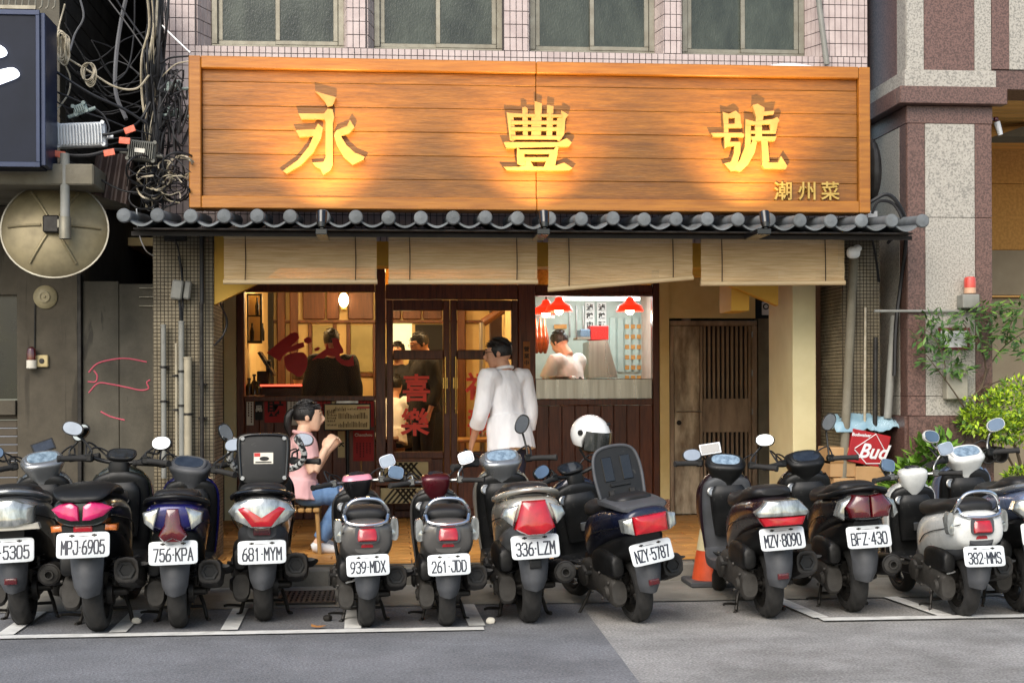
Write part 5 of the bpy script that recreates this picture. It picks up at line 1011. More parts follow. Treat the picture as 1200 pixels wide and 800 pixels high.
A, B = P(1106, 468, YG-.03), P(1131, 432, YG-.03); mb = MB(); mb.bb(A.x, B.x, YG-.09, YG-.003, A.z, B.z, .008); mb.cyl(((A.x+B.x)/2, YG-.09, B.z-.06), ((A.x+B.x)/2, YG-.096, B.z-.06), .02, .02, 12); obj('meter_box', mb, mat('beige_meter_box', '#a39e8e', .6, dirt=.3), None, 'beige meter box low on the granite column behind the leaves', 'meter box')
A, B = P(1155, 456, YG+.3), P(1163, 436, YG+.3)
# ================================================================== SCOOTERS
def tyre_mb(yc, zc, R, hw, tread=True, M=None, N=56):
    """Tyre about the x axis at (0, yc, zc)."""
    prof = []; K = 15
    for j in range(K):
        a = -pi*.5+pi*j/(K-1); prof.append((R-hw*.92+hw*.92*cos(a)**.8 if cos(a) > 0 else R-hw*.92, hw*sin(a)))
    inner = [(R-hw*1.25, hw*.8), (R-hw*1.3, 0), (R-hw*1.25, -hw*.8)]
    mb = MB(M); vs = []; n = K+3
    for i in range(N):
        a = 2*pi*i/N
        for j, (r, x) in enumerate(prof+inner):
            if tread and 3 <= j <= K-4:
                if (i+abs(j-K//2)) % 4 == 0 and j != K//2: r -= .01
                if j in (K//2,): r -= .004
            vs.append(V3((x, yc+cos(a)*r, zc+sin(a)*r)))
    fs = []
    for i in range(N):
        p, q = i*n, ((i+1) % N)*n
        for j in range(n): k = (j+1) % n; fs.append((p+j, p+k, q+k, q+j))
    mb.add(vs, fs); return mb
def rim_mb(yc, zc, R, hw, M=None, spokes=5):
    mb = MB(M); T = Matrix.Translation((0, yc, zc)) @ Matrix.Rotation(radians(90), 4, 'Y')
    mb.lathe([(R*.93, -hw), (R, -hw*.8), (R*.9, 0), (R, hw*.8), (R*.93, hw), (R*.84, hw*.5), (R*.84, -hw*.5)], 32, T, True)
    mb.lathe([(.0, -hw*.8), (R*.3, -hw*.75), (R*.3, hw*.75), (.0, hw*.8)], 20, T)
    for k in range(spokes):
        a = 2*pi*k/spokes+.3; c, s = cos(a), sin(a)
        mb.path([(0, yc+c*R*.25, zc+s*R*.25, hw*.4, R*.16), (0, yc+c*R*.6, zc+s*R*.6, hw*.35, R*.1), (0, yc+c*R*.88, zc+s*R*.88, hw*.4, R*.13)], 10, 2, AX)
    return mb
def lens_mb(poly, y0, curv, bulge, depth=.05, tilt=0., M=None):
    """Domed lens: poly of (x, z); back at y0 + curv*x^2, dome towards -y; tilt leans the top forward."""
    A = sum(poly[i][0]*poly[(i+1) % len(poly)][1]-poly[(i+1) % len(poly)][0]*poly[i][1] for i in range(len(poly)))
    if A < 0: poly = poly[::-1]
    pts = []
    for i in range(len(poly)):
        a, b = poly[i], poly[(i+1) % len(poly)]; m = max(2, int(math.hypot(b[0]-a[0], b[1]-a[1])/.015))
        pts += [(a[0]+(b[0]-a[0])*j/m, a[1]+(b[1]-a[1])*j/m) for j in range(m)]
    cx = sum(p[0] for p in pts)/len(pts); cz = sum(p[1] for p in pts)/len(pts); zm = min(p[1] for p in pts); n = len(pts)
    vs = []
    for s, e in ((1, -depth), (1, 0), (.93, bulge*.6), (.75, bulge*.9), (.4, bulge)):
        for x, z in pts:
            X, Z = cx+(x-cx)*s, cz+(z-cz)*s; vs.append(V3((X, y0+curv*X*X-e+(Z-zm)*tilt, Z)))
    vs.append(V3((cx, y0+curv*cx*cx-bulge*1.02+(cz-zm)*tilt, cz)))
    fs = []
    for r in range(4):
        for j in range(n): k = (j+1) % n; fs.append((r*n+j, r*n+k, (r+1)*n+k, (r+1)*n+j))
    for j in range(n): fs.append((4*n+j, 4*n+(j+1) % n, len(vs)-1))
    fs.append(tuple(range(n))[::-1]); mb = MB(M); mb.add(vs, fs); return mb
def spring_mb(a, b, r, wire, turns, M=None):
    a, b = V3(a), V3(b); t = (b-a).normalized(); u = t.cross(AX).normalized(); v = t.cross(u); pts = []
    for i in range(turns*9+1): f = i/(turns*9); q = 2*pi*turns*f; pts.append(a+(b-a)*f+u*(cos(q)*r)+v*(sin(q)*r))
    mb = MB(M); mb.tube(pts, wire, 6, smooth=False); return mb
def RX(deg, c=(0, 0, 0)): c = V3(c); return Matrix.Translation(c) @ Matrix.Rotation(radians(deg), 4, 'X') @ Matrix.Translation(-c)
def paint(nm, a, b=None, metal=.2, rough=.28, dirt=.3): return mat(nm, a, rough, metal, col2=b or a, vs=4, coat=.5, dirt=dirt, dirtcol='#4c4a46', ds=5, rvar=.08, scr=('#8d8c88', .3, 34., (1, 3, 1), .68))
p_silver = paint('silver_grey_paint', '#8d9092', '#84878a', .6); p_gray = paint('dark_grey_paint', '#7d8083', '#707376', .4); p_green = paint('dark_olive_paint', '#20261f', '#191e19', .3); p_blue = paint('deep_blue_paint', '#15145c', '#101048', .3); p_black = paint('gloss_black_paint', '#0e0e11', '#131317', .1); p_maroon = paint('maroon_paint_gloss', '#54101c', '#470c17', .3); p_champ = paint('champagne_paint', '#b4b0a4', '#a6a297', .5); p_navy = paint('navy_paint', '#141a33', '#10152a', .3); p_plum = paint('dark_plum_paint', '#261420', '#1e1019', .3); p_white = paint('white_scooter_paint', '#d3d5d2', '#c6c8c5', .0); p_pink = paint('pink_trim', '#d98b9c', None, 0.); p_steelblue = paint('silver_blue_paint', '#6f7fa0', '#8a93a8', .5); p_warmgray = paint('warm_grey_paint', '#5e5c59', '#53514f', .35, .4, .4)
m_seat = mat('black_vinyl_seat', '#141415', .5, col2='#1c1c1d', vs=5, bump=.12, bs=220, dirt=.3, dirtcol='#35332f', ds=3)
m_dash = mat('instrument_face', '#9fb4c4', .15, .2, col2='#5d7182', vs=25, coat=.8); m_dashd = mat('dark_instrument', '#161a20', .12, col2='#262c34', vs=20, coat=.8)
m_gdirty = mat('dusty_engine_casting', '#454340', .65, .3, col2='#2f2d2a', vs=7, bump=.15, bs=50, dirt=.6, dirtcol='#24211d', ds=5)
m_exh = mat('scorched_black_exhaust', '#1d1c1c', .5, .4, col2='#2c2a28', vs=9, dirt=.5, dirtcol='#4a443b', ds=6)
m_cone = mat('amber_reflector', '#c98a3a', .2, coat=.6)

_GL = {'0': [[(0,.2),(.2,0),(.8,0),(1,.2),(1,.8),(.8,1),(.2,1),(0,.8),(0,.2)]], '1': [[(.2,.8),(.5,1),(.5,0)]], '2': [[(0,.8),(.2,1),(.8,1),(1,.8),(1,.62),(0,0),(1,0)]], '3': [[(0,.85),(.2,1),(.8,1),(1,.82),(1,.65),(.8,.52),(.4,.52)],[(.8,.52),(1,.38),(1,.18),(.8,0),(.2,0),(0,.15)]], '4': [[(.75,0),(.75,1),(0,.28),(1,.28)]], '5': [[(.95,1),(.1,1),(.05,.55),(.3,.63),(.8,.63),(1,.45),(1,.18),(.8,0),(.2,0),(0,.15)]], '6': [[(.85,1),(.4,.9),(.05,.5),(0,.2),(.2,0),(.8,0),(1,.2),(1,.38),(.8,.55),(.2,.55),(.03,.4)]], '7': [[(0,1),(1,1),(.4,0)]], '8': [[(.2,.53),(.02,.68),(.02,.85),(.2,1),(.8,1),(.98,.85),(.98,.68),(.8,.53),(.2,.53),(0,.38),(0,.18),(.2,0),(.8,0),(1,.18),(1,.38),(.8,.53)]], '9': [[(.15,0),(.6,.1),(.95,.5),(1,.8),(.8,1),(.2,1),(0,.8),(0,.62),(.2,.45),(.8,.45),(.97,.6)]],
 'A': [[(0,0),(.5,1),(1,0)],[(.17,.32),(.83,.32)]], 'B': [[(0,0),(0,1),(.75,1),(.95,.87),(.95,.65),(.75,.53),(0,.53)],[(.75,.53),(1,.38),(1,.15),(.8,0),(0,0)]], 'D': [[(0,0),(0,1),(.65,1),(1,.78),(1,.22),(.65,0),(0,0)]], 'F': [[(0,0),(0,1),(1,1)],[(0,.52),(.8,.52)]], 'J': [[(.4,1),(1,1),(1,.2),(.8,0),(.2,0),(0,.2),(0,.3)]], 'K': [[(0,0),(0,1)],[(1,1),(0,.42)],[(.35,.6),(1,0)]], 'L': [[(0,1),(0,0),(1,0)]], 'M': [[(0,0),(0,1),(.5,.45),(1,1),(1,0)]], 'N': [[(0,0),(0,1),(1,0),(1,1)]], 'P': [[(0,0),(0,1),(.8,1),(1,.85),(1,.6),(.8,.45),(0,.45)]], 'S': [[(1,.83),(.8,1),(.2,1),(0,.83),(0,.68),(.2,.55),(.8,.47),(1,.33),(1,.17),(.8,0),(.2,0),(0,.17)]], 'V': [[(0,1),(.5,0),(1,1)]], 'X': [[(0,0),(1,1)],[(0,1),(1,0)]], 'Y': [[(0,1),(.5,.5),(1,1)],[(.5,.5),(.5,0)]], 'Z': [[(0,1),(1,1),(0,0),(1,0)]], '-': [[(.42,.5),(.58,.5)]]}
def plate_letters(txt, M, W=.236, H=.072, wd=.0095):
    """Flat plate characters built from strokes on the plate's face."""
    mb = MB(M); n = len(txt); un = n-sum(.45 for c in txt if c in '- '); pit = W/un; x = -W/2
    for c in txt:
        w_ = pit*(.55 if c in '- ' else 1)
        for ln in _GL.get(c, []):
            pts = [(x+w_*.14+p*w_*.72, -H/2-.012+q*H) for p, q in ln]
            for i, (a, b) in enumerate(zip(pts, pts[1:])):
                d = math.hypot(b[0]-a[0], b[1]-a[1]); ux, uz = (b[0]-a[0])/d, (b[1]-a[1])/d; e = wd*.42; nx, nz = -uz*wd/2, ux*wd/2; y = -.0072-.00012*(i % 3)
                a2, b2 = (a[0]-ux*e, a[1]-uz*e), (b[0]+ux*e, b[1]+uz*e); mb.add([(a2[0]-nx, y, a2[1]-nz), (b2[0]-nx, y, b2[1]-nz), (b2[0]+nx, y, b2[1]+nz), (a2[0]+nx, y, a2[1]+nz)], [(0, 1, 2, 3)])
        x += w_
    return mb
def proj(p):
    q = _R.transposed() @ (V3(p)-V3((0, 0, CAM_H))); return CX-q.x/q.z*F_PX
def settle(pl, py, bar, lean, sc):
    """Where the scooter stands and which way it points, from where its plate and handlebar are seen."""
    g = G(pl, py); h = 0.
    for _ in range(25):
        R = Matrix.Rotation(radians(h), 3, 'Z') @ Matrix.Rotation(radians(lean), 3, 'Y'); w = lambda q: proj(g+R @ (V3(q)*sc))
        g.x += (pl-w((0, -.40, .53)))/195; h -= (bar-w((0, .885, .96)))/170/1.28*57.3*.6
        g = V3((g.x, G(proj(g), py).y, 0))
    return g, h
def scooter(px, py, head, lean, label, plate, pt, tail='sport', steer=0., plate_tilt=0., tl='red_wide', exhaust='hex', sc=1., headset=None, hs_mat=None, dash=None, shield=None, rail=None, mudm=None, ppad=.0, mirrors=((.28, 1.17), (.28, 1.17)), under=None, plate_z=.535, white_spring=False, mirror_mat=None, extra=None, seat_m=None, lines=True, mir_tilt=(0, 0), plate_col=None, stand=True, wheel_dy=1.2, backrail=True):
    g, head = settle(px, py, head, lean, sc)
    root = thing('scooter', g, label, 'scooter', 'scooters parked along the kerb', (0, radians(lean), radians(head)), True)
    root.scale = (sc, sc, sc)
    Ms = None
    def o(nm, mb, m, par=None, **k): p = obj(nm, mb, m, par or root, **k); _wl[p.name] = None; return p
    retro = tail == 'retro'; hs_mat = hs_mat or m_black; shield = shield or m_black; mudm = mudm or m_grayp; under = under or m_black; seat_m = seat_m or m_seat
    R = .225; rnd = random.Random(label)
    # rear wheel
    wh = o('wheel', tyre_mb(0, R, R, .058), m_rubber); o('rim', rim_mb(0, R, .155, .045), m_dmetal, wh)
    # body shell: tail to the front of the seat
    mb = MB()
    if retro: mb.loftY([(-.385, .69, .10, .045, 3.2), (-.36, .66, .155, .105, 3.2), (-.30, .645, .175, .135, 3, .05), (-.15, .62, .185, .155, 2.8, .06), (.1, .58, .185, .175, 2.6, .06), (.32, .53, .165, .19, 2.6, .05), (.46, .5, .14, .19, 2.6), (.52, .48, .11, .18, 2.6)], 4, 28)
    else: mb.loftY([(-.435, .722, .09, .045, 2.6), (-.42, .722, .135, .072, 2.7), (-.36, .715, .16, .09, 2.6, .1), (-.22, .695, .172, .108, 2.6, .16), (-.05, .665, .178, .125, 2.5, .16), (.15, .62, .175, .15, 2.5, .12), (.32, .56, .155, .18, 2.5, .05), (.45, .51, .135, .19, 2.5), (.52, .48, .11, .18, 2.5)], 4, 28)
    o('body_shell', mb, pt)
    gp_ = cromt([(-.40, .70, .155), (-.2, .655, .186), (0, .62, .193), (.2, .57, .185), (.36, .50, .158)] if retro else [(-.40, .70, .158), (-.25, .675, .182), (-.05, .645, .19), (.15, .60, .186), (.34, .53, .158)], 4); gb = MB()
    for s in (-1, 1): gb.tube([(s*(w_+.0), y, z) for y, z, w_ in gp_], .0035, 6, smooth=False)
    o('panel_gap', gb, m_black, kind='stuff')
    # lower side skirt and under-tail
    mb = MB(); mb.loftY([(-.37, .60, .085, .05, 3), (-.3, .565, .125, .075, 3, .2), (-.12, .52, .15, .09, 3, .1), (.1, .46, .15, .11, 3), (.4, .40, .13, .13, 3), (.55, .36, .12, .1, 3)], 3, 20); o('under_cowl', mb, under)
    for s in (-1, 1): mb = MB(); mb.tube([(s*.13, .28, .33), (s*.19, .26, .33), (s*.235, .25, .335)], .014, 8, smooth=False); o('footpeg', mb, m_rubber)
    # seat
    st = MB()
    if retro: st.loftY([(-.30, .80, .09, .02, 2.6), (-.27, .80, .13, .045, 2.8), (-.12, .80, .15, .06, 2.8), (.08, .765, .155, .055, 2.8), (.22, .75, .15, .06, 2.8), (.4, .745, .13, .06, 2.6), (.5, .725, .09, .05, 2.4), (.53, .70, .05, .02, 2.2)], 4, 24)
    else: st.loftY([(-.26, .835, .08, .02, 2.6), (-.22, .83, .125, .04, 2.8), (-.08, .815, .145, .055, 2.8), (.07, .775, .145, .05, 2.8), (.18, .75, .15, .055, 2.8), (.38, .74, .13, .065, 2.6), (.49, .715, .09, .055, 2.4), (.52, .69, .05, .02, 2.2)], 4, 24)
    o('seat', st, seat_m)
    # grab rail
    if rail: 
        mb = MB()
        if rail == 'hoop': mb.tube([(-.135, -.12, .75), (-.15, -.27, .775), (-.14, -.34, .84), (-.09, -.36, .90), (0, -.365, .915), (.09, -.36, .90), (.14, -.34, .84), (.15, -.27, .775), (.135, -.12, .75)], .0125, 10, 5); mb.tube([(-.145, -.335, .80), (-.12, -.385, .755), (0, -.405, .74), (.12, -.385, .755), (.145, -.335, .80)], .0125, 10, 5); o('grab_rail', mb, m_chrome)
        else: mb.path([(-.17, .02, .765, .02, .018), (-.175, -.2, .79, .022, .02), (-.12, -.34, .825, .03, .018), (0, -.40, .845, .04, .016), (.12, -.34, .825, .03, .018), (.175, -.2, .79, .022, .02), (.17, .02, .765, .02, .018)], 12, 4); o('grab_rail', mb, rail)
    # tail lamp and indicators
    def L_(nm, poly, m, y0=-.385, curv=1.2, bulge=.018, tilt=.55, par=None, depth=.06):
        if not retro and min(z for x, z in poly) > .62 and nm != 'reflector': poly = [(x, .722+(z-.732)*1.42) for x, z in poly]; tilt *= .25; y0 = min(y0, -.40)-.036; curv *= 1.1
        return o(nm, lens_mb(poly, y0, curv, bulge, depth, tilt), m, par)
    if tl == 'square':
        L_('tail_light', [(-.062, .635), (.062, .635), (.068, .66), (.062, .725), (-.062, .725), (-.068, .66)], m_redlens, -.405, .6, .022, .25); bz = MB(); bz.loft([ring(V3((0, -.40+k, .68)), AX, AZ, .08, .062, 4, 28) for k in (0, .06)]); o('light_bezel', bz, m_grayp)
        L_('reflector', [(-.04, .59), (.04, .59), (.04, .622), (-.04, .622)], m_redlens, -.375, .3, .004, 0)
        for s in (-1, 1):
            q = [(s*.165, .64), (s*.205, .645), (s*.21, .73), (s*.185, .775), (s*.165, .765)]; ti = L_('turn_signal', q, m_clear, -.325, .5, .02, .2); bz = MB(); bz.path([(s*.187, -.318, .70, .026, .075), (s*.19, -.27, .70, .03, .08)], 20, 1, AZ, 3); o('lamp_body', bz, m_clear, ti)
    elif tl == 'magenta':
        for s in (-1, 1): L_('tail_light', [(s*.008, .70), (s*.012, .755), (s*.05, .775), (s*.115, .765), (s*.165, .745), (s*.12, .715), (s*.05, .70)], m_maglens, -.415, 1.5, .02, .5)
        mb = MB(); mb.loftY([(-.46, .79, .07, .01, 3), (-.44, .80, .12, .018, 3), (-.36, .83, .16, .022, 3), (-.22, .84, .17, .03, 3), (-.05, .81, .17, .03, 3), (.02, .79, .16, .01, 3)], 3, 20); o('tail_spoiler', mb, m_black)
        L_('reflector', [(-.05, .612), (.05, .612), (.05, .645), (-.05, .645)], m_redlens, -.395, .3, .004, 0)
        for s in (-1, 1): L_('turn_signal', [(s*.105, .615), (s*.175, .61), (s*.18, .645), (s*.105, .65)], m_amber, -.375, .5, .014, .1); 
        mb = MB(); mb.bb(-.12, .12, -.385, -.34, .606, .655, .01); o('light_bar', mb, m_black)
    elif tl == 'vwing':
        L_('tail_light', [(-.035, .77), (.035, .77), (.05, .70), (.085, .655), (.05, .63), (0, .645), (-.05, .63), (-.085, .655), (-.05, .70)], m_dredlens, -.415, 1.4, .02, .45)
        for s in (-1, 1): L_('turn_signal', [(s*.075, .775), (s*.175, .752), (s*.165, .71), (s*.11, .68)], m_clear, -.42, .7, .02, .45)
        mb = MB()
        for k in range(14): i = k % 4; j = k//4; mb.ell((-.03+i*.02+.004*(j % 2), -.435+.45*(.115-.02*j)+.02, .66+.022*(3-j)), (.005, .006, .005), N=8, R=5)
        o('led_dots', mb, m_clear, kind='stuff'); L_('reflector', [(-.045, .575), (.045, .575), (.045, .605), (-.045, .605)], m_redlens, -.395, .3, .004, 0)
    elif tl == 'oval':
        L_('tail_light', [(-.20, .73), (-.16, .765), (-.08, .785), (0, .79), (.08, .785), (.16, .765), (.20, .73), (.15, .69), (.07, .665), (0, .66), (-.07, .665), (-.15, .69)], m_clear, -.43, 1.3, .022, .5)
        q = [(-.15, .745), (-.11, .755), (-.03, .69), (.03, .69), (.11, .755), (.15, .745), (.06, .668), (-.06, .668)]; L_('light_stripe', q, m_redlens, -.434, 1.3, .024, .5)
        mb = MB()
        for k in range(7): a = k*2*pi/6; mb.ell(((cos(a)*.028 if k < 6 else 0), -.455+.06, .745+(sin(a)*.024 if k < 6 else 0)), (.009, .008, .009), N=10, R=6)
        o('led_dots', mb, m_chrome, kind='stuff'); L_('reflector', [(-.05, .575), (.05, .575), (.05, .62), (-.05, .62)], m_dredlens, -.395, .3, .004, 0)
    elif tl == 'trap':
        L_('tail_light', [(-.07, .775), (.07, .775), (.12, .66), (.05, .635), (-.05, .635), (-.12, .66)], m_redlens, -.43, 1.2, .03, .5)
        for s in (-1, 1): L_('turn_signal', [(s*.085, .765), (s*.17, .745), (s*.19, .71), (s*.13, .672)], m_clear, -.415, 1.2, .02, .5)
    elif tl == 'bar':
        L_('tail_light', [(-.11, .675), (.11, .675), (.115, .755), (-.115, .755)], m_redlens, -.43, .9, .02, .3)
        for s in (-1, 1): L_('turn_signal', [(s*.118, .675), (s*.175, .69), (s*.18, .745), (s*.12, .755)], m_clear, -.43, .9, .018, .3)
    elif tl == 'clear_red':
        L_('tail_light', [(-.17, .735), (-.1, .785), (.1, .785), (.17, .735), (.15, .715), (-.15, .715)], m_clear, -.43, 1.1, .02, .5); L_('brake_light', [(-.15, .712), (.15, .712), (.12, .675), (-.12, .675)], m_redlens, -.43, 1.1, .018, .3)
    elif tl == 'corner':
        for s in (-1, 1): L_('tail_light', [(s*.004, .69), (s*.004, .785), (s*.09, .79), (s*.15, .74), (s*.12, .69)], m_dredlens, -.43, 1.4, .022, .5); L_('turn_signal', [(s*.155, .735), (s*.105, .785), (s*.17, .76), (s*.2, .70), (s*.16, .68)], m_clear, -.42, 1.4, .018, .5)
    elif tl == 'star':
        L_('tail_light', [(-.15, .69), (-.16, .755), (-.05, .785), (.05, .785), (.16, .755), (.15, .69), (.05, .675), (-.05, .675)], m_clear, -.43, 1.2, .02, .45)
        mb = MB()
        for k in range(12): a = k*pi/6; mb.tube([(cos(a)*.012-.0, -.415, .735+sin(a)*.012), (cos(a)*.05, -.412, .735+sin(a)*.045)], .004, 5, smooth=False)
        o('star_reflector', mb, m_dredlens, kind='stuff'); L_('light_strip', [(-.18, .66), (.18, .66), (.17, .685), (-.17, .685)], m_whitepaper, -.415, 1.1, .008, .1)
    # plate on its bracket
    pz = plate_z; PM = Matrix.Translation((0, -.40, pz)) @ Matrix.Rotation(radians(plate_tilt), 4, 'Y') @ Matrix.Rotation(radians(-14), 4, 'X')
    mb = MB(PM); mb.loft([ring(V3((0, -y, 0)), AX, AZ, .142-e, .071-e, 9, 36) for y, e in ((0, .0), (.005, 0), (.0065, .002))]); pl = o('number_plate', mb, plate_col or m_plate)
    if plate: o('plate_lettering', plate_letters(plate, PM), m_plink, pl)
    mb = MB(PM)
    for s in (-1, 1): mb.cyl((s*.06, -.0066, .053), (s*.06, -.012, .053), .008, .007, 10); mb.bb(s*.06-.014, s*.06+.014, -.009, -.0066, .049, .057)
    o('bolt', mb, m_dmetal, pl)
    mb = MB(); mb.loftY([(-.395, pz+.02, .06, .03, 4), (-.33, pz+.03, .075, .05, 4), (-.2, pz+.04, .08, .05, 4)], 2, 12); o('plate_bracket', mb, m_black)
    # mudguard flap behind the tyre
    mb = MB(); rows = []
    for f, (y, z, hw, dep) in enumerate(((-.30, .56, .095, .03), (-.355, .46, .092, .035), (-.375, .38, .085, .04), (-.37, .30, .076, .045), (-.345, .25, .058, .045))):
        ringp = []
        for j in range(9): t = -1+j/4; ringp.append(V3((hw*t, y+dep*abs(t)**2.2*1.6, z+.012*(1-abs(t))*(-1 if f == 4 else 0))))
        rows.append(ringp+[p+V3((0, .012, 0)) for p in ringp[::-1]])
    rows_s = []
    for i in range(len(rows)-1):
        for k in range(3): rows_s.append([rows[i][j].lerp(rows[i+1][j], k/3) for j in range(18)])
    rows_s.append(rows[-1]); mb.loft(rows_s); fl_ = o('mudguard', mb, mudm, fix=True)
    if tl in ('bar', 'clear_red', 'star'): L_('reflector', [(-.035, .30), (.035, .30), (.035, .335), (-.035, .335)], m_dredlens, -.382, .3, .004, 0, fl_, .01)
    if tl == 'trap': L_('flap_recess', [(-.035, .38), (.035, .38), (.035, .43), (-.035, .43)], m_black, -.384, .3, .003, 0, fl_, .01)
    # engine, belt case with air box on the left, exhaust on the right
    mb = MB(); mb.loftY([(-.09, .23, .05, .075, 2.6), (-.05, .23, .055, .10, 2.8), (.1, .265, .055, .10, 2.8), (.28, .29, .055, .095, 2.8), (.42, .295, .055, .115, 2.6), (.5, .295, .045, .09, 2.4)], 3, 18, -.135); eg = o('belt_case', mb, m_gdirty)
    mb = MB(); mb.lathe([(.0001, .03), (.05, .028), (.07, .018), (.075, 0)], 20, Matrix.Translation((-.19, .40, .295)) @ Matrix.Rotation(radians(-90), 4, 'Y')); mb.lathe([(.0001, .02), (.03, .018), (.045, 0)], 16, Matrix.Translation((-.19, -.01, .235)) @ Matrix.Rotation(radians(-90), 4, 'Y'))
    for yb_, zb2 in ((-.05, .3), (.1, .35), (.25, .37), (.1, .18), (.28, .2), (.47, .38)): mb.cyl((-.185, yb_, zb2), (-.197, yb_, zb2), .011, .009, 8)
    o('case_covers', mb, m_gdirty, eg, kind='stuff')
    mb = MB(); mb.loftY([(-.15, .40, .03, .03, 3), (-.12, .41, .045, .075, 3), (.05, .42, .05, .09, 3), (.2, .41, .048, .08, 3), (.26, .40, .03, .04, 3)], 3, 16, -.14); o('air_box', mb, m_black)
    mb = MB(); mb.loftY([(.02, .25, .1, .09, 3), (.2, .28, .11, .11, 3), (.4, .3, .11, .12, 3), (.55, .3, .08, .08, 3)], 2, 14, .02)
    for k in range(7): mb.bb(.06, .175, .16+.035*k, .17+.035*k, .2, .36, .003)
    mb.cyl((-.1, 0, R), (.16, 0, R), .024, .024, 12); mb.cyl((.06, 0, R), (.09, 0, R), .075, .075, 20); mb.cyl((.155, 0, R), (.172, 0, R), .02, .02, 6); o('engine', mb, m_dmetal)
    ex = MB()
    if exhaust == 'hex':
        rws = [(-.235, .375, .034, .036), (-.245, .375, .062, .066), (-.225, .37, .072, .078), (-.1, .345, .08, .09), (.08, .305, .07, .078), (.2, .27, .045, .05), (.26, .25, .025, .028)]
        ex.loft([ring(V3((.2-.0*y, y, z)), AX, AZ, a, b, 3.2, 12) for y, z, a, b in cromt(rws, 2)][::-1])
        xo = o('exhaust', ex, m_exh); mb = MB(); mb.lathe([(.05, 0), (.052, .012), (.036, .01), (.03, -.03), (.0001, -.03)], 6, Matrix.Translation((.2, -.246, .375)) @ Matrix.Rotation(radians(90), 4, 'X')); o('tail_pipe', mb, m_black, xo)
        mb = MB(); mb.path([(.262, -.18, .40, .012, .055), (.275, -.06, .375, .012, .065), (.262, .1, .325, .012, .05)], 10, 3, AX); o('heat_shield', mb, m_black, xo)
    else:
        rws = [(-.25, .33, .05, .05), (-.25, .33, .066, .066), (-.2, .325, .072, .072), (-.05, .31, .074, .074), (.1, .285, .062, .062), (.2, .265, .03, .03), (.3, .24, .02, .02)]
        ex.loft([ring(V3((.195, y, z)), AX, AZ, a, b, 2, 20) for y, z, a, b in cromt(rws, 2)][::-1]); xo = o('exhaust', ex, m_exh)
        mb = MB(); mb.lathe([(.055, 0), (.055, .008), (.03, .016), (.028, .03), (.02, .03), (.018, 0), (.0001, 0)], 20, Matrix.Translation((.195, -.25, .33)) @ Matrix.Rotation(radians(90), 4, 'X')); o('tail_pipe', mb, m_gdirty, xo)
        mb = MB(); mb.path([(.262, -.16, .345, .008, .05), (.268, -.04, .33, .008, .055), (.255, .1, .30, .008, .045)], 10, 3, AX); o('heat_shield', mb, m_gdirty, xo)
    mb = MB(); mb.tube([(.18, .2, .265), (.15, .35, .2), (.06, .5, .2), (.03, .55, .24)], .016, 8); o('exhaust_pipe', mb, m_gdirty, xo)
    for s in (-1, 1) if not retro else (-1, 1):
        a, b = (s*.105, -.07, .27), (s*.105, -.01, .6); sk = o('shock_absorber', MB().cyl(a, b, .014, .014, 10).cyl(V3(a).lerp(V3(b), .55), b, .022, .022, 12), m_dmetal); o('spring', spring_mb(V3(a).lerp(V3(b), .12), V3(a).lerp(V3(b), .88), .03, .0065, 8), m_white if (white_spring and s < 0) else m_black, sk)
    # floor, tunnel, leg shield, front cowl
    mb = MB(); mb.loftY([(.47, .30, .13, .10, 3.5), (.6, .275, .175, .055, 4), (.8, .27, .185, .05, 4), (.95, .30, .17, .07, 3.5), (1.02, .36, .14, .08, 3)], 3, 20); o('floorboard', mb, shield)
    mb = MB(); mb.bb(-.12, .12, .58, .9, .3225, .329, .002)
    for k in range(6): mb.bb(-.13+.044*k, -.11+.044*k, .6, .88, .325, .333)
    o('foot_mat', mb, m_rubber)
    mb = MB(); mb.loftZ([(.27, .97, .14, .05, 3), (.36, .985, .155, .055, 3.2), (.5, .965, .168, .06, 3.4), (.65, .935, .178, .06, 3.6), (.78, .905, .175, .06, 3.6), (.835, .89, .15, .055, 3.2), (.865, .88, .08, .04, 2.6)], 4, 24); o('leg_shield', mb, shield)
    for s in (-1, 1): mb = MB(); mb.tube([(s*.15, .985, .33), (s*.172, .965, .5), (s*.182, .935, .65), (s*.178, .905, .78), (s*.14, .885, .85)], .011, 8, 4); o('shield_trim', mb, pt)
    mb = MB(); mb.loftZ([(.45, .90, .10, .03, 3), (.6, .88, .12, .05, 3), (.74, .85, .13, .055, 3), (.8, .845, .10, .03, 3)], 3, 18); o('glove_box', mb, m_black)
    mb = MB(); mb.lathe([(.034, 0), (.034, .012), (.026, .016), (.024, .01), (.0001, .01)], 20, Matrix.Translation((-.12, .845, .76)) @ Matrix.Rotation(radians(78), 4, 'X')); o('storage_cap', mb, m_metal)
    mb = MB(); mb.cyl((.05, .8, .69), (.05, .775, .69), .018, .018, 14); o('ignition_lock', mb, m_metal); mb = MB(); mb.bb(-.03, .03, .797, .812, .53, .59, .004); o('sticker', mb, m_metal)
    mb = MB(); mb.loftZ([(.34, 1.03, .10, .06, 2.4), (.45, 1.06, .155, .09, 2.6), (.6, 1.05, .185, .10, 2.8), (.75, 1.01, .188, .10, 2.8), (.85, .95, .15, .08, 2.6), (.90, .915, .08, .05, 2.2)], 4, 24); o('front_cowl', mb, pt)
    # front wheel, fork, fender and handlebar turn with the steering
    ax0, ax1 = V3((0, wheel_dy, R)), V3((0, .90, .92)); axis = (ax1-ax0).normalized()
    Mw = Matrix.Translation(ax1) @ Matrix.Rotation(radians(steer), 4, axis) @ Matrix.Translation(-ax1); Ms = Mw
    fw_ = o('wheel', tyre_mb(wheel_dy, R, R, .05, False, Ms, 40), m_rubber); o('rim', rim_mb(wheel_dy, R, .16, .038, Ms), m_dmetal, fw_)
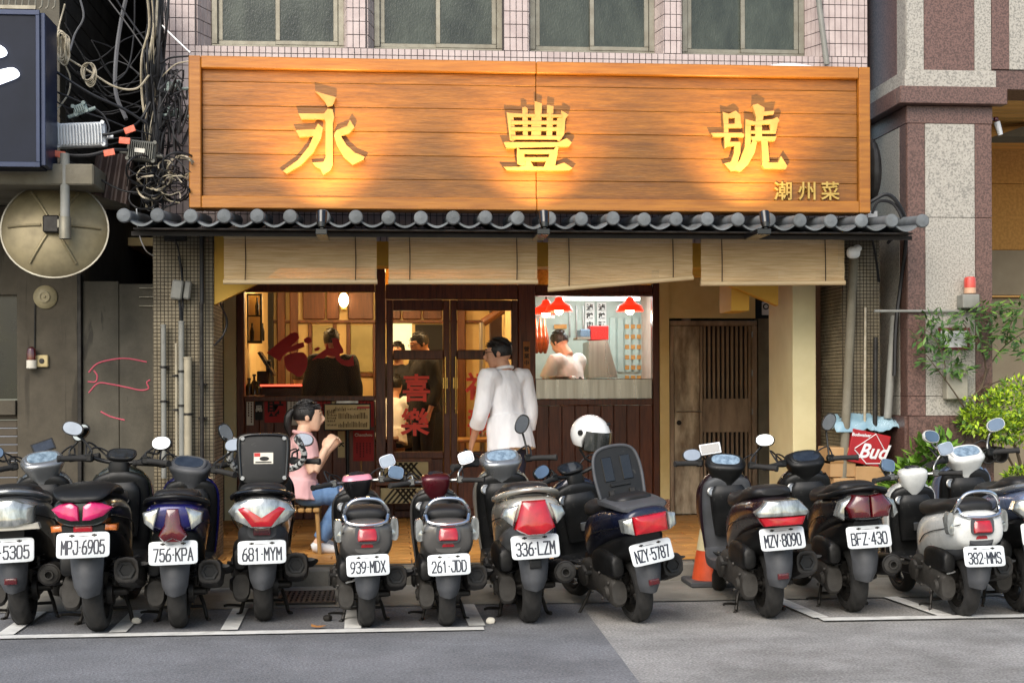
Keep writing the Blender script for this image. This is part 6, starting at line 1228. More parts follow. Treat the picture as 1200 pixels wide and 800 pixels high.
    mb = MB(Ms)
    for s in (-1, 1): mb.cyl((s*.085, wheel_dy, R), (s*.085, wheel_dy-.12, R+.34), .018, .022, 10)
    mb.cyl((-.09, wheel_dy, R), (.09, wheel_dy, R), .012, .012, 8); o('fork', mb, m_dmetal)
    mb = MB(Ms); rr = []
    for k in range(11):
        a = radians(20+130*k/10); c0 = V3((0, wheel_dy+cos(a)*(R+.03), R+sin(a)*(R+.03))); dn = V3((0, cos(a), sin(a))); hw = .068*(.55+.45*sin(pi*(k+1)/12)); rr.append([c0+AX*(hw*t)-dn*(.05*abs(t)**3) for t in (-1, -.75, -.4, 0, .4, .75, 1)]+[c0+AX*(hw*t)-dn*(.05*abs(t)**3+.008) for t in (1, .75, .4, 0, -.4, -.75, -1)])
    mb.loft(rr); o('front_fender', mb, pt, fix=True)
    Ms = Mw @ Matrix.Translation((0, 0, -.04)); h = headset or 'cover'
    mb = MB(Ms)
    if h == 'cover':  # broad cover with a tilted dash
        mb.loftZ([(.80, .91, .06, .06, 2.4), (.86, .905, .085, .07, 2.5), (.92, .895, .115, .09, 2.7), (.965, .89, .14, .10, 2.8), (1.0, .91, .145, .085, 2.6), (1.035, .935, .12, .055, 2.4), (1.05, .95, .07, .025, 2.2)], 4, 26); hc = o('handlebar_cover', mb, hs_mat)
        dM = Ms @ Matrix.Translation((0, .862, 1.012)) @ Matrix.Rotation(radians(42), 4, 'X'); mb = MB(dM); mb.loft([ring(V3((0, 0, z)), AX, AY, a, b, 2.6, 28) for z, a, b in ((-.02, .12, .068), (.008, .12, .068), (.014, .113, .061))]); db = o('dash_bezel', mb, hs_mat, hc); mb = MB(dM); mb.loft([ring(V3((0, 0, z)), AX, AY, a, b, 2.6, 28) for z, a, b in ((.0142, .10, .05), (.017, .098, .048))]); o('speedometer', mb, dash or m_dash, hc)
    elif h == 'naked':
        mb.loftZ([(.84, .90, .06, .05, 2.6), (.92, .90, .07, .06, 2.8), (.97, .89, .06, .05, 2.6)], 3, 18); hc = o('handlebar_cover', mb, hs_mat)
        dM = Ms @ Matrix.Translation((0, .93, 1.01)) @ Matrix.Rotation(radians(35), 4, 'X'); mb = MB(dM); mb.loft([ring(V3((0, 0, z)), AX, AY, a, b, 3, 28) for z, a, b in ((-.035, .06, .04), (.0, .095, .058), (.012, .095, .058))]); o('dash_bezel', mb, m_black, hc); mb = MB(dM); mb.loft([ring(V3((0, 0, z)), AX, AY, a, b, 3, 28) for z, a, b in ((.0122, .082, .046), (.015, .08, .044))]); o('speedometer', mb, dash or m_dashd, hc)
        mb = MB(Ms); mb.tube([(-.2, .86, 1.0), (-.1, .9, .97), (0, .905, .96), (.1, .9, .97), (.2, .86, 1.0)], .014, 10); o('handlebar', mb, m_black, hc)
    else:             # compact retro headset, flat front towards the rider
        mb.loftZ([(.84, .89, .05, .05, 2.6), (.90, .88, .085, .07, 3), (.96, .87, .105, .08, 3.2), (1.01, .865, .11, .08, 3), (1.035, .875, .095, .06, 2.6), (1.045, .88, .06, .035, 2.4)], 4, 24); hc = o('handlebar_cover', mb, hs_mat)
        mb = MB(Ms); mb.tube([(-.22, .84, .99), (-.1, .88, .985), (0, .89, .985), (.1, .88, .985), (.22, .84, .99)], .014, 10); o('handlebar', mb, m_metal, hc)
        if extra == 'pinkband': mb = MB(Ms); mb.loftZ([(1.0, .862, .114, .083, 3), (1.03, .868, .104, .07, 2.8), (1.04, .872, .09, .055, 2.6)], 3, 24); o('trim_band', mb, p_pink, hc)
        dM = Ms @ Matrix.Translation((0, .87, 1.04)) @ Matrix.Rotation(radians(18), 4, 'X'); mb = MB(dM); mb.loft([ring(V3((0, 0, z)), AX, AY, a, b, 2.4, 24) for z, a, b in ((-.01, .06, .042), (.009, .06, .042), (.012, .055, .038))]); o('speedometer', mb, dash or m_dashd, hc)
    for s, (mx, mz), mt in zip((-1, 1), mirrors, mir_tilt):
        mb = MB(Ms); mb.tube([(s*.185, .85, .985), (s*.25, .815, .985), (s*.35, .765, .98)], .0185, 12, smooth=False); mb.tube([(s*.343, .768, .98), (s*.358, .76, .98)], .022, 12, smooth=False); gp = o('grip', mb, m_rubber, hc)
        mb = MB(Ms); mb.box((s*.185, .852, .988), (.055, .05, .05), None, .01); mb.box((s*.18, .84, 1.01), (.035, .03, .012), None, .003); o('switch_pod', mb, m_black if not retro else m_metal, hc)
        mb = MB(Ms); mb.tube([(s*.17, .89, .985), (s*.2, .90, .982), (s*.28, .855, .978), (s*.35, .81, .97), (s*.36, .80, .966)], lambda t: .0075-.002*t, 8, 4); o('brake_lever', mb, m_metal, hc)
        if mx:
            c = V3((s*mx, .86, mz)); mb = MB(Ms); mb.tube([(s*.175, .86, 1.0), (s*.18, .87, 1.04), (s*(.18+(mx-.18)*.55), .90, mz-.07), (s*(mx-.01), .885, mz-.035)], .0075, 8, 4); ms = o('mirror', mb, m_metal if retro or mirror_mat else m_black)
            T = Ms @ Matrix.Translation(c) @ Matrix.Rotation(radians(s*(-14)+mt), 4, 'Y') @ Matrix.Rotation(radians(s*-8), 4, 'Z') @ Matrix.Rotation(radians(-15), 4, 'X')
            n_ = 2.3 if not retro else 3.6; a_, b_ = (.066, .044) if not retro else (.058, .047)
            mb = MB(T); mb.loft([ring(V3((0, y, 0)), AX, AZ, a_*e, b_*e, n_, 26) for y, e in ((-.012, 1), (-.002, 1.04), (.012, .98), (.03, .75), (.042, .35), (.045, .05))]); o('mirror_shell', mb, mirror_mat or m_black, ms)
            mb = MB(T); mb.loft([ring(V3((0, y, 0)), AX, AZ, a_*e, b_*e, n_, 26) for y, e in ((-.0122, .94), (-.0165, .9))]); o('mirror_glass', mb, m_mirror, ms)
    # cables from the bar to the shield
    mb = MB()
    for s, q in ((-1, .0), (1, .02), (-1, .04)): mb.tube([Ms @ V3((s*.21, .86, .985)), Ms @ V3((s*(.19+q), .95, 1.05+q*.8)), Ms @ V3((s*(.11+q), 1.0, 1.02)), Ms @ V3((s*.07, .98, .93)), V3((s*.05, .95, .82))], .006, 6)
    o('control_cables', mb, m_cable, kind='stuff')
    mb = MB()
    if stand:
        for s in (-1, 1): mb.tube([(s*.09, .3, .2), (s*.13, .26, .1), (s*.15, .24, .02), (s*.17, .2, .012)], .012, 8, 3)
        mb.tube([(-.13, .26, .09), (.13, .26, .09)], .01, 8, smooth=False); mb.tube([(-.14, .25, .06), (-.22, .2, .075), (-.25, .17, .075)], .009, 8, 3)
    else: mb.tube([(-.13, .42, .22), (-.2, .44, .1), (-.27, .45, .01)], .011, 8, 3); mb.bb(-.3, -.24, .43, .47, .002, .012, .003)
    o('stand', mb, m_dmetal)
    return root, o, Ms
S_ = scooter
s5305 = S_(10, 732, 50, -2, 'grey scooter at the left picture edge with a starred clear tail lamp', '   -5305', p_gray, tl='star', exhaust='round', hs_mat=p_silver, rail=p_silver, steer=14, mirrors=((.30, 1.10), (.27, 1.15)), shield=m_black, mir_tilt=(0, -25), mudm=m_grayp, plate_z=0.5)
S_(97.5, 739, 140, -1.5, 'big dark olive scooter with a magenta tail lamp, plate MPJ-6905', 'MPJ-6905', p_green, tl='magenta', headset='naked', steer=-10, sc=1.03, mirrors=((.30, 1.17), (.28, 1.1)), mudm=m_grayp, plate_z=0.54, mir_tilt=(0, 10))
S_(203, 735, 223, 0, 'deep blue scooter with clear wing lamps, plate 756-KPA', '756-KPA', p_blue, tl='vwing', steer=-16, rail=m_black, hs_mat=m_grayp, dash=m_dashd, mirrors=((0, 0), (.30, 1.17)), mudm=m_grayp, plate_tilt=-1.5, sc=0.97, plate_z=0.51)
s681 = S_(307, 727, 312, 0, 'black scooter with an upright black rear box lid, plate 681-MYM', '681-MYM', p_black, tl='oval', steer=4, rail=m_blackg, under=m_grayp, mirrors=((.27, 1.2), (.26, 1.13)), mudm=m_grayp, mir_tilt=(50, 25), plate_tilt=-1, plate_z=0.475, sc=0.99)
s939 = S_(431, 734, 418, -1, 'worn grey retro scooter with a pink headset band, plate 939-MDX', '939-MDX', p_warmgray, 'retro', 8, -1, 'square', 'hex', rail='hoop', headset='retro', hs_mat=p_black, extra='pinkband', mirrors=((0, 0), (.24, 1.12)), mirror_mat=m_chrome, white_spring=True, plate_z=0.475, under=p_warmgray, sc=0.87)
S_(526, 733, 510, -1, 'grey retro scooter with maroon sides and headset, plate 261-JDD', '261-JDD', p_warmgray, 'retro', 4, -1, 'square', 'hex', rail='hoop', headset='retro', hs_mat=p_maroon, mirrors=((.30, 1.07), (.24, 1.15)), mirror_mat=m_chrome, plate_z=0.475, under=p_warmgray, sc=0.87)
S_(627, 729, 587, -3, 'champagne silver scooter with a red wedge tail lamp, plate 336-LZM', '336-LZM', p_champ, tl='trap', exhaust='round', rail=p_champ, hs_mat=p_silver, steer=4, mirrors=((0, 0), (.16, 1.22)), mudm=m_grayp, plate_z=0.51, under=p_gray, mir_tilt=(0, -50))
s5787 = S_(763, 728, 672, -8, 'navy scooter leaning with its rear box lid open, plate NZY-5787', 'NZY-5787', p_navy, tl='bar', headset='naked', steer=10, mirrors=((.27, 1.05), (0, 0)), mudm=m_grayp, plate_tilt=-2, stand=False, plate_z=0.51, mir_tilt=(-30, 0), sc=0.93)
s8090 = S_(917, 723, 850, -3, 'dark plum scooter with a clear and red tail lamp, plate MZV-8090', 'MZV-8090', p_plum, tl='clear_red', headset='cover', hs_mat=m_black, steer=-14, shield=m_grayp, rail=None, mirrors=((.24, 1.04), (.27, 1.17)), mudm=m_grayp, plate_tilt=-1, mir_tilt=(-20, 10), sc=0.96, plate_z=0.555)
S_(1018, 716, 943, -3, 'sporty black scooter with dark corner tail lamps, plate BFZ-430', 'BFZ-430', p_black, tl='corner', exhaust='round', rail=m_black, steer=6, hs_mat=m_black, mirrors=((0, 0), (.20, 1.25)), plate_tilt=0, mudm=m_grayp, dash=m_dashd, mir_tilt=(0, -45), sc=0.97)
S_(1153, 722, 1068, -2.5, 'white and grey retro scooter with a red square tail lamp, plate 382-MMS', '382-MMS', p_white, 'retro', 4, 1.5, 'square', 'hex', rail='hoop', headset='retro', hs_mat=p_white, mirrors=((.20, 1.08), (.28, 1.17)), mirror_mat=m_chrome, white_spring=True, plate_z=0.475, under=m_grayp, shield=m_black, sc=0.88)
sblue = S_(1224, 716, 1130, -2, 'silver blue scooter at the right picture edge with a red eye lamp', '', p_steelblue, tl='trap', exhaust='round', headset='cover', hs_mat=p_white, steer=14, rail=p_silver, mirrors=((.26, 1.16), (.26, 1.17)), dash=m_dash, mirror_mat=p_white)
# extras that belong to single scooters
r_, o_, Ms_ = s681
mb = MB(); T = Matrix.Translation((0, .12, 1.0)) @ Matrix.Rotation(radians(-8), 4, 'X')
mb = MB(T); mb.loft([ring(V3((0, y, 0)), AX, AZ, a, b, 6, 36, .06) for y, a, b in ((-.05, .13, .135), (-.045, .152, .155), (.0, .165, .17), (.04, .165, .17), (.06, .14, .15))]); lid = o_('box_lid', mb, m_black, fix=True)
mb = MB(T); mb.tube([(-.14, -.055, -.12), (-.15, -.055, .1), (-.12, -.055, .145), (0, -.055, .155), (.12, -.055, .145), (.15, -.055, .1), (.14, -.055, -.12)], .008, 8); o_('lid_ridge', mb, m_blackg, lid)
mb = MB(T)
for x, z in ((-.13, .13), (.13, .13), (-.13, -.12), (.13, -.12)): mb.cyl((x, -.05, z), (x, -.062, z), .015, .013, 12)
o_('lid_bolts', mb, m_metal, lid, kind='stuff')
mb = MB(T); mb.bb(-.06, .06, -.0525, -.05, -.03, .04); st_ = o_('sticker', mb, m_whitepaper, lid)
mb = MB(T); mb.bb(-.058, -.02, -.0535, -.0526, .015, .038); o_('red_block', mb, m_red, st_); mb = MB(T); mb.ell((.005, -.0535, .002), (.03, .001, .014)); mb.bb(-.05, .05, -.0535, -.0526, -.024, -.016); o_('dark_print', mb, m_ink, st_)
m_camo = mat('camouflage_tape', '#b9bab6', .35, .2, col2='#1b1c1c', vs=38, thr=(.47, .53))
for s in (-1, 1):
    mb = MB(Ms_); mb.tube([(s*.1, .83, .93), (s*.2, .78, .95), (s*.25, .74, 1.02), (s*.23, .73, 1.1), (s*.2, .74, 1.16)], .022, 10, 4); o_('bar_end_guard', mb, m_camo)
r_, o_, Ms_ = s5787
T = Matrix.Translation((0, -.02, .835)) @ Matrix.Rotation(radians(-12), 4, 'X')
mb = MB(T); mb.prism([(-.155, 0), (.155, 0), (.165, .15), (.15, .27), (.10, .325), (0, .34), (-.10, .325), (-.15, .27), (-.165, .15)], lambda a, b, d: V3((a, d, b)), -.012, .03); lid = o_('open_lid', mb, m_black, sharp=20)
mb = MB(T); mb.tube([(-.155, -.012, .005), (-.165, -.012, .15), (-.15, -.012, .27), (-.10, -.012, .325), (0, -.012, .34), (.10, -.012, .325), (.15, -.012, .27), (.165, -.012, .15), (.155, -.012, .005)], .011, 8, 4); o_('lid_rim', mb, m_grayp, lid)
for x in (-.065, .065): mb = MB(T); mb.box((x, -.014, .19), (.07, .012, .16), None, .006); o_('lid_panel', mb, m_blackg, lid); mb = MB(T); mb.bb(x*1.1-.018, x*1.1+.018, -.03, -.0125, .0, .05, .005); o_('lid_hinge', mb, m_dmetal, lid)
mb = MB(T); mb.box((0, -.018, .085), (.14, .014, .025), None, .005); o_('lid_handle', mb, m_black, lid)
mb = MB(); mb.loftY([(-.40, .79, .10, .012, 4), (-.38, .80, .155, .02, 4), (-.2, .815, .17, .028, 4), (0, .82, .165, .03, 4), (.05, .82, .15, .02, 4)], 3, 24); o_('rear_carrier', mb, m_grayp)
for (r_, o_, Ms_), x, m1 in ((s8090, -.11, m_white), (s5305, .02, m_black)):
    T = Ms_ @ Matrix.Translation((x, .93, 1.09)) @ Matrix.Rotation(radians(-18), 4, 'X') @ Matrix.Rotation(radians(-12), 4, 'Y'); mb = MB(T); mb.box((0, 0, 0), (.15, .012, .08), None, .005); h_ = o_('phone_holder', mb, m1); mb = MB(T); mb.box((0, -.0075, 0), (.13, .003, .062), None, .001); o_('phone', mb, m_dashd, h_); mb = MB(Ms_); mb.tube([(x, .93, 1.08), (x*.8, .93, 1.03), (x*.7, .92, .98)], .01, 8); o_('holder_arm', mb, m_black, h_)
r_, o_, Ms_ = sblue
mb = MB(Ms_); rows = []
for i in range(9):
    f = i/8; rows.append([V3((cos(pi*j/12)*(.16-.03*f*f), 1.0+sin(pi*j/12)*.07-.05*f, 1.0+.22*f-.06*f*abs(cos(pi*j/12))**3)) for j in range(13)])
mb.grid(rows); o_('windscreen', mb, glass_mat('tinted_screen', (.75, .8, .78)))
# white helmet hung on the right mirror stalk of the navy scooter
hp_ = P(692, 509, 9.18); HM = Matrix.Translation(hp_) @ Matrix.Rotation(radians(38), 4, 'Z') @ Matrix.Rotation(radians(10), 4, 'X')
ht = thing('helmet', hp_-AZ*.14, 'white open face helmet hung over the handlebar of the navy scooter', 'helmet')
mb = MB(HM); vs = []; NN, RR = 28, 16
rows = []
for i in range(RR+1):
    th = i/RR*radians(125); row = []
    for j in range(NN):
        a = 2*pi*j/NN; x, y, z = sin(th)*cos(a), sin(th)*sin(a), cos(th)
        fr = max(0, -y); z2 = z if not (fr > .3 and z < .25) else .25+(z-.25)*.12*(1-min(1, (fr-.3)*3))+(.0)
        row.append(V3((x*.122, y*.15, z2*.135)))
    rows.append(row)
mb.loft(rows+[[p*.9 for p in r] for r in rows[::-1]], False); o = obj('shell', mb, mat('white_helmet_gloss', '#dcdddb', .15, col2='#d0d1cf', coat=.8), ht, fix=True)
mb = MB(HM); mb.ell((0, .01, -.01), (.105, .125, .115), N=20, R=12); obj('lining', mb, m_seat, ht)
mb = MB(HM); rr = []
for j in range(15):
    a = radians(-155+130*j/14); rr.append([V3((cos(a)*r*.86, sin(a)*r*1.02, z)) for r, z in ((.15, .04), (.155, -.02), (.145, -.09), (.142, -.09), (.151, -.02), (.147, .04))])
mb.loft(rr); obj('visor', mb, mat('smoked_visor', '#3a3c3a', .08, col2='#2d2f2d', coat=.8, spec=.8), ht, fix=True)
mb = MB(HM); mb.tube([(-.11, -.02, -.09), (-.06, -.05, -.16), (.02, -.06, -.17), (.09, -.03, -.11)], .009, 6); obj('strap', mb, m_black, ht)
mb = MB(HM)
for s in (-1, 1): mb.cyl((s*.118, -.02, .02), (s*.13, -.02, .02), .02, .018, 14)
obj('pivot', mb, m_dmetal, ht); mb = MB(HM); mb.box((.05, -.105, .092), (.03, .012, .02), Matrix.Rotation(radians(-40), 3, 'X'), .003); obj('vent', mb, m_ink, ht)
# ================================================================== PEOPLE
def remesh(name, mb, voxel, m, parent, smooth=4, fac=.5):
    me = mesh_from(mb, name); ob = bpy.data.objects.new(name, me)
    r = ob.modifiers.new('r', 'REMESH'); r.mode = 'VOXEL'; r.voxel_size = voxel; r.use_smooth_shade = True
    s_ = ob.modifiers.new('s', 'SMOOTH'); s_.iterations = smooth; s_.factor = fac
    me2 = eval_mesh(ob)
    me2.polygons.foreach_set('use_smooth', [True]*len(me2.polygons)); me2.materials.clear(); me2.materials.append(m)
    o = bpy.data.objects.new(name, me2); COL.objects.link(o); o.parent = parent; _wl[o.name] = None; return o
def limb(mb, pts, rad, N=14, up=AY, k=4):
    mb.path([(*p, *(r if isinstance(r, tuple) else (r, r))) for p, r in zip(pts, rad)], N, k, up, 2)
def head_mb(mb, H):
    """Head in its own frame (face towards +y, centre of the skull at 0) placed by H."""
    b = MB(H); b.ell((0, -.012, .018), (.076, .097, .098), N=20, R=14)
    b.loft([ring(V3((0, y, z)), AX, AY, a, c, 2.3, 18) for z, y, a, c in ((.06, .02, .068, .082), (.02, .022, .069, .083), (-.03, .025, .063, .078), (-.065, .035, .053, .064), (-.095, .05, .038, .042), (-.108, .06, .022, .022))])
    b.path([(0, .098, .035, .008, .008), (0, .112, .01, .010, .010), (0, .125, -.012, .013, .011), (0, .112, -.024, .014, .008)], 10, 2, AX)
    b.path([(-.022, .10, -.045, .006, .006), (0, .108, -.045, .009, .009), (.022, .10, -.045, .006, .006)], 8, 2, AZ)
    b.path([(-.045, .085, .04, .010, .009), (-.02, .099, .043, .011, .009), (.02, .099, .043, .011, .009), (.045, .085, .04, .010, .009)], 8, 2, AZ)
    for s in (-1, 1): b.ell((s*.076, -.005, -.002), (.009, .02, .032), Matrix.Rotation(radians(s*12), 4, 'Z'), 12, 8)
    b.loft([ring(V3((0, y, z)), AX, AY, a, a*1.0, 2, 16) for z, y, a in ((-.19, -.045, .062), (-.13, -.035, .056), (-.07, -.02, .055))])
    mb.add(b.v, b.f)
def hair_mb(H, long_=0., bun=False, short=True):
    b = MB(H); rnd = random.Random(5); rows = []
    for i in range(15):
        th = radians(3+i*8.2); row = []
        for j in range(28):
            a = 2*pi*j/28; x, y, z = sin(th)*cos(a), sin(th)*sin(a), cos(th)
            lim = .035 if y > .55 else (-.03 if y > .1 else -.085-long_)
            zz = max(z*.108+.024, lim+.008*noise.noise((x*9, y*9, 3.1))); r = 1+.05*noise.noise((x*5+2, y*5, z*5))
            row.append(V3((x*.083*r, (y*.104-.014)*r, zz)))
        rows.append(row)
    b.loft(rows+[[p*.93 for p in r] for r in rows[::-1]], True)
    for k in range(70):
        a = rnd.uniform(0, 2*pi); th = radians(rnd.uniform(8, 70)); d = V3((sin(th)*cos(a)*.084, sin(th)*sin(a)*.105-.014, cos(th)*.11+.024)); t = V3((rnd.uniform(-.6, .6), .9, .35)).normalized()
        b.path([(*(d-t*.02), .003, .003), (*(d+V3((0, 0, .004))), .007, .005), (*(d+t*.028+V3((0, 0, -.003))), .001, .001)], 5, 2, AX)
    if bun:
        b.path([(0, -.10, .05, .02, .02), (0, -.125, .045, .022, .022), (0, -.15, .0, .032, .03), (0, -.155, -.07, .03, .026), (0, -.14, -.13, .016, .012), (0, -.13, -.16, .003, .003)], 12, 4, AX)
    return b
def hand_mb(mb, M_, curl=.5, side=1):
    """Palm starts at the wrist (origin), fingers run along -z; thumb leaves the palm towards +y; palm faces side*x."""
    b = MB(M_); b.loft([ring(V3((0, y, z)), AX, AY, a, c, 2.6, 14) for z, y, a, c in ((.015, 0, .02, .026), (-.02, .002, .017, .034), (-.055, .003, .015, .041), (-.088, .002, .012, .040), (-.097, .002, .007, .036))])
    for k, (y, L_) in enumerate(((.031, .072), (.011, .08), (-.010, .075), (-.030, .058))):
        p = V3((0, y, -.09)); pts = [p+V3((0, 0, .02)), p]; ang = 0
        for q in range(3): ang += curl*(.35+.25*q)+.04*k; p = p+V3((side*sin(ang), (y)*.06, -cos(ang)))*L_*(.42, .33, .25)[q]; pts.append(p)
        limb(b, pts, [.0095, .0095, .0088, .008, .006], 9, AY, 2)
    limb(b, [V3((0, .028, -.015)), V3((side*.012, .048, -.045)), V3((side*.022, .056, -.075)), V3((side*.03, .054, -.098))], [.013, .012, .0105, .007], 9, AX, 2)
    mb.add(b.v, b.f)
def aim(p, d, fwd):
    """Frame at p with -z along d and +y close to fwd."""
    z = -V3(d).normalized(); x = V3(fwd).cross(z)*1.; x.normalize(); y = z.cross(x)
    return Matrix.Translation(p) @ Matrix((x, y, z)).transposed().to_4x4()
def person(loc, yaw, label, J, cloth, voxel=.009, hand_curl=(.5, .5), head_rot=(0, 0), hair='short', trousers=None, shoes=None, group=None, glasses=False, mask=False, sleeve=.62, loose=1., hair_m=None, skin=None, apron=None, thumb=(None, None), collar=False):
    """J: joints in the person's own frame, facing +y. head_rot = (turn left, nod down) in degrees."""
    J = {k: V3(v) for k, v in J.items()}; root = thing('person', loc, label, 'person', group, (0, 0, radians(yaw)), True); skin = skin or m_skin
    H = Matrix.Translation(J['head']) @ Matrix.Rotation(radians(head_rot[0]), 4, 'Z') @ Matrix.Rotation(radians(-head_rot[1]), 4, 'X')
    mb = MB(); head_mb(mb, H)
    pel, ch, nk = J['pelvis'], J['chest'], J['neck']
    def torso(e): 
        b = MB(); mid = pel.lerp(ch, .5)
        b.path([(*(pel-(ch-pel)*.18), .10+e, .075+e), (*pel, .155+e, .105+e), (*mid, .142+e, .098+e), (*ch, .158+e, .108+e), (*ch.lerp(nk, .45), .158+e, .092+e), (*ch.lerp(nk, .78), .11+e*.7, .07+e*.7), (*nk, .055+e*.4, .055+e*.4)], 22, 4, AY, 2.3); return b
    t = torso(0); mb.add(t.v, t.f)
    limb(mb, [ch.lerp(nk, .6), nk, J['head']+V3((0, -.01, -.05))], [.06, .056, .05])
    for s, n in ((-1, 'L'), (1, 'R')):
        sh, el, wr = J['sh'+n], J['el'+n], J['wr'+n]
        limb(mb, [sh.lerp(ch, .35), sh, sh.lerp(el, .5), el, el.lerp(wr, .35), wr, wr+(wr-el).normalized()*.01], [.05, .056, .047, .039, .041, .027, .026])
        d = (wr-el).normalized(); f = V3(thumb[0 if s < 0 else 1] or (0, 1, 0)); hand_mb(mb, aim(wr, d, f), hand_curl[0 if s < 0 else 1], -s)
        hp, kn, an = J['hp'+n], J['kn'+n], J['an'+n]
        limb(mb, [hp.lerp(pel, .4), hp, hp.lerp(kn, .5), kn, kn.lerp(an, .3), an], [.08, .088, .074, .056, .058, .036])
        fd = J.get('ft'+n) or V3((0, 1, 0)); limb(mb, [an+V3((0, 0, .02)), an+V3((0, 0, -.035)), an+fd*.08+V3((0, 0, -.05)), an+fd*.17+V3((0, 0, -.06))], [.034, .04, .036, .02], 12, AX)
    remesh('body', mb, voxel, skin, root, 5)
    # clothing
    e = .016*loose; mb = torso(e)
    hem = pel-(ch-pel).normalized()*(.05 if J['knL'].y > .3 else .16 if trousers else .1)
    mb.path([(*hem, .195+e*1.2, .15+e*1.2), (*pel, .185+e, .138+e), (*pel.lerp(ch, .4), .158+e, .115+e)], 22, 3, AY, 2.4)
    for n in 'LR':
        sh, el, wr = J['sh'+n], J['el'+n], J['wr'+n]; pts = [sh.lerp(ch, .4), sh, sh.lerp(el, .55)]; rr = [.07+e, .072+e, .062+e*1.2]
        if sleeve > .75: pts += [el, el.lerp(wr, (sleeve-.5)*2-.02), el.lerp(wr, (sleeve-.5)*2)]; rr += [.054+e, .05+e, .05+e]
        else: pts += [sh.lerp(el, sleeve*1.2-.02), sh.lerp(el, sleeve*1.2)]; rr += [.062+e*1.4, .062+e*1.4]
        limb(mb, pts, rr, 16)
    top = remesh('shirt', mb, max(voxel, .008), cloth, root, 6)
    md = top.data; cn = [(v.co.copy(), v.normal.copy()) for v in md.vertices]; flat = []
    for p, n_ in cn:
        w_ = .010*noise.noise(V3((p.x*9, p.y*9, p.z*6))+V3((3, 1, 0)))+.006*noise.noise(V3((p.x*20, p.y*20, p.z*8)))-.004*abs(noise.noise(V3((p.x*11+p.z*9, p.y*11, p.z*5-p.x*7))))
        flat += (p+n_*w_*loose)[:]
    md.vertices.foreach_set('co', flat); md.update()
    if collar:
        b = MB(); b.tube([nk+V3((cos(a)*.066, sin(a)*.066-.005, .012-.012*sin(a))) for a in [2*pi*i/10 for i in range(10)]], .014, 8, 4, True); o = obj('collar', b, cloth, root); _wl[o.name] = None
    mb = MB(); mb.path([(*(pel-(ch-pel)*.2), .12, .09), (*pel, .14, .10), (*(pel+(ch-pel)*.1), .13, .095)], 20, 3, AY, 2.4)
    for n in 'LR':
        hp, kn, an = J['hp'+n], J['kn'+n], J['an'+n]; limb(mb, [hp.lerp(pel, .4), hp, hp.lerp(kn, .5), kn, kn.lerp(an, .5), kn.lerp(an, .93)], [.08, .09, .084, .07, .066, .06], 16)
    remesh('trousers', mb, max(voxel, .009), trousers or mat('dark_trousers', '#17171c', .8, col2='#202026', vs=8), root, 5)
    for n in 'LR':
        an = J['an'+n]; fd = J.get('ft'+n) or V3((0, 1, 0)); b = MB(); limb(b, [an+V3((0, 0, .0))-fd*.05+V3((0, 0, -.04)), an+V3((0, 0, -.03)), an+fd*.1+V3((0, 0, -.052)), an+fd*.19+V3((0, 0, -.062)), an+fd*.22+V3((0, 0, -.064))], [(.03, .03), (.046, .05), (.046, .036), (.044, .026), (.02, .018)], 14, AZ); o = obj('shoe', b, shoes or m_black, root); _wl[o.name] = None
    hm = hair_m or m_hair
    if hair: o = obj('hair', hair_mb(H, .05 if hair == 'tail' else 0, hair == 'tail'), hm, root, fix=True); _wl[o.name] = None
    b = MB(H)
    for s in (-1, 1): b.ell((s*.031, .091, .019), (.011, .006, .006), N=10, R=6)
    o = obj('eyes', b, mat('eye', '#1d1512', .2), root, kind='stuff'); _wl[o.name] = None
    b = MB(H)
    for s in (-1, 1): b.path([(s*.05, .086, .046, .003, .004), (s*.03, .1, .052, .004, .005), (s*.014, .102, .048, .002, .003)], 6, 2, AZ)
    o = obj('eyebrows', b, hm, root, kind='stuff'); _wl[o.name] = None
    b = MB(H); b.path([(-.024, .104, -.045, .002, .002), (0, .117, -.044, .004, .004), (.024, .104, -.045, .002, .002)], 6, 2, AZ); o = obj('lips', b, mat('lips', '#8d4f46', .5), root); _wl[o.name] = None
    if glasses:
        b = MB(H)
        for s in (-1, 1): b.tube([(s*.033+cos(a)*.024, .118, .02+sin(a)*.017) for a in [2*pi*i/10 for i in range(10)]], .0022, 6, 3, True); b.tube([(s*.057, .117, .024), (s*.077, .06, .022), (s*.079, -.01, .018)], .0022, 6, 3)
        b.tube([(-.01, .119, .022), (.01, .119, .022)], .002, 6, smooth=False); o = obj('glasses', b, m_ink, root, kind='stuff'); _wl[o.name] = None
    if mask: b = MB(H); b.ell((0, .06, -.045), (.064, .064, .05), N=18, R=10, sq=2.4); o = obj('face_mask', b, m_black, root); _wl[o.name] = None
    if apron:
        b = MB(); b.path([(*(ch+V3((0, .03, .02))), .11, .125), (*(pel+V3((0, .03, .05))), .17, .13), (*(pel+V3((0, .04, -.15))), .18, .14)], 20, 3, AY, 2.4); o = obj('apron', b, apron, root); _wl[o.name] = None
    return root
def standing(h=1.0, lean=0., arms=None):
    k = h; J = dict(pelvis=(0, 0, .93*k), chest=(0, .03+lean*.5, 1.24*k), neck=(0, .01+lean, 1.44*k), head=(0, .05+lean*1.25, 1.585*k), shL=(-.185, lean*.85, 1.385*k), shR=(.185, lean*.85, 1.385*k), hpL=(-.09, 0, .9*k), hpR=(.09, 0, .9*k), knL=(-.10, .02, .49*k), knR=(.10, .03, .49*k), anL=(-.11, -.02, .085), anR=(.11, -.01, .085))
    J.update(elL=(-.25, lean*.85-.03, 1.09*k), wrL=(-.25, lean*.8+.06, .845*k), elR=(.25, lean*.85-.03, 1.09*k), wrR=(.25, lean*.8+.05, .845*k)); J.update(arms or {}); return J
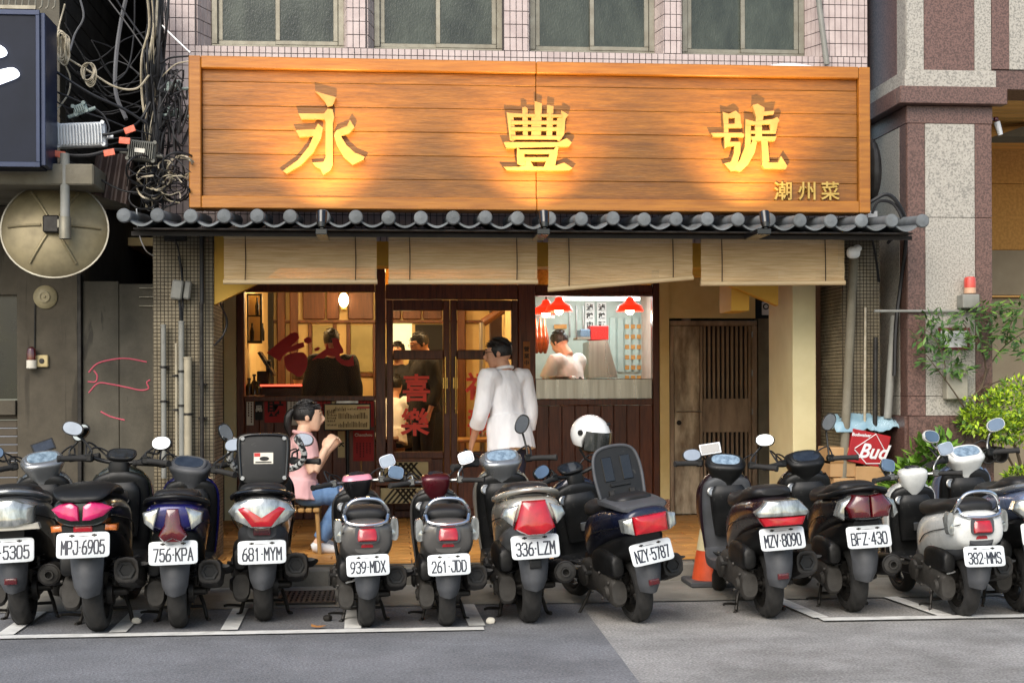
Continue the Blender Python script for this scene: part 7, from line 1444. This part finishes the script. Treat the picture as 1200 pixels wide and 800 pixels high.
m_whiteshirt = mat('white_cotton_shirt', '#f2f2f4', .8, col2='#e4e5e9', vs=5, bump=.8, bs=10, stretch=(1.6, 1.6, .8))
m_pinkshirt = mat('pale_pink_polo', '#e0b4b4', .85, col2='#d3a4a5', vs=5, bump=.8, bs=11)
m_jeans = mat('washed_blue_jeans', '#6585ab', .85, col2='#52719a', vs=12, bump=.2, bs=40)
q = P(597, 640, 11.2)
person((q.x, 11.2, FL), 36, 'man in a white shirt standing at the shop doors with his back turned', standing(.995, .05, dict(elL=(-.25, .06, 1.08), wrL=(-.215, .2, .87), elR=(.24, -.0, 1.08), wrR=(.245, .05, .82), head=(-.01, .115, 1.565))), m_whiteshirt, .0065, (.55, .4), (42, 8), trousers=mat('navy_trousers', '#1a1c2b', .8, col2='#22253a', vs=8), glasses=True, sleeve=.77, loose=.75, collar=True, thumb=((.3, 1, 0), (0, 1, 0)))
qs = P(350, 600, 10.75); SHZ = .375
person((qs.x, 10.75, FL), -80, 'woman in a pink shirt and jeans sitting on a low stool, facing right', dict(pelvis=(0, .0, SHZ+.11), chest=(0, .03, SHZ+.36), neck=(0, .035, SHZ+.55), head=(0, .075, SHZ+.685), shL=(-.155, .03, SHZ+.49), shR=(.155, .03, SHZ+.49), elL=(-.17, .15, SHZ+.28), wrL=(-.11, .25, SHZ+.42), elR=(.19, .09, SHZ+.27), wrR=(.15, .19, SHZ+.44), hpL=(-.085, .05, SHZ+.085), hpR=(.085, .05, SHZ+.085), knL=(-.10, .36, SHZ+.08), knR=(.10, .35, SHZ+.08), anL=(-.10, .2, .085), anR=(.09, .14, .085)), m_pinkshirt, .0065, (.9, .9), (-6, 2), hair='tail', skin=mat('pale_skin', '#e2bda2', .55, col2='#d6ad92', vs=14), trousers=m_jeans, shoes=m_white, sleeve=.5, loose=1.1, collar=True, thumb=((.4, .3, 1), (-.4, .3, 1)))
st = thing('stool', (qs.x, 10.75, FL), 'low bamboo coloured stool under the seated woman', 'stool'); mst = mat('bamboo_stool', '#b08a54', .5, col2='#94713f', vs=6, stretch=(6, 6, 1))
for i in range(6): mb = MB(); mb.bb(qs.x-.17+i*.058, qs.x-.12+i*.058, 10.58, 10.92, FL+SHZ-.045, FL+SHZ-.012, .01); obj('seat_slat', mb, mst, st)
for i in (-1, 1):
    for j in (-1, 1): mb = MB(); mb.cyl((qs.x+i*.17, 10.75+j*.14, FL), (qs.x+i*.15, 10.75+j*.13, FL+SHZ-.046), .016, .018, 10); obj('leg', mb, mst, st)
    mb = MB(); mb.cyl((qs.x+i*.163, 10.62, FL+.15), (qs.x+i*.163, 10.88, FL+.15), .011); obj('stretcher', mb, mst, st)
FL2 = .32
def inside(px, Y, yaw, lab, cloth, J, **kw): x = PX(px, Y); return person((x, Y, kw.pop('z', FL2)), yaw, lab, J, cloth, .014, **kw)
m_dk = mat('black_cotton', '#121215', .85, col2='#1b1b1f', vs=6)
inside(389, 14.35, 10, 'customer in black standing with back turned behind the left window', m_dk, standing(1.02), hair='short', sleeve=.85, loose=1.1, head_rot=(8, 5))
def sitting(k=1., lean=0.): return dict(pelvis=(0, 0, .53), chest=(0, .04+lean*.5, .82*k), neck=(0, .03+lean, 1.02*k), head=(0, .07+lean*1.2, 1.16*k), shL=(-.175, .02+lean, .96*k), shR=(.175, .02+lean, .96*k), elL=(-.23, .12+lean, .70), wrL=(-.15, .33+lean, .76), elR=(.23, .12+lean, .70), wrR=(.15, .33+lean, .76), hpL=(-.09, .05, .5), hpR=(.09, .05, .5), knL=(-.11, .45, .48), knR=(.11, .45, .48), anL=(-.11, .42, .085), anR=(.11, .42, .085))
inside(347, 15.6, -35, 'seated diner in an olive jacket behind the red brushwork', mat('olive_jacket', '#6f6a3c', .85, col2='#5d5932', vs=6), sitting(1.08), hair_m=mat('brown_hair', '#3a2615', .5, col2='#4b331d', vs=20), sleeve=.9)
inside(457, 15.9, -20, 'diner in a white shirt seated behind the left door pane', m_whiteshirt, sitting(1.0, .1), sleeve=.5)
inside(468, 16.4, 160, 'cook in black with a black face mask behind the left door pane', m_dk, standing(.98), mask=True, sleeve=.6)
inside(497, 15.2, 115, 'man with glasses in black looking down behind the left door pane', m_dk, standing(1.02), glasses=True, head_rot=(0, 22), sleeve=.85)
for j, (px, Y, lab) in enumerate(((347, 15.6, 'stool under the diner in the olive jacket'), (457, 15.9, 'stool under the diner in the white shirt'))):
    x = PX(px, Y); t = thing('dining_stool', (x, Y, FL2), lab, 'stool', 'stools in the dining room'); mb = MB(); mb.cyl((x, Y, FL2+.40), (x, Y, FL2+.44), .17, .17, 20); obj('seat', mb, m_inwood, t); mb = MB(); mb.cyl((x, Y, FL2), (x, Y, FL2+.399), .03); obj('leg', mb, m_inwood, t); mb = MB(); mb.cyl((x, Y, FL2), (x, Y, FL2+.02), .16, .14, 20); obj('base', mb, m_inwood, t)
inside(676, 14.6, 40, 'cook in a pale shirt and dark apron bending over the kitchen worktop', mat('pale_grey_tshirt', '#c9cdca', .85, col2='#b9bdba', vs=6), standing(.97, .16, dict(elL=(-.24, .3, 1.03), wrL=(-.1, .42, .95), elR=(.24, .28, 1.03), wrR=(.12, .44, .95))), head_rot=(0, 28), sleeve=.55, z=.4, apron=mat('dark_apron', '#2a2520', .85))

# ================================================================== CONE, BOXES, PLANTS, small things
c = G(840, 690); c = V3((c.x, 9.74, .009)); ct = thing('traffic_cone', c, 'orange and cream traffic cone behind the front wheel of the plum scooter', 'traffic cone')
mo = mat('orange_cone', '#d8542a', .5, col2='#c4481f', vs=6, dirt=.3); mc = mat('cream_cone_band', '#dcd0a6', .5, dirt=.2)
mb = MB(); mb.box(c+V3((0, 0, .02)), (.36, .36, .04), None, .012); obj('base', mb, m_grayp, ct)
def cone_seg(z0, z1, m, nm): f = lambda z: .135-(z-.04)*.135/.72*.87; mb = MB(); mb.lathe([(f(z0), z0), (f(z1), z1-.001)], 28, Matrix.Translation(c)); obj(nm, mb, m, ct)
cone_seg(.04, .25, mo, 'lower_body'); cone_seg(.25, .62, mc, 'reflective_band'); cone_seg(.62, .74, mo, 'tip')
# cardboard boxes, red carton, plastic bag on the kerb side by the right pillar
m_card = mat('cardboard', '#b48f62', .8, col2='#a37f54', vs=5, dirt=.15); YBx = 10.12
def carton(pa, pb, y0, y1, Y, D, m_, nm, lab, tilt=0, zbase=None):
    A, B = P(pa, y1, Y), P(pb, y0, Y); cen = (A+B)/2; T = Matrix.Translation((cen.x, Y+D/2, cen.z)) @ Matrix.Rotation(radians(tilt), 4, 'Y'); W, H = B.x-A.x, B.z-A.z
    t = thing(nm, (cen.x, Y+D/2, A.z), lab, 'box'); mb = MB(T); mb.bb(-W/2, W/2, -D/2, D/2, -H/2, H/2, .005); obj('box_body', mb, m_, t); return t, T, W, H, D
t, T, W, H, D = carton(978, 1002, 560, 604, YBx, .3, m_card, 'cardboard_box', 'tall open cardboard box lowest of the stack by the right pillar')
t, T, W, H, D = carton(973, 1003, 524, 559, YBx+.02, .3, m_card, 'cardboard_box', 'small cardboard box left of the red carton'); mb = MB(T); mb.bb(-W/2, W/2, -D/2-.001, D/2, -.01, .01); obj('tape', mb, mat('brown_tape', '#8f6b40', .3), t)
t, T, W, H, D = carton(1003, 1048, 546, 604, YBx, .34, m_card, 'cardboard_box', 'wide cardboard box under the red carton')
t, T, W, H, D = carton(996, 1041, 506, 545, YBx, .3, mat('red_carton_board', '#a3161f', .5, col2='#8f121a', vs=6), 'red_carton', 'red beer carton with white lettering on the cardboard boxes', 12)
fn = lambda cx, cz, k=1.: (lambda x, y, d: T @ V3((cx+x, -D/2-.0015-d, cz+y+.12*x)))
obj('lettering', text_mb('Bud', .155, fn(.035, -.02), .004, .001, .9, shear=.25), m_white, t); obj('small_lettering', text_mb('Budweiser', .035, fn(-.08, .09), .001, .001), m_white, t)
mb = MB(T); mb.tube([(-W/2+.04, -D/2-.001, -.02), (.03, -D/2-.001, .12), (W/2-.02, -D/2-.001, .0)], .004, 6, smooth=False); mb.tube([(-W/2+.04, -D/2-.001, -.03), (.0, -D/2-.001, -.115), (W/2-.03, -D/2-.001, -.09)], .004, 6, smooth=False); obj('white_outline', mb, m_white, t, kind='stuff')
m_bag = mat('pale_blue_plastic', '#8fb4c6', .25, col2='#a9c8d6', vs=7, spec=.6, trans=.35)
b0 = P(1020, 503, YBx+.02); mb = MB(); rows = []
for i in range(19):
    row = []
    for j in range(13):
        u, v = i/18*2-1, j/12*2-1; e = max(abs(u), abs(v)); x = u*.27*(1+.1*noise.noise(V3((u*2, v*2, 7)))); y = .13+v*.14
        z = .02+.14*(1-e)+.05*noise.noise(V3((u*2.6+1, v*2.2, 2)))+.03*noise.noise(V3((u*6, v*6, 3)))+(.075*max(0, u-.5) if v < .3 else 0)+.13*max(0, -u-.45)*(v+1)*.5-.10*max(0, e-.75)*(1+noise.noise(V3((u*5, v*5, 0))))
        row.append(b0+V3((x, y, max(z, -.012))))
    rows.append(row)
mb.loft([r_+[p-V3((0, 0, .006)) for p in r_[::-1]] for r_ in rows])
obj('plastic_bag', mb, m_bag, None, 'crumpled pale blue plastic bag lying on the red carton', 'plastic bag', fix=True)
# ---------------------------------------------------------------- foliage
def leafmat(nm, a, b, tr=.25): 
    m = mat(nm, a, .45, col2=b, vs=9, spec=.4); bs = m.node_tree.nodes['Principled BSDF']; bs.inputs['Subsurface Weight'].default_value = .0; return m
ml_dark = leafmat('dark_green_leaf', '#4c6b35', '#33512a'); ml_bright = leafmat('lime_green_leaf', '#bcd23c', '#8fb02a'); ml_mid = leafmat('mid_green_leaf', '#6a8c38', '#456628'); m_bark = mat('grey_bark', '#5b4c3c', .85, col2='#463a2d', vs=14, bump=.4, bs=60)
def leaf(mb, p, d, n, L, W):
    d = d.normalized(); s = d.cross(n).normalized(); n = s.cross(d); a, b, c_ = p, p+d*L*.5, p+d*L
    mb.add([a, b+s*W*.5-n*W*.12, b+n*.0, b-s*W*.5-n*W*.12, c_-n*L*.1], [(0, 1, 2), (0, 2, 3), (1, 4, 2), (2, 4, 3)])
def rvec(r): 
    while True:
        v = V3((r.uniform(-1, 1), r.uniform(-1, 1), r.uniform(-1, 1)))
        if .05 < v.length < 1: return v
r = random.Random(4)
# sparse small tree in a pot behind the scooters, branching to the right
Yt = 9.72; base = P(1130, 592, Yt+.3); tr = thing('small_tree', V3((base.x, Yt+.3, .14)), 'thin potted tree with sparse dark leaves in front of the granite column', 'tree')
def br(l, Yo=0): return [P(x, y, Yt+.2+Yo+dy) for x, y, dy in l]
brs = [(br([(1130, 600, .1), (1129, 560, .1), (1131, 500, .05), (1138, 468, 0), (1150, 455, 0)]), .014), (br([(1133, 482, 0), (1120, 462, -.05), (1108, 445, -.1), (1098, 432, -.1), (1085, 415, -.12)]), .007), (br([(1150, 455, 0), (1155, 435, 0), (1152, 415, -.05), (1140, 395, -.1), (1128, 378, -.1)]), .008), (br([(1150, 455, 0), (1172, 446, .05), (1188, 442, .1)]), .006), (br([(1146, 460, 0), (1162, 425, .1), (1178, 405, .1), (1196, 392, .15), (1215, 380, .2)]), .007), (br([(1152, 415, -.05), (1160, 390, 0), (1158, 370, 0), (1150, 358, 0)]), .005), (br([(1108, 445, -.1), (1106, 420, -.15), (1094, 395, -.15), (1076, 380, -.15)]), .005), (br([(1178, 405, .1), (1184, 380, .1), (1198, 360, .1)]), .005)]
for i, (pts, rad) in enumerate(brs): mb = MB(); mb.tube(pts, lambda t, R=rad: R*(1-.6*t), 7, 5); obj('trunk' if i == 0 else 'branch', mb, m_bark, tr)
mb = MB(); mb2 = MB()
cl = [(1100, 382, 20, 13, 60), (1082, 395, 14, 10, 30), (1118, 400, 20, 12, 60), (1092, 418, 16, 10, 36), (1112, 428, 20, 12, 52), (1135, 372, 18, 12, 50), (1128, 432, 12, 8, 26), (1155, 362, 16, 10, 46), (1148, 395, 18, 10, 46), (1172, 385, 16, 12, 44), (1190, 395, 16, 12, 44), (1198, 362, 18, 12, 44), (1178, 362, 14, 9, 30), (1205, 412, 14, 10, 30), (1088, 372, 10, 7, 18), (1165, 410, 12, 8, 24)]
for (x, y, rx, ry, n) in cl:
    for _ in range(n):
        v = rvec(r); p = P(x+v.x*rx, y+v.y*ry, Yt+.15+v.z*.14); d = V3((v.x+r.uniform(-.5, .5), r.uniform(-.6, .2), -v.y*.4+r.uniform(-.5, .45))); leaf(mb if r.random() < .7 else mb2, p, d, V3((r.uniform(-.4, .4), -.5, 1)), r.uniform(.055, .095), r.uniform(.02, .032))
obj('crown', mb, ml_dark, tr, kind='stuff'); obj('young_leaves', mb2, ml_mid, tr, kind='stuff')
mb = MB(); bp = V3((base.x, Yt+.3, .146)); mb.lathe([(.12, 0), (.15, .22), (.16, .25), (.145, .25), (.14, .2), (.0001, .2)], 24, Matrix.Translation(bp)); obj('pot', mb, m_grayp, tr)
# clipped lime bush at the right picture edge, tiers
def bush(nm, lab, Yb, blobs, m1, m2, stems, n, Ls, cat='shrub'):
    t = thing(nm, V3((P(blobs[0][0], 600, Yb).x, Yb, .146)), lab, cat); A, B = MB(), MB()
    for (x, y, rx, ry, k) in blobs:
        for _ in range(int(n*k)):
            v = rvec(r); v = v.normalized()*(.55+.45*r.random()**.5); bump_ = 1+.45*noise.noise(v*2.6+V3((x*.1, 0, 0))); p = P(x+v.x*rx*bump_, y-v.z*ry*bump_, Yb+v.y*rx/155*.8); d = v+rvec(r)*.8; d.z = abs(d.z)*.7+.2 if v.z > -.3 else d.z
            leaf(A if r.random() < .62 else B, p, d, V3((r.uniform(-.5, .5), r.uniform(-.8, .2), 1)), r.uniform(*Ls), r.uniform(*Ls)*.5)
    obj('foliage', A, m1, t, kind='stuff'); obj('inner_foliage', B, m2, t, kind='stuff')
    for pts, rad in stems: mb = MB(); mb.tube([P(x, y, Yb+dy) for x, y, dy in pts], lambda q, R=rad: R*(1-.5*q), 7, 5); obj('stem', mb, m_bark, t)
bush('lime_bush', 'clipped lime green bush on bare stems at the right picture edge', 9.9, [(1168, 484, 44, 24, 1.), (1196, 470, 38, 26, 1.), (1145, 492, 24, 14, .45), (1215, 500, 40, 22, .8), (1180, 505, 34, 12, .5)], ml_bright, ml_mid, [([(1200, 600, .1), (1198, 560, .08), (1192, 530, .03), (1180, 505, 0)], .018), ([(1198, 565, .08), (1184, 540, .05), (1166, 505, 0)], .012), ([(1198, 560, .08), (1204, 530, .1), (1212, 500, .1)], .012)], 900, (.03, .055))
bush('lime_bush', 'low tier of lime leaves below the clipped bush at the right edge', 9.9, [(1196, 562, 22, 14, .6), (1212, 566, 18, 12, .4)], ml_bright, ml_mid, [([(1205, 640, .05), (1204, 600, .05), (1200, 570, .02)], .012)], 700, (.03, .055))
bush('leafy_plant', 'broad leaved green plant behind the white retro scooter', 9.9, [(1088, 545, 24, 24, .5), (1105, 535, 16, 20, .3), (1062, 560, 14, 14, .25), (1095, 575, 20, 20, .35)], ml_mid, leafmat('fresh_green_leaf', '#87ad3f', '#628c30'), [([(1085, 640, .1), (1085, 600, .05), (1088, 560, 0)], .012)], 330, (.08, .15), 'plant')
bush('leafy_plant', 'small green plant beside the cardboard boxes', 9.92, [(1052, 570, 12, 12, .35), (1040, 585, 10, 10, .25)], leafmat('fresh_green_leaf', '#87ad3f', '#628c30'), ml_mid, [([(1050, 640, .1), (1050, 580, 0)], .008)], 300, (.07, .12), 'plant')
# litter
p = G(371, 738); mb = MB(); leaf(mb, V3((p.x-.03, p.y, .02)), V3((1, .3, .15)), AZ, .09, .06); leaf(mb, V3((p.x, p.y-.01, .018)), V3((-.4, .6, .25)), AZ, .06, .04); obj('dry_leaf', mb, mat('dry_leaf', '#a5713a', .8), None, 'curled brown leaf on the white parking line', 'leaf')
for k, (x, y, lab) in enumerate(((160, 731, 'pale crushed cup on the road behind the olive scooter'), (384, 728, 'dark stone left on the road by the grey retro scooter'), (575, 731, 'pale scrap on the road behind the maroon sided scooter'))):
    p = G(x, y); mb = MB(); mb.ell((p.x, p.y, .022), (.028, .022, .022), N=9, R=6, sq=2.6); mb.v = [v+V3((.006*noise.noise(v*40), .006*noise.noise(v*40+AX*9), 0)) for v in mb.v]; obj('litter', mb, m_whitepaper if k != 1 else m_dmetal, None, lab, 'litter')
# white bag rolled on top of the timber sign, ducts on the granite column
a, b = P(890, 75, YB+.1), P(972, 76, YB+.1); mb = MB(); mb.path([(a.x, YB+.16, SZ1+.002, .02, .01), (a.x+.12, YB+.16, SZ1+.02, .06, .03), ((a.x+b.x)/2, YB+.16, SZ1+.025, .07, .035), (b.x-.1, YB+.16, SZ1+.015, .05, .025), (b.x, YB+.16, SZ1+.0, .01, .008)], 12, 4); obj('plastic_sheet', mb, m_white, None, 'folded white plastic sheet lying on top of the timber sign', 'plastic sheet')
a = P(958, -10, YF-.05); mb = MB(); mb.tube([P(958, -12, YF-.05), P(963, 30, YF-.05), P(969, 76, YF-.05)], .022, 10, smooth=False); obj('drain_pipe', mb, m_pvc, None, 'thin grey pipe slanting down the tiled wall to the sign top', 'pipe')
p = P(1021, 200, YB+.3); mb = MB(); mb.ell(p, (.07, .12, .24), N=14, R=10); obj('water_drum', mb, m_dmetal, None, 'dark rounded drum hidden behind the right end of the timber sign', 'drum')
for k, (x, y, lab) in enumerate(((1152, 533, 'left one of two black duct openings low on the granite column'), (1166, 532, 'right one of two black duct openings low on the granite column'))):
    p = P(x, y, YG-.02); t = thing('duct_opening', p-AZ*.06, lab, 'duct', 'ducts on the granite column'); mb = MB(); mb.lathe([(.062, -.02), (.062, .1), (.052, .1), (.052, .0), (.0001, .0)], 24, Matrix.Translation(p) @ Matrix.Rotation(radians(90), 4, 'X')); obj('pipe_end', mb, m_dmetal, t)
# dark filler added to block skylight in the gap between the shophouse and the granite building
mb = MB(); mb.bb(PX(1010, 12), PX(1075, 12), 12.6, 12.8, .13, 6.2); mb.bb(XBR+.02, XBR+.1, 10.95, 12.6, 2.8, 6.2); obj('gap_light_block', mb, m_fascia, None, 'dark filler added to block skylight in the narrow gap beside the granite column', 'wall')
bpy.data.scenes.remove(_TS)
